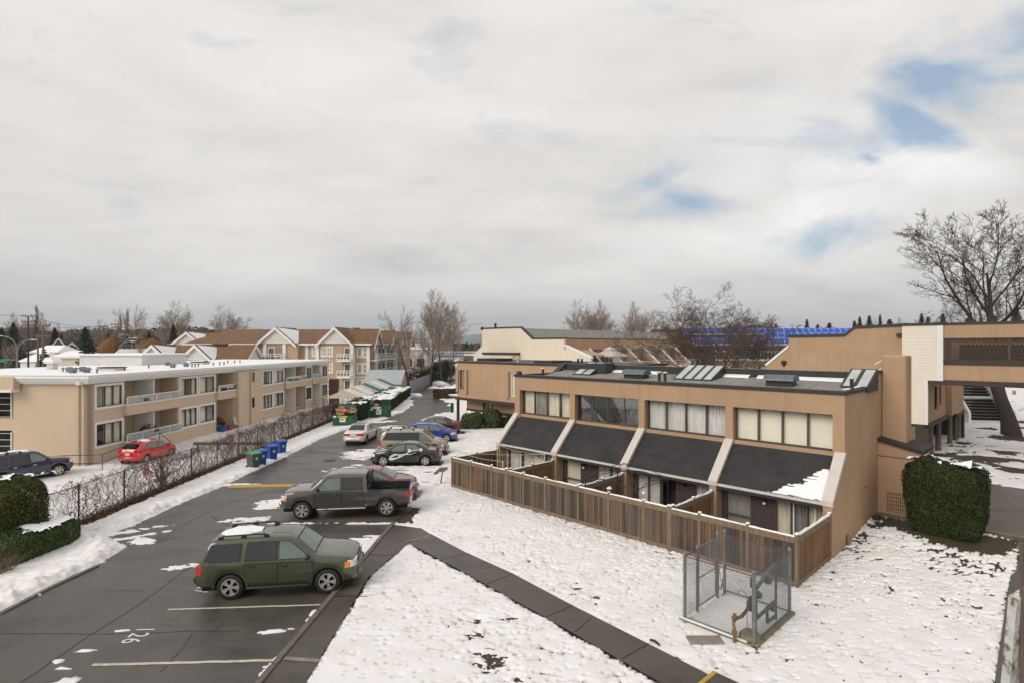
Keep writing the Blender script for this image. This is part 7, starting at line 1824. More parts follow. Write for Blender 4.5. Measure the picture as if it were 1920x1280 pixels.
    b=MB(); b.add([(1.96,2.25,5.9),(2.6,2.55,5.9),(2.6,2.55,6.70),(2.03,2.25,6.68),(1.96,2.29,5.9),(2.6,2.62,5.9),(2.6,2.62,6.70),(2.03,2.29,6.68)],[(0,1,2,3),(7,6,5,4),(0,3,7,4),(3,2,6,7)]); b.build('edge_board',MAT['flake'],wl); b=MB(); b.tube([(2.066,2.27,6.0),(2.066,2.27,6.90)],.007,8); b.build('mossy_post',MAT['pole'],wl)
# ------------------------------------------------------------------ left verge: vines, bins, skips, hedges, canopies
def build_left_side():
    rnd=random.Random(21)
    fx=-18.8
    t=thing('chain_link_fence','chain-link fence smothered in bare vines along the left verge','fence',(fx,0,0),0); Y0,Y1=22.4,60.0; ph=1.72
    for y in np.arange(24.3,Y1,2.85):
        b=MB(); b.tube([(0,y,-.3),(0,y,ph)],.035,8); b.build('post',MAT['metal_dk'],t,smooth=40)
    b=MB(); b.tube([(0,Y0,ph-.06),(0,Y1,ph-.06)],.02,6); b.build('top_rail',MAT['galv_d'],t)
    b=MB(); chainlink(b,Vector((0,Y0,0)),Vector((0,44,0)),-.05,ph-.06,.10,.0025); b.build('wire_mesh',MAT['wire'],t)
    for y,z in ((28.7,1.35),(37.5,1.25)):
        s=MB(); s.box(fx+.05,fx+.07,y-.22,y+.22,z-.3,z+.3); tag(s.build('fence_sign',MAT['sign_pink']),'faded pink sign on the vine fence, '+('nearer of the two, before the snowy lot' if y<30 else 'farther of the two, near the bins'),'sign')
    # vines: a tangle nobody could count
    b=MB()
    for k in range(1250):
        y=22.4+(Y1-22.4)*rnd.random()**.78
        x=fx+rnd.uniform(-.10,.14); p=[Vector((x,y,rnd.choice((0,0,rnd.uniform(0,1.5)))))]
        dr=rnd.uniform(-.5,.5); n=rnd.randint(6,12)
        for i in range(n):
            z=p[-1].z; up=rnd.uniform(.05,.32) if z<1.15+.95*float(fbm(np.array(y*.6),np.array(5.),3)) else rnd.uniform(-.25,.08)
            p.append(Vector((fx+rnd.uniform(-.2,.22),p[-1].y+dr*.25+rnd.uniform(-.18,.18),max(.0,z+up))))
        r0=rnd.choice((.006,.008,.009,.013,.02)); b.tube(p,[r0*(1-.6*i/n) for i in range(n+1)],3,caps=False)
    for k in range(620):      # hanging and horizontal runners along the top
        y=22.4+(Y1-22.4)*rnd.random()**.8; p=[Vector((fx+rnd.uniform(-.2,.2),y,rnd.uniform(1.3,1.8)))]
        for i in range(6): p.append(p[-1]+Vector((rnd.uniform(-.12,.12),rnd.uniform(-.05,.42)*rnd.choice((1,-1)),rnd.uniform(-.24,.2))))
        b.tube(p,[.009*(1-.1*i) for i in range(7)],3,caps=False)
    for k in range(2300):
        y=22.4+(Y1-22.4)*rnd.random()**.8; z=rnd.uniform(.1,1.75)*(.55+.6*float(fbm(np.array(y*.5),np.array(2.),3))); p=[Vector((fx+rnd.uniform(-.15,.2),y,z))]
        for i in range(4): p.append(p[-1]+Vector((rnd.uniform(-.08,.1),rnd.uniform(-.12,.12),rnd.uniform(-.22,.06))))
        b.tube(p,[.006*(1-.12*i) for i in range(5)],3,caps=False)
    tag(b.build('bare_vine',MAT['vine']),'tangle of bare brown vines over the chain-link fence','vine',kind='stuff')
    # one old vine stock
    o=thing('vine_stock','thick gnarled vine trunk fanning out over the fence behind the manhole','vine',(fx+.15,29.9,0)); b=MB()
    for k in range(26):
        p=[Vector((rnd.uniform(-.12,.12),rnd.uniform(-.12,.12),0)),Vector((rnd.uniform(-.12,.12),rnd.uniform(-.15,.15),.5))]; an=rnd.uniform(-1.3,1.3)
        for i in range(7): p.append(p[-1]+Vector((rnd.uniform(-.12,.1),math.sin(an)*.35+rnd.uniform(-.1,.1),math.cos(an)*.22+rnd.uniform(-.08,.12)-(.05*i if an*an>.6 else 0))))
        b.tube(p,[.05,.045,.03,.024,.018,.014,.011,.008,.006],5,caps=False)
    b.build('stems',MAT['vine'],o)
    r=np.random.default_rng(3); n=7000; y=r.uniform(20,60,n); x=fx+.05+r.normal(0,.24,n); V,Q=leaf_cloud(np.stack([x,y,.02+np.abs(r.normal(0,.05,n))],1),np.tile([0,0,1.],(n,1)),.055,5,.9); tag(np_mesh('leaf_litter',V,Q,MAT['leaf_litter']),'brown leaf litter along the foot of the vine fence','leaves',kind='stuff')
    n=2600; y=r.uniform(20,34,n); x=fx+.1+r.normal(0,.16,n); z=np.abs(r.normal(0,.35,n))*np.where(y<26,1.3,.7); V,Q=leaf_cloud(np.stack([x,y,z],1),r.normal(0,1,(n,3)),.035,6); tag(np_mesh('ivy_leaves',V,Q,MAT['hedge']),'dark ivy leaves low on the near stretch of the vine fence','ivy',kind='stuff')
    # big clipped bush and low hedge at the left border
    hedge('clipped_bush','tall rounded clipped bush at the left border, thin snow on top','bush',(-19.95,21.2,0),R(6),1.7,1.5,2.65,r=.95,n=52000,leaf=.036,mat='hedge_l',snow=.55,lump=.09,seed=12)
    hedge('low_hedge','low curved broadleaf hedge with a sheet of snow, in front of the tall bush','hedge',(-18.0,20.8,0),R(-8),.95,1.5,.98,r=.45,n=24000,leaf=.036,mat='hedge2',snow=.8,lump=.05,seed=13,snow_edge=lambda X,Y: .09*np.clip(X*1.2,-1.5,1)-.1*np.clip((np.hypot(X/.9,Y/1.45)-.78)*6,0,2))
    s=thing('dead_shrub','bare brown twiggy shrub at the front foot of the low hedge','shrub',(-17.4,19.0,0)); b=MB()
    for k in range(160):
        an=rnd.uniform(0,6.28); p=[Vector((rnd.uniform(-.25,.25),rnd.uniform(-.2,.2),0))]
        for i in range(5): p.append(p[-1]+Vector((math.cos(an)*.10+rnd.uniform(-.06,.06),math.sin(an)*.08+rnd.uniform(-.06,.06),.12+rnd.uniform(-.08,.05))))
        b.tube(p,[.008*(1-.12*i) for i in range(6)],3,caps=False)
    b.build('twigs',MAT['vine'],s)
    # wheelie bins
    def bin_(loc,rz,body,lid,label,num):
        t=thing('wheelie_bin',label,'wheelie bin',loc,rz,'wheelie bins on the verge'); b=MB(); h=.98
        def ring(w,d,z,y=0): return [(-w,-d+y,z),(w,-d+y,z),(w,d+y,z),(-w,d+y,z)]
        rr=[ring(.22,.26,.06),ring(.27,.33,.86),ring(.30,.36,.88),ring(.30,.36,.95)]; vs=[p for q in rr for p in q]
        b.add(vs,[(3,2,1,0)]+[(4*k+i,4*k+(i+1)%4,4*k+4+(i+1)%4,4*k+4+i) for k in range(3) for i in range(4)]+[(12,13,14,15)]); b.build('body',MAT[body],t)
        b=MB(); b.prism([(-.41,.945),(-.41,.985),(-.2,1.055),(.25,1.07),(.40,1.0),(.40,.945)],'x',-.325,.325); b.build('lid',MAT[lid],t,fix=True)
        b=MB(); b.tube([(-.27,.42,.93),(.27,.42,.93)],.022,8); b.build('handle',MAT[body],t)
        for sx in (-.27,.27): b=MB(); b.tube([(sx-.03,.27,.11),(sx+.03,.27,.11)],.11,14); b.build('wheel',MAT['tyre'],t)
        b=MB(); b.lathe([(.0,0),(.09,0)],14,(0,-.345,.66),axis='y'); b.build('badge',MAT['white_d'],t)
    x,y=G(472,879); bin_((x,y+.2,0),R(60),'bin_grey','bin_green','grey wheelie bin with a green lid, nearest of the row',1)
    x,y=G(487,873); bin_((x,y+.1,0),R(55),'bin_blue','bin_blue','blue wheelie bin right behind the grey bin',2)
    x,y=G(508,863); bin_((x,y+.1,0),R(50),'bin_blue','bin_blue','blue wheelie bin in the middle of the three blue ones',3)
    x,y=G(526,852); bin_((x,y,0),R(55),'bin_blue','bin_blue','blue wheelie bin farthest along the verge',4)
    # big green skips
    def skip(loc,rz,label,full):
        t=thing('dumpster',label,'dumpster',loc,rz); b=MB(); w,d=.98,.62
        prf=[(-d,.12),(-d,1.0),(d,1.28),(d,.12)]
        b.add([(-w,-d,.12),(w,-d,.12),(w,d,.12),(-w,d,.12),(-w,-d,1.0),(w,-d,1.0),(w,d,1.3),(-w,d,1.3),(-w+.06,-d+.06,1.0),(w-.06,-d+.06,1.0),(w-.06,d-.06,1.29),(-w+.06,d-.06,1.29),(-w+.06,-d+.06,.75),(w-.06,-d+.06,.75),(w-.06,d-.06,.75),(-w+.06,d-.06,.75)],
          [(3,2,1,0),(0,1,5,4),(1,2,6,5),(2,3,7,6),(3,0,4,7),(4,5,9,8),(5,6,10,9),(6,7,11,10),(7,4,8,11),(8,9,13,12),(9,10,14,13),(10,11,15,14),(11,8,12,15),(12,13,14,15)])
        b.box(-w-.03,w+.03,-d-.04,-d,.92,1.02); b.box(-w-.02,w+.02,-d-.03,-d,.38,.44)
        for sg in (-1,1): b.box(min(sg*w,sg*(w+.14)),max(sg*w,sg*(w+.14)),-.4,.4,.62,.78); b.box(sg*w-.02,sg*w+.02,-d-.02,d,.05,.14)
        b.build('body',MAT['dump'],t)
        s=MB(); s.box(-.29,.29,-d-.05,-d-.04,.40,.82); sg_=s.build('logo_panel',MAT['sticker'],t)
        for body,xx,mt in (('W',-.09,'green_sign'),('M',.10,'yellow')):
            cu=bpy.data.curves.new('logo_letter','FONT'); cu.body=body; cu.size=.25; cu.extrude=.004; cu.offset=.012; cu.align_x='CENTER'; o=bpy.data.objects.new('tmp',cu); COL.objects.link(o); me=bpy.data.meshes.new_from_object(o.evaluated_get(bpy.context.evaluated_depsgraph_get())); bpy.data.objects.remove(o); me.materials.clear(); me.materials.append(MAT[mt])
            q=bpy.data.objects.new('logo_letter',me); COL.objects.link(q); q.parent=sg_; q.rotation_euler=(R(90),0,0); q.location=(xx,-d-.056,.56)
        s=MB(); s.box(-.92,-.62,-d-.052,-d-.041,.82,.98); s.build('sticker',MAT['sticker'],t)
        s=MB(); s.box(-.45,.45,-d-.054,-d-.041,.86,.99) if full else s.box(.22,.36,-d-.054,-d-.041,.86,.95); s.build('warning_sticker',MAT['yellow'],t)
        if not full: s=MB(); s.box(-.2,.15,-d-.053,-d-.041,.85,.98); s.build('sticker',MAT['sticker'],t)
        rn=random.Random(3)
        if full:
            b=MB(); b.box(-w+.1,w-.1,d-.02,d+.04,1.3,1.9); b.build('open_lid',MAT['dump_lid'],t)
            X=Matrix.Translation(loc)@Matrix.Rotation(rz,4,'Z')
            for k in range(11):
                Mx=X@Matrix.Translation((rn.uniform(-.85,.95),rn.uniform(-.4,.4),1.05+.055*k))@Matrix.Rotation(rn.uniform(-.35,.35),4,'X')@Matrix.Rotation(rn.uniform(-.3,.3),4,'Y')@Matrix.Rotation(rn.uniform(0,3),4,'Z')
                b=MB(); b.bbox((0,0,0),(rn.uniform(.5,1.0),rn.uniform(.35,.6),rn.uniform(.04,.16)),.01,M=Mx); tag(b.build('cardboard_box',MAT['card']),'flattened brown cardboard box in the heap overfilling the nearer dumpster','box','cardboard boxes heaped in the dumpster')
            b=MB(); b.bbox((0,0,0),(.3,.04,.28),.008,M=X@Matrix.Translation((.12,-.45,1.5))@Matrix.Rotation(-.3,4,'X')); tag(b.build('orange_box',MAT['orange']),'bright orange box among the cardboard in the nearer dumpster','box')
            b=MB(); b.bbox((0,0,0),(.45,.3,.3),.01,M=X@Matrix.Translation((-.25,-.1,1.68))); tag(b.build('cardboard_box',MAT['card']),'upright closed cardboard box topping the heap in the nearer dumpster','box')
        else:
            b=MB(); n=8
            for k in range(n): x0=.05+.95*k/n; b.add([(x0,d,1.32),(x0+.11,d,1.32),(x0+.11,d-.35,1.92),(x0,d-.35,1.92),(x0+.02,d-.05,1.36),(x0+.09,d-.05,1.36),(x0+.09,d-.4,1.96),(x0+.02,d-.4,1.96)],[(0,1,2,3),(4,7,6,5),(0,4,5,1),(1,5,6,2),(2,6,7,3),(3,7,4,0)])
            b.build('open_lid',MAT['dump_lid'],t); b=MB(); b.box(-w,-w+.04,-d,d,1.0,1.75); b.build('side_shield',MAT['dump'],t)
            X=Matrix.Translation(loc)@Matrix.Rotation(rz,4,'Z'); b=MB(); b.bbox((0,0,0),(.5,.4,.4),.01,M=X@Matrix.Translation((-.5,.1,1.25))@Matrix.Rotation(.2,4,'Z')); b.box(-.1,.1,-.21,-.205,-.1,.12,M=X@Matrix.Translation((-.5,.1,1.25))@Matrix.Rotation(.2,4,'Z')); tag(b.build('cardboard_box',MAT['card']),'single brown carton standing in the farther dumpster','box')
            b=MB(); b.box(-.9,0,-.5,.4,.9,1.1,M=Matrix.Identity(4)); b.build('snow_load',MAT['snow_clean'],t)
    x,y=G(643,798); skip((x,y+.62,0),R(-2),'green dumpster heaped with flattened cardboard',True)
    x,y=G(711,783); skip((x,y+.62,0),R(-4),'green dumpster with a lifted ribbed slate lid beside the hedge',False)
    x,y=G(688,783); b=thing('storage_crate','small slate blue upright crate between the hedge and the farther dumpster','crate',(x,y+.2,0),0); q=MB(); q.bbox((0,0,.42),(.52,.5,.84),.04); q.build('box',MAT['teal2'],b); q=MB(); q.bbox((0,-.255,.42),(.4,.02,.62),.01); q.build('front_panel',MAT['bin_grey'],b)
    # hedges round the skips
    x,y=G(683,788); hedge('box_hedge','clipped box hedge with a snowy top behind the heaped dumpster','hedge',(-16.25,58.4,0),R(2),.98,1.25,1.8,r=.4,n=9000,leaf=.075,mat='hedge',snow=.8,lump=.06,seed=15)
    x,y=G(742,776); hedge('box_hedge','long clipped hedge topped with snow along the lane beyond the dumpsters','hedge',(-16.35,75.0,0),R(4),1.6,10.5,1.5,r=.35,n=22000,leaf=.08,mat='hedge',snow=1.15,lump=.06,seed=16)
    hedge('box_hedge','clipped hedge behind the farther dumpster, snow on its flat top','hedge',(-17.6,66.5,0),R(4),1.0,3.6,1.55,r=.4,n=8000,leaf=.08,mat='hedge',snow=1.2,lump=.07,seed=17)
    for i,(u,Y,hx,hy,h,mt,lab) in enumerate(((648,55.8,.75,.6,1.7,'hedge2','dark green shrub wedged left of the heaped dumpster'),(640,59,.8,.7,1.5,'leaf_hedge','brown leafless shrub behind the vine fence end'),(668,64,1.0,1.0,1.6,'leaf_hedge','tall brown shrub between the canopies and the dumpsters'),(700,74,1.0,1.3,1.7,'hedge2','olive shrub left of the long snow-topped hedge'),(722,84,1.3,1.4,1.9,'leaf_hedge','bushy brown shrub before the metal-roofed shed'),(757,94,1.5,1.6,2.2,'leaf_hedge','dry brown shrub by the far chain-link fence'),(803,111,1.9,2,3.0,'hedge','dark green shrub against the far lane fence'),(822,122,2,2,3.8,'hedge','dark evergreen shrub at the far end of the lane fence'),(838,135,2,2,4.6,'hedge','rounded evergreen bush where the lane disappears'))):
        hedge('shrub',lab,'shrub',(PX(u,Y),Y,0),0,hx,hy,h,r=min(hx,hy)*.8,n=4200,leaf=.09,mat=mt,lump=.22,seed=30+i)
    # lane fence far along, grey slats
    p0,p1=Vector((PX(768,86),86)),Vector((PX(836,134),134)); f=thing('chain_link_fence','grey slatted chain-link fence along the left side of the far lane','fence',(p0.x,p0.y,0),math.atan2(p1.y-p0.y,p1.x-p0.x)); L=(p1-p0).length
    for i in range(13):
        b=MB(); b.box(L*i/13+.05,L*(i+1)/13-.05,-.03,.03,.05,2.3); b.build('slat_panel',MAT['galv'],f); b=MB(); b.tube([(L*i/13,0,0),(L*i/13,0,2.4)],.06,6); b.build('post',MAT['galv_d'],f)
    # snow heaps along the far lane
    for i,(u,v,r,lab) in enumerate(((823,722,1.6,'large grey-white snow heap beside the far lane fence'),(838,708,1.5,'snow heap at the last bend of the lane'),(812,728,.9,'small snow heap next to the large one'),(777,742,1.0,'low snow heap at the corner of the long hedge'),(846,700,1.8,'farthest snow heap beside the silver car'))):
        x,y=G(u,v); b=MB(); n=14; vs=[]
        for a in range(n+1):
            for c_ in range(28):
                th=c_/28*6.283; rr=r*math.sin(a/n*math.pi/2); z=r*.55*math.cos(a/n*math.pi/2); k=1+.5*(float(fbm(np.array(math.cos(th)*rr*1.6+i*9),np.array(math.sin(th)*rr*1.6),3))-.5); vs.append((x+math.cos(th)*rr*k*1.3,y+math.sin(th)*rr*k,z*k-.05))
        b.add(vs,[(a*28+c_,(a+1)*28+c_,(a+1)*28+(c_+1)%28,a*28+(c_+1)%28) for a in range(n) for c_ in range(28)]); tag(b.build('snow_heap',MAT['snow_clean'],smooth=60),lab,'snow heap')
    # striped carport canopies
    def canopy(u,v,Y,w,d,mats,label,z=2.0,front=None):
        t=thing('canopy',label,'canopy',(PX(u,Y),Y,LOT),R(4)); zr=z+1.0
        b=MB(); b.add([(-w,-d,z),(w,-d,z),(w,d,z),(-w,d,z),(-w*.0,-d*.2,zr),(w*.0,d,zr)],[(0,1,4)]); 
        b=MB(); b.add([(-w,-d,z),(0,-d,zr),(0,d,zr),(-w,d,z)],[(0,1,2,3)]); b.build('left_slope',MAT[mats[0]],t)
        b=MB(); b.add([(w,-d,z),(w,d,z),(0,d,zr),(0,-d,zr)],[(0,1,2,3)]); b.build('right_slope',MAT[mats[1]],t)
        b=MB(); b.poly([(-w,-d-.01,z),(w,-d-.01,z),(0,-d-.01,zr)]); b.build('gable_cloth',MAT[front or mats[0]],t)
        for sx in (-1,1):
            for sy in (-1,1): b=MB(); b.tube([(sx*w,sy*d,-.0),(sx*w,sy*d,z)],.04,6); b.build('pole',MAT['rail_blue'],t)
    canopy(650,735,68,2.35,1.5,('canopy_m','canopy_w'),'mildewed cream canopy tent, nearest of the canopy row',2.0)
    canopy(665,730,71.5,2.35,1.5,('canopy_w','canopy_w'),'white canopy tent right behind the cream one',2.1,'canopy_m')
    canopy(681,725,75,2.35,1.5,('canopy_g','canopy_g'),'green canopy tent between two white ones',2.2,'canopy_w')
    canopy(696,722,78.5,2.35,1.5,('canopy_w','canopy_w'),'white canopy tent between the two green ones',2.3)
    canopy(709,718,82,2.35,1.5,('canopy_g','canopy_g'),'green canopy tent farthest along the row',2.4,'canopy_w')
    b=thing('guard_beam','snow-topped brown timber guard beam in front of the canopies','beam',(PX(646,65),65,LOT),0); q=MB(); q.box(-2.4,2.4,-.1,.1,.65,.85); q.build('beam',MAT['brown'],b); q=MB(); q.box(-2.4,2.4,-.09,.09,.85,.92); q.build('beam_snow',MAT['snow_clean'],b)
    for x in (-2,0,2): q=MB(); q.box(x-.08,x+.08,-.08,.08,0,.65); q.build('post',MAT['brown'],b)
    sh=thing('shed','tan shed with a grey corrugated metal roof beyond the canopies','shed',(PX(720,88),88,-.3),LAA); q=MB(); q.box(-3.0,2.5,0,5,0,2.1); q.prism([(0,2.1),(5,2.1),(2.5,4.0)],'x',2.3,2.5); q.build('wall',MAT['stucco_pink'],sh)
    q=MB(); q.add([(-3.3,-.4,2.0),(2.8,-.4,2.0),(2.8,2.5,4.15),(-3.3,2.5,4.15),(2.8,5.4,2.0),(-3.3,5.4,2.0)],[(0,1,2,3),(3,2,4,5)]); o=q.build('metal_roof',MAT['roof_rib'],sh)
    pb=thing('board_screen','dark red-brown board screen with a bent white pipe at the end of the beige block','screen',(PX(617,78.5),78.5,LOT),LAA); q=MB(); q.box(0,1.4,-.1,.1,0,3.6); q.build('boards',MAT['pale_brown'],pb); q=MB(); q.tube([(1.5,-.2,0),(1.5,-.2,2.2),(2.1,-.2,3.0)],.09,6); q.build('white_pipe',MAT['white'],pb)
    # blue-grey pipe railing before the beige block and timber kerbs of its lot
    rl=thing('pipe_railing','dark blue-grey pipe railing along the beige block above the lower lot','railing',(0,0,0),0)
    def at(u,v,zz): 
        Y=F*(CAMZ-zz)/(v-HZ); return Vector((PX(u,Y),Y,zz))
    A=[Vector((-38,35.8,.55)),Vector((-30.2,36.4,.55)),Vector((-27.0,36.9,.55)),Vector((-26.8,42.6,1.1)),Vector((-26.6,43.7,.2))]
    for k,dz in ((0,0),(1,-.55)):
        b=MB(); b.tube([p+Vector((0,0,dz)) for p in A[:4]],.03,6); b.build('rail',MAT['rail_blue'],rl)
    b=MB(); b.tube([A[3],A[4],A[4]+Vector((0,0,-.7))],.03,6); b.build('rail',MAT['rail_blue'],rl)
    for p in [A[0]+(A[1]-A[0])*t for t in (0,.33,.66,1)]+[A[2]]+[A[2]+(A[3]-A[2])*t for t in (.33,.66,1)]:
        b=MB(); b.tube([(p.x,p.y,LOT-.05),p],.028,6); b.build('post',MAT['rail_blue'],rl)
    for (p,q_,lab) in ((( -25.0,44.0),(-19.6,44.0),'weathered timber guard log beyond the red hatchback'),((-27.2,25.9),(-20.4,25.9),'low timber edging beside the bare tarmac strip of the lower lot')):
        t2=thing('guard_log',lab,'timber beam',(p[0],p[1],LOT),math.atan2(q_[1]-p[1],q_[0]-p[0])); L=math.hypot(q_[0]-p[0],q_[1]-p[1]); hh=.55 if p[1]>40 else .12
        b=MB(); b.tube([(0,0,hh),(L,0,hh)],.12,10); b.build('log',MAT['pole'],t2,smooth=40)
        for x in np.linspace(.3,L-.3,4): b=MB(); b.box(x-.07,x+.07,-.06,.06,-.05,hh); b.build('post',MAT['pole'],t2)
    tag(flat('lower_lot_tarmac',DRIVE_L,LOT+.0,mat_asphalt('grey_lot_asphalt',(.085,.08,.072),.2)),kind='structure')

# ------------------------------------------------------------------ far street, houses, canopies
def build_far():
    def pole(u,vt,Y,arms,label,base=None,mt='pole',trans=False):
        z=PZ(vt,Y); t=thing('utility_pole',label,'utility pole',(PX(u,Y),Y,-.2),0); b=MB(); b.lathe([(.2,0),(.13,z+.2)],8); b.build('pole',MAT[mt],t,smooth=50)
        for (dv,w) in arms:
            zz=z+.2-dv; b=MB(); b.box(-w,w,-.1,.1,zz-.1,zz+.1); b.tube([(-w*.6,0,zz),(0,0,zz-.8)],.05,4)
            for x in (-w*.9,-w*.45,w*.45,w*.9): b.lathe([(.05,zz+.1),(.09,zz+.2),(.04,zz+.35),(0,zz+.36)],6,(x,0,0))
            b.build('crossarm',MAT['pole'],t)
        if trans: b=MB(); b.lathe([(.3,z-3.6),(.34,z-3.5),(.34,z-2.5),(.1,z-2.4),(0,z-2.4)],10,(.5,0,0)); b.build('transformer',MAT['galv'],t,smooth=50)
        return (PX(u,Y),Y,z)
    a=pole(53,593,120,((.0,1.4),(1.2,1.5)),'tall dark timber utility pole with two crossarms, second pole from the left edge',mt='bark_dark')
    pole(81,610,88,((.1,1.1),(1.7,1.2)),'leaning pale utility pole with double arms standing nearest behind the flat roof')
    pole(71,632,110,(),'plain slim wooden pole between the two armed poles')
    b_=pole(194,613,150,((.0,1.3),(.9,1.3)),'slim utility pole beyond the dark conifer',mt='pole')
    c_=pole(222,607,150,((.2,2.1),(1.0,1.9),(1.9,1.2)),'utility pole carrying three crowded crossarms beside the poplars',trans=True)
    d_=pole(439,612,170,((.1,.9),),'short far utility pole between the gables, seen above brown roofs'); 
    for k,(p,q,sag,lab) in enumerate((((-150,104,17.0),(a[0],a[1],a[2]),.5,'overhead wire from the left edge to the tall dark pole'),(a,c_,1.5,'overhead wire from the tall dark pole to the three-armed pole'),(c_,(d_[0],d_[1],d_[2]+2),2.2,'overhead wire from the three-armed pole across to the far pole'),(d_,(PX(905,175),175,PZ(607,175)),3.0,'long overhead wire crossing behind the gabled roofs to the cream block'),((-150,110,12.5),(b_[0],b_[1],b_[2]),1.0,'lower overhead wire on the left horizon'))):
        b=MB(); n=20; p,q=Vector(p),Vector(q); b.tube([p+(q-p)*i/n-Vector((0,0,sag*math.sin(math.pi*i/n))) for i in range(n+1)],.035,4); tag(b.build('overhead_wire',MAT['metal_dk']),lab,'wire')
    def street_lamp(u,vt,Y,dirn,label,mt='galv'):
        z=PZ(vt,Y); t=thing('street_lamp',label,'street lamp',(PX(u,Y),Y,-.2)); b=MB(); pts=[(0,0,0),(0,0,z-2.2)]+[(dirn*2.6*(1-math.cos(k*math.pi/12)),0,z-2.2+2.2*math.sin(k*math.pi/12)) for k in range(1,7)]; b.tube(pts,[.13]+[.1]+[.07]*6,6); b.build('pole',MAT[mt],t,smooth=50); b=MB(); b.bbox((dirn*3.1,0,z+.02),(1.1,.3,.18),.06); b.build('lamp_head',MAT['white_d'],t,smooth=40)
    street_lamp(31,628,100,-1,'tall street lamp curving left behind the flat snowy roof'); street_lamp(33,635,108,1,'street lamp curving right, paired with the left-curving one')
    street_lamp(228,632,130,1,'slim street lamp in front of the poplars'); street_lamp(221.5,638,120,1,'pale street lamp on a thick grey post by the small white gable')
    street_lamp(249,626,150,-1,'far street lamp arching left among bare trees')
    # green street sign on its mast arm
    t=thing('sign_gantry','green street name sign on a long horizontal arm at the left edge','street sign',(PX(31,100),100,-.2)); b=MB(); b.tube([(0,0,5.4),(-4.5,0,5.5)],.06,6); b.build('arm',MAT['galv'],t); b=MB(); b.box(-3.4,-1.9,-.06,0,5.0,5.5); b.build('sign_board',MAT['green_sign'],t)
    def house(u0,u1,vb,ve,vr,Y,label,wall,roof,snow=True,gabs=(),D=9,end=False):
        x0,x1=PX(u0,Y),PX(u1,Y); ze,zr=PZ(ve,Y),PZ(vr,Y); t=thing('house',label,'house',((x0+x1)/2,Y,-.3)); w=(x1-x0)/2
        b=MB(); b.box(-w,w,0,D,0,ze+.3); b.build('wall',MAT[wall],t)
        r=MB(); e=.5
        if end: r.prism([(-w-e,ze),(w+e,ze),(0,zr)],'y',-e,D)
        else: r.add([(-w-e,-e,ze),(w+e,-e,ze),(w-1,D/2,zr),(-w+1,D/2,zr),(w+e,D+e,ze),(-w-e,D+e,ze)],[(0,1,2,3),(1,4,2),(4,5,3,2),(5,0,3)])
        o=r.build('roof',MAT['snow_clean' if snow else roof],t,fix=end); 
        if not snow: uvs(o)
        if end: f=MB(); f.prism([(-w+.2,ze+.2),(w-.2,ze+.2),(0,zr-.25)],'y',-e-.06,-e-.01); f.build('gable_wall',MAT['white_ped'],t)
        for (gx,hw,zp) in gabs: 
            g=MB(); g.prism([(gx-hw,ze-.2),(gx+hw,ze-.2),(gx,zp)],'y',-1.0,D*.4); uvs(g.build('front_gable',MAT[roof],t,fix=True)); g=MB(); 
            for s_ in (-1,1): g.prism([(gx,zp+.1),(gx+s_*(hw+.3),ze-.4),(gx+s_*(hw+.3),ze-.75),(gx,zp-.3)],'y',-1.15,-1.0)
            g.build('barge_board',MAT['cream_siding'],t,fix=True)
        for k in range(max(1,int(w/2.5))):
            x=-w+1.6+k*3.4
            if x<w-1: window(t,basis((0,0,0),(1,0,0),(0,-1,0)),x,x+1.3,1.0,2.2,1,'white',None,fw=.12,glassm='glass_dark')
        return t
    house(86,128,660,649,635,170,'charcoal house with steep cream-edged gables beyond the poles','shing_wall','shing_dk',False,[(1.3,2.6,10.2),(5.4,2.0,8.9)],14)
    house(55,105,672,659,645,150,'low house with a broad snowy roof left of the charcoal house','stucco_apt','shing_dk')
    house(38,72,690,675,657,130,'white bungalow with a snow-covered roof behind the two street lamps','white','shing_dk')
    house(92,150,688,668,655,125,'cream bungalow under a wide snowy roof behind the conifer','cream_siding','shing_dk')
    house(212,243,672,668,651,115,'small white-gabled house with snow on its roof by the grey lamp post','white_siding','shing_dk',end=True)
    house(243,285,672,662,652,150,'snow-roofed bungalow hidden behind the small white gable','white','shing_dk')
    house(180,205,660,652,647,210,'far snow-roofed house behind the orange willow','white_d','shing_dk')
    # far flat buildings and snowy lots beyond the lane
    def hall(u0,u1,vb,vt,Y,label,wall,roof='snow_clean',H0=0):
        x0,x1=PX(u0,Y),PX(u1,Y); z=PZ(vt,Y); t=thing('warehouse',label,'building',((x0+x1)/2,Y,0)); w=(x1-x0)/2; b=MB(); b.box(-w,w,0,14,0,z); b.build('wall',MAT[wall],t); b=MB(); b.box(-w-.3,w+.3,-.3,14.3,z,z+.35); b.build('roof',MAT[roof],t); b=MB()
        n=max(2,int(w/2.2))
        for k in range(n): x=-w+2*w*(k+.5)/n; b.box(x-w/n*.6,x+w/n*.6,-.05,0,z*.25,z*.6)
        b.build('window_band',MAT['glass_dark'],t)
    hall(754,800,690,655,165,'grey-brown office building behind the trees beside the gabled apartments','rubble'); hall(770,800,668,640,240,'far pale building with a snowy roof above the office building','white_d'); hall(800,862,684,668,185,'low wide building with a blue canopy roof beyond the bare trees','white_d','blue_roof')
    hall(795,890,668,660,300,'long low snowy warehouse on the horizon','rubble'); hall(846,872,655,651,420,'distant cream block on the horizon right of the bare trees','cream_siding'); hall(858,905,676,666,230,'far brown shop row with a snowy roof left of the cream block','pale_brown')
    hall(843,858,697,686,170,'pale low wall building at the end of the lane','canopy_m')
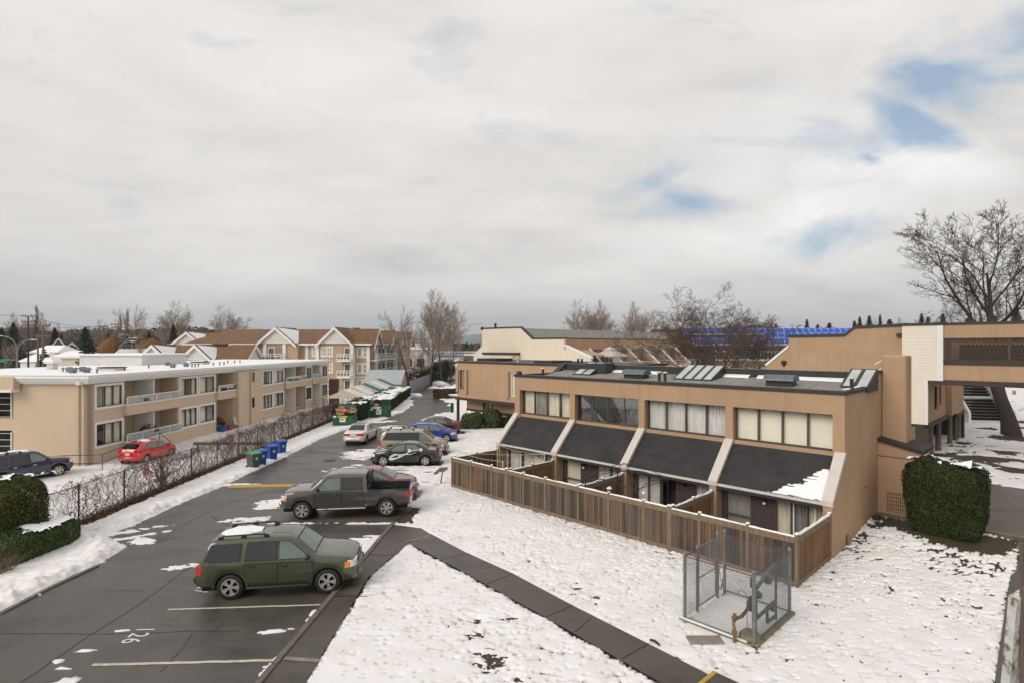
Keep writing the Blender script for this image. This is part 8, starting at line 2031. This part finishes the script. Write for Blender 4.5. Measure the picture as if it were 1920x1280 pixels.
    # barrel awnings of the long blue arcade
    def awning(u0,u1,vb,vt,Y,label,step):
        x0,x1=PX(u0,Y),PX(u1,Y); z0,z1=PZ(vb,Y),PZ(vt,Y); t=thing('barrel_awning',label,'awning',(x0,Y,0)); L=x1-x0; n=8; r=z1-z0; b=MB(); 
        pr=[(-r*1.1*math.cos(k/n*math.pi/2)+r*1.1,z0+r*math.sin(k/n*math.pi/2)) for k in range(n+1)]
        vs=[(x,p[0],p[1]) for x in (0,L) for p in pr]; b.add(vs,[(k,k+1,n+2+k,n+1+k) for k in range(n)]); b.build('canopy',MAT['blue_roof'],t,smooth=60)
        m=int(L/step)
        for i in range(m+1):
            x=L*i/m; q=MB(); q.tube([(x,p[0]-.06,p[1]+.03) for p in pr],.035,4); q.build('rib',MAT['white'],t)
        w=MB(); w.box(0,L,.3,8,0,z0); w.build('arcade_wall',MAT['pale_brown'],t); w=MB(); w.box(0,L,.1,.25,z0-.35,z0); w.build('gutter',MAT['white'],t); g=MB()
        for i in range(m): x=L*(i+.5)/m; g.box(x-L/m*.36,x+L/m*.36,.26,.3,z0*.3,z0-.8)
        g.build('shop_window',MAT['glass_dark'],t)
    awning(1282,1600,625,615,112,'long blue barrel awning with white ribs, topmost and farthest of the arcade',1.25)
    awning(1432,1590,632,623.5,104,'blue barrel awning just below the topmost one at the right',1.25)
    awning(1300,1500,644,633,96,'blue barrel awning lowest of the three, behind the spreading bare tree',1.3)
    bk=thing('brick_building','dark red brick end wall at the left end of the blue awnings','building',(PX(1268,118),118,0)); b=MB(); b.box(-3.5,3.0,0,8,0,PZ(618,118)); b.build('wall',MAT['brick'],bk); b=MB(); b.box(-2.4,-.8,-.05,0,3,6); b.build('window',MAT['glass_dark'],bk)
    # low garden-court range seen behind the townhouse roof
    cr=thing('courtyard_range','tan two-storey range with white balustrade behind the spreading bare tree','building',(PX(1370,72),72,0),TA); b=MB(); b.box(-2,16,0,.4,0,5.8); b.build('wall',MAT['stucco'],cr); b=MB(); b.box(-2,16,-.2,3,5.8,6.0); b.build('roof',MAT['snow_clean'],cr)
    for k in range(7): window(cr,basis((0,0,0),(1,0,0),(0,-1,0)),-1.4+k*2.4,.2+k*2.4,3.2,5.1,1,'white',None,fw=.12,glassm='glass_dark')
    b=MB()
    for k in range(40): b.tube([(-2+k*.45,-.2,6),(-2+k*.45,-.2,7.0)],.03,4)
    b.tube([(-2,-.2,7),(16,-.2,7)],.04,4); b.build('balustrade',MAT['white'],cr)
    # a bird high in the cloud
    b=MB(); b.add([(0,0,0),(-.5,.1,.18),(-1.0,.0,.05),(-.45,-.12,.1),(.5,.1,.16),(1.0,0,.02),(.45,-.12,.1),(0,.35,.0),(0,-.4,.02),(0,0,-.12)],[(0,1,2,3),(0,6,5,4),(7,0,8,9)]); o=b.build('bird',MAT['metal_dk']); o.location=(PX(1033,170),170,PZ(210,170)); tag(o,'tiny dark bird gliding high in the cloudy sky','bird')
# ------------------------------------------------------------------ trees
def tubes_np(branches):
    """branches: list of (points array k x 3, radii array, sides); returns V, Q"""
    VV=[];QQ=[];off=0
    for P,rad,n in branches:
        P=np.asarray(P,float); k=len(P); d=np.gradient(P,axis=0); d/=np.linalg.norm(d,axis=1)[:,None]+1e-9
        up=np.where(np.abs(d[:,2:3])<.95,np.array([[0,0,1.]]),np.array([[1.,0,0]])); a=np.cross(d,up); a/=np.linalg.norm(a,axis=1)[:,None]+1e-9; b=np.cross(a,d)
        t=np.arange(n)*2*math.pi/n; V=P[:,None,:]+rad[:,None,None]*(a[:,None,:]*np.cos(t)[None,:,None]+b[:,None,:]*np.sin(t)[None,:,None]); VV.append(V.reshape(-1,3))
        i=np.arange(k-1)[:,None]*n; j=np.arange(n)[None,:]; q=(j+1)%n
        QQ.append(np.stack([i+j,i+q,i+n+q,i+n+j],-1).reshape(-1,4)+off); off+=k*n
    return np.concatenate(VV),np.concatenate(QQ)
def grow(seed, H, r0, fork=.3, spread=.75, limbs=5, levels=4, kids=(6,6,5,4), lens=(.62,.5,.45,.5), up=.12, twig=.012, lean=(0,0), gnarl=.16, kink=.0, upright=0.0, trunk_top=.9, seg=(9,8,6,5,4), sp0=None):
    """bare broadleaf: trunk, then limbs, boughs and twigs by recursion; returns trunk list and crown list"""
    trunk=[];crown=[]
    def path(g,p,d,L,n,wob,lift):
        P=[p]; 
        for i in range(n-1):
            d=d+g.normal(0,wob,3)+np.array([0,0,lift]); d=d/np.linalg.norm(d); P.append(P[-1]+d*L/(n-1))
        return np.array(P),d
    def rec(p,d,L,r,lv,sd):
        g=np.random.default_rng(sd); n=seg[min(lv,4)]; P,de=path(g,p,d,L,n,gnarl*(1+.25*lv),up/(1+.3*lv)); tip=max(twig*.35,r*(.28 if lv else .13)) if lv<levels else twig*.35
        rad=np.linspace(r,tip,n); sides=(9,7,5,4,3,3)[min(lv,5)]
        (trunk if lv==0 else crown).append((P,rad,sides))
        if lv>=levels: return
        m=kids[min(lv,len(kids)-1)]; f0=fork if lv==0 else .22
        az0=g.uniform(0,6.28)
        for i in range(m):
            f=f0+(1-f0)*((i+g.uniform(.1,.9))/m); f=min(f,.985); x=f*(n-1); k=int(x); w=x-k; q=P[k]*(1-w)+P[min(k+1,n-1)]*w; dd=P[min(k+1,n-1)]-P[k]; dd=dd/(np.linalg.norm(dd)+1e-9)
            az=az0+i*2.4+g.uniform(-.4,.4); a=np.cross(dd,[0,0,1.] if abs(dd[2])<.9 else [1.,0,0]); a/=np.linalg.norm(a)+1e-9; b=np.cross(dd,a); s=spread*g.uniform(.75,1.25)*(1-.25*f if lv==0 else 1)
            if lv==0 and sp0: s=g.uniform(*sp0)
            nd_=dd*math.cos(s)+(a*math.cos(az)+b*math.sin(az))*math.sin(s); nd_[2]+=upright; nd_/=np.linalg.norm(nd_)
            rr=max(twig*.6,(r+(tip-r)*f)*g.uniform(.55,.8)*(.85 if lv else .8)); rec(q,nd_,L*lens[min(lv,len(lens)-1)]*g.uniform(.7,1.15)*(1.1-.45*f if lv==0 else 1.05-.35*f),rr,lv+1,int(g.integers(1<<30)))
    rec(np.array([0,0,-.2]),np.array([lean[0],lean[1],1.0])/math.hypot(1,math.hypot(*lean)),H*trunk_top,r0,0,seed)
    # root flare
    P,rad,s=trunk[0]; rad=rad.copy(); rad[0]*=1.3; trunk[0]=(P,rad,s)
    return trunk,crown
def bare_tree(name,label,loc,rz=0,bark='bark',twigm='twig',group=None,scale=1.0,**kw):
    t=thing(name,label,'tree',loc,rz,group); tr,cr=grow(**kw); V,Q=tubes_np(tr); np_mesh('trunk',V,Q,MAT[bark],t,smooth=True); V,Q=tubes_np(cr); np_mesh('crown',V,Q,MAT[twigm],t,smooth=True); t.scale=(scale,)*3; return t
def conifer(name,label,loc,H,w,seed=1,n=2600,group=None,mat='conifer',gap=.0,leaf=.28):
    t=thing(name,label,'tree',loc,0,group); g=np.random.default_rng(seed); b=MB(); b.lathe([(.02*H,0),(.008*H,H*.98)],7); b.build('trunk',MAT['bark_dark'],t)
    P=[];N=[]; L=int(H*2.6)
    for k in range(L):
        f=(k+.5)/L; z=H*(.06+.92*f); R_=w*(1-f)**.85*g.uniform(.7,1.12)+.15
        nb=7; az0=g.uniform(0,6.28)
        for j in range(nb):
            if g.random()<gap: continue
            az=az0+j*6.283/nb+g.uniform(-.25,.25); rr=R_*g.uniform(.65,1.15); m=max(3,int(n/(L*nb)))
            s=g.uniform(.08,1,m)**.7; x=np.cos(az)*rr*s; y=np.sin(az)*rr*s; zz=z-s*s*rr*.32+g.normal(0,.10,m)*rr*.5; P.append(np.stack([x+g.normal(0,.10,m)*rr,y+g.normal(0,.10,m)*rr,zz],1)); N.append(np.tile([0,0,1.],(m,1)))
    P=np.concatenate(P);N=np.concatenate(N); V,Q=leaf_cloud(P,N,leaf*H/10,seed,1.4); np_mesh('crown',V,Q,MAT[mat],t); return t
def build_trees():
    # spreading bare tree behind the townhouse roof
    Y=56.0; bare_tree('bare_tree','wide spreading bare tree behind the townhouse roof',(PX(1358,Y),Y,0),R(270),seed=5,H=6.2,r0=.42,fork=.62,levels=5,kids=(16,10,8,6,4),lens=(1.8,.58,.5,.45,.5),sp0=(.12,1.45),spread=.62,up=.07,twig=.019,gnarl=.12,trunk_top=1.0).scale=(1.14,1.14,.86)
    # great bare tree at the right, its trunk passing behind the bridge
    Y=46.0; bare_tree('bare_tree','great dark bare tree at right, its leaning trunk passing behind the bridge',(PX(1897,Y),Y,.35),R(270),bark='bark_dark',twigm='bark_dark',seed=8,H=15.0,r0=.58,fork=.52,levels=5,kids=(10,8,7,6,3),lens=(.74,.55,.5,.45,.5),sp0=(.3,1.15),spread=.6,up=.05,twig=.021,lean=(.05,0),gnarl=.08,trunk_top=.92)
    Y=58.0; bare_tree('bare_tree','second bare tree just behind the great dark one',(PX(1886,Y),Y,.2),R(10),bark='bark_dark',twigm='twig',seed=23,H=12.5,r0=.42,fork=.5,levels=5,kids=(9,7,6,6,3),lens=(.66,.55,.5,.45,.5),sp0=(.2,.95),spread=.6,up=.07,twig=.018,gnarl=.11,trunk_top=.9)
    Y=80.0; bare_tree('bare_tree','low spreading bare tree rising over the tan wall left of the great tree',(PX(1790,Y),Y,0),R(70),seed=31,H=8.0,r0=.35,fork=.5,levels=5,kids=(10,7,6,6,3),lens=(1.05,.55,.5,.45,.5),sp0=(.15,1.1),spread=.6,up=.07,twig=.022,gnarl=.11,trunk_top=.9)
    # bare trees at the end of the lane
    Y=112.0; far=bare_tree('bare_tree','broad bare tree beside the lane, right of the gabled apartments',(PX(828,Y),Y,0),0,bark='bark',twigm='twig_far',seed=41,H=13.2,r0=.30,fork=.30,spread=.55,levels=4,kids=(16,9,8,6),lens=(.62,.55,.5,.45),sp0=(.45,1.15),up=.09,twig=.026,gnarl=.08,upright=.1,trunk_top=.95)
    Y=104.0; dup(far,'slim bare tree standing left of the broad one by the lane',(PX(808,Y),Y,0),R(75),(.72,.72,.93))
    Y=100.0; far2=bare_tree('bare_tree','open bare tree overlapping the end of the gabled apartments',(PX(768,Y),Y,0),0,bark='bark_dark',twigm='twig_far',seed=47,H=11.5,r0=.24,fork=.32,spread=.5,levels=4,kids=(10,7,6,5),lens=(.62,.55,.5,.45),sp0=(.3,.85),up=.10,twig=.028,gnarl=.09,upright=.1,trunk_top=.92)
    dup(far,'thin bare tree just right of the broad lane tree',(PX(845,122),122,0),R(150),(.6,.6,.72))
    dup(far2,'small bare tree among the shrubs by the far lane fence',(PX(795,118),118,0),R(33),.5)
    # distant bare trees, left of the picture then right
    for (u,vt,Y,src,rz,lab) in ((267,580,175,2,20,'bare tree rising left of the brown front gables'),(321,580,165,1,100,'tall bare tree behind the middle gables with a conifer at its foot'),(302,590,168,2,200,'bare tree overlapping the tall one behind the middle gables'),(422,587,180,1,40,'bare tree above the roof left of the main gabled block'),(428,592,185,2,260,'bare tree with a birch-like crown next to it above the roof'),(40,600,200,1,10,'pale bare tree behind the tall dark pole'),(62,598,205,1,180,'pale bare tree between the tall pole and the poplar'),(10,640,120,2,300,'scrubby bare tree at the left edge'),(120,615,220,1,330,'hazy bare tree right of the charcoal house'),(175,610,190,1,140,'bushy bare tree beyond the dark conifer'),(270,642,120,2,77,'small bare tree in front of the orange willow'),
        (1085,580,170,1,25,'bare tree above the cream block roof, leftmost of its group'),(1108,579,172,1,130,'tall bare tree above the cream block roof'),(1135,586,176,1,230,'bare tree right of the tall one above the cream block'),(1205,582,150,1,300,'bare tree left of the spreading tree'),(1185,592,160,1,60,'thin bare tree behind the cream block terraces'),(1640,602,240,2,15,'hazy bare tree above the plain tan wall'),(1430,600,260,1,99,'faint far bare tree above the blue awnings'),(1700,606,230,1,280,'hazy far bare tree beside the white siding panel')):
        z=PZ(vt,Y); s=far if src==1 else far2; h0=16.4 if src==1 else 13.6
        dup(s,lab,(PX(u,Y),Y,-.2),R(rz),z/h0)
    # poplars
    pop=bare_tree('poplar','bare columnar poplar behind the slim wooden pole',(PX(72,190),190,0),0,bark='bark',twigm='twig_red',seed=61,H=18.5,r0=.3,fork=.08,spread=.28,levels=3,kids=(26,8,5),lens=(.34,.5,.5),up=.2,twig=.04,gnarl=.06,upright=.5,trunk_top=.95)
    dup(pop,'left poplar of the pair beside the three-armed pole',(PX(219,200),200,0),R(50),(.8,.8,.88)); dup(pop,'right, taller poplar of the pair beside the three-armed pole',(PX(229,198),198,0),R(120),(.9,.9,.98)); dup(pop,'small poplar against the sky above the middle gables',(PX(375,200),200,0),R(10),(.7,.7,.62))
    # conifers
    c1=conifer('conifer','dark broad conifer at the far left behind the left-curving lamp',(PX(25,160),160,0),14.5,4.6,3,n=6000,gap=.15,leaf=.15)
    c2=conifer('conifer','dark conifer before the charcoal house, seen beside the leaning pole',(PX(83,112),112,0),7.2,3.2,8,n=5000,leaf=.2)
    c3=conifer('conifer','slim ragged fir on the right horizon, tallest of its group',(PX(1650,210),210,0),PZ(588,210),2.6,12,n=6500,gap=.18,leaf=.10)
    for src,h0,u,vt,Y,w,lab in ((c1,14.5,3,614,170,1,'dark conifer cut by the left edge'),(c1,14.5,103,613,180,1,'conifer right of the leaning pole behind the charcoal house'),(c1,14.5,160,612,170,1.25,'large dark conifer standing over the bungalows'),(c1,14.5,115,625,175,.9,'small conifer at the right of the charcoal house'),(c1,14.5,202,618,220,.7,'slim far conifer left of the poplars'),(c1,14.5,240,621,190,1.2,'dark conifer behind the street lamp and willow'),(c1,14.5,280,622,180,1,'dark conifer behind the orange willow'),(c1,14.5,325,607,150,.95,'dark conifer at the foot of the tall bare tree'),(c1,14.5,397,617,190,1,'rounded conifer just above the middle gables'),(c1,14.5,300,625,190,1.3,'dark evergreen clump left of the middle gables'),
        (c2,7.2,168,640,105,1.2,'olive conifer standing before the bungalow right of the leaning pole'),
        (c3,None,1513,597,230,1.3,'dark fir above the blue awnings'),(c3,None,1533,607,235,2.0,'short broad fir right of the fir above the awnings'),(c3,None,1602,600,220,1.6,'fir at the step of the tan roofline'),(c3,None,1612,592,214,1.3,'tall fir next to the roofline step'),(c3,None,1630,590,212,1.7,'broad fir left of the tallest fir'),(c3,None,1668,597,222,2.2,'dense broad fir right of the tallest fir'),(c3,None,1698,604,225,2.0,'low fir behind the white siding panel'),(c3,None,1728,586,170,1.4,'fir above the white siding panel'),(c3,None,1740,592,168,1.6,'fir beside the one above the white siding'),(c3,None,1768,586,160,1.6,'dark fir among bare branches above the lattice balcony'),(c3,None,1815,594,150,2.0,'fir behind the great bare trunk'),(c3,None,1905,578,120,2.2,'dark evergreen at the right edge above the bridge'),(c3,None,1865,590,130,2.0,'evergreen right behind the second trunk'),(c3,None,1555,604,240,2.4,'blunt far fir above the middle of the awnings'),(c3,None,1455,606,250,1.8,'far fir behind the spreading tree'),(c3,None,875,640,330,2.2,'far dark conifer left of the cream block'),(c3,None,884,642,320,2.4,'far conifer beside it at the cream block corner'),(c3,None,868,645,340,2.4,'low far conifer at the lane end horizon')):
        if h0 is None: h0=PZ(588,210)
        s=PZ(vt,Y)/h0; dup(src,lab,(PX(u,Y),Y,0),R(u*7%360),(s*w,s*w,s))
    # orange willows
    def willow(u,vt,Y,w,label,seed):
        h=PZ(vt,Y); t=thing('willow',label,'tree',(PX(u,Y),Y,0)); g=np.random.default_rng(seed); n=3800; a=g.uniform(0,6.283,n); f=g.uniform(0,1,n); ph=np.arccos(1-f*1.05); r=w*g.uniform(.7,1.02,n); P=np.stack([np.cos(a)*np.sin(ph)*r,np.sin(a)*np.sin(ph)*r,h*.5+np.cos(ph)*h*.5*g.uniform(.75,1.02,n)-g.uniform(0,.25,n)*h*np.sin(ph)],1)
        V=np.stack([P,P+np.stack([np.full(n,.12),np.zeros(n),np.zeros(n)],1),P+np.stack([np.full(n,.06),np.zeros(n),-g.uniform(.6,1.8,n)],1)],1).reshape(-1,3); np_mesh('crown',V,np.arange(3*n).reshape(n,3),MAT['willow'],t,k=3); b=MB(); b.lathe([(.3,0),(.2,h*.6)],7); b.build('trunk',MAT['bark'],t)
    willow(207,632,135,3.6,'rounded orange willow behind the slim street pole',3); willow(283,633,150,4.6,'broad orange willow left of the brown front gables',4); willow(302,642,160,3.5,'orange willow peeping out by the middle gables',5)
    # winter woods to the horizon: one mass
    g=np.random.default_rng(9); P=[];N=[]; specs=[(-1,470,250,330,15.0,2.2),(1260,1920,260,330,15.5,2.0),(850,900,360,420,10,.6),(1040,1260,200,260,11.5,1.0)]
    for u0,u1,y0,y1,h,den in specs:
        m=int((u1-u0)*34*den); Y=g.uniform(y0,y1,m); u=g.uniform(u0,u1,m); X=(u-CX)/F*Y; top=h*(.55+.75*fbm(X*.06,Y*.02,4)); Z=top*g.random(m)**.7; P.append(np.stack([X,Y,Z],1))
    P=np.concatenate(P); V,Q=leaf_cloud(P,np.tile([0,-1.,0],(len(P),1)),.75,3,.6); tag(np_mesh('distant_woods',V,Q,MAT['woods']),'brown winter woods along the horizon','woods',kind='stuff')
    P=[]
    for u0,u1,y0,y1,h,m in ((0,250,112,150,2.6,2600),(755,850,118,170,2.4,1600),(150,215,100,112,2.2,900)):
        Y=g.uniform(y0,y1,m); u=g.uniform(u0,u1,m); X=(u-CX)/F*Y; top=h*(.3+1.0*fbm(X*.25,Y*.2,3)); P.append(np.stack([X,Y,top*g.random(m)],1))
    P=np.concatenate(P); V,Q=leaf_cloud(P,np.tile([0,-1.,0],(len(P),1)),.28,4,.8); tag(np_mesh('scrub',V,Q,MAT['scrub']),'low brown winter scrub along the far street and lane','scrub',kind='stuff')
# ------------------------------------------------------------------ run
def split_pieces():
    """parts whose mesh holds pieces standing apart become one object each"""
    skip={'gable_vent','chimney','wire_mesh','flame_stripe','door_gap'}
    for o in list(COL.objects):
        if o.type!='MESH' or o.get('kind') or o.parent is None or o.data.users>1 or len(o.data.vertices)>3000 or o.name.split('.')[0] in skip: continue
        me=o.data; par=list(range(len(me.vertices)))
        def f(p,a):
            while p[a]!=a: p[a]=p[p[a]]; a=p[a]
            return a
        for e in me.edges:
            a,b=f(par,e.vertices[0]),f(par,e.vertices[1])
            if a!=b: par[a]=b
        bb={}
        for i,v in enumerate(me.vertices):
            q=bb.setdefault(f(par,i),[list(v.co),list(v.co)])
            for k in range(3): q[0][k]=min(q[0][k],v.co[k]); q[1][k]=max(q[1][k],v.co[k])
        keys=list(bb); B=[bb[k] for k in keys]; m=len(B)
        if m<2 or m>90: continue
        p2=list(range(m))
        for i in range(m):
            for j in range(i):
                if all(B[i][0][k]<=B[j][1][k]+.03 and B[j][0][k]<=B[i][1][k]+.03 for k in range(3)): p2[f(p2,i)]=f(p2,j)
        grp={}
        for i,k in enumerate(keys): grp[k]=f(p2,i)
        ids=sorted(set(grp.values()))
        if not 2<=len(ids)<=60: continue
        ul=me.uv_layers.active
        for gi in ids:
            b=MB(); vm={}; us=[]
            for p in me.polygons:
                if grp[f(par,p.vertices[0])]!=gi: continue
                fc=[]
                for li in p.loop_indices:
                    vi=me.loops[li].vertex_index
                    if vi not in vm: vm[vi]=len(b.v); b.v.append(tuple(me.vertices[vi].co))
                    fc.append(vm[vi]); us.append(tuple(ul.data[li].uv) if ul else None)
                b.f.append(fc); b.m.append(p.material_index)
            sm=me.polygons[0].use_smooth
            n=b.build(o.name.split('.')[0],list(me.materials),o.parent,smooth=40 if sm else None); n.matrix_local=o.matrix_local.copy()
            if ul:
                l=n.data.uv_layers.new(name='uv')
                for i,q in enumerate(us): l.data[i].uv=q
        if not [c for c in COL.objects if c.parent==o]: bpy.data.objects.remove(o)
        else: 
            keep=[c for c in COL.objects if c.parent==o]; host=[c for c in COL.objects if c.parent==o.parent and c.name.startswith(o.name.split('.')[0]) and c!=o][-1]
            for c in keep: c.parent=host
            bpy.data.objects.remove(o)
import os as _os
random.seed(11)
setup_mats(); setup_world(); setup_camera(); build_ground(); build_haze(); build_cars()
for fn in ('build_townhouses','build_block_b','build_block_c','build_block_d','build_left_block','build_apartments','build_yard','build_left_side','build_far','build_trees'):
    globals()[fn]()
split_pieces()
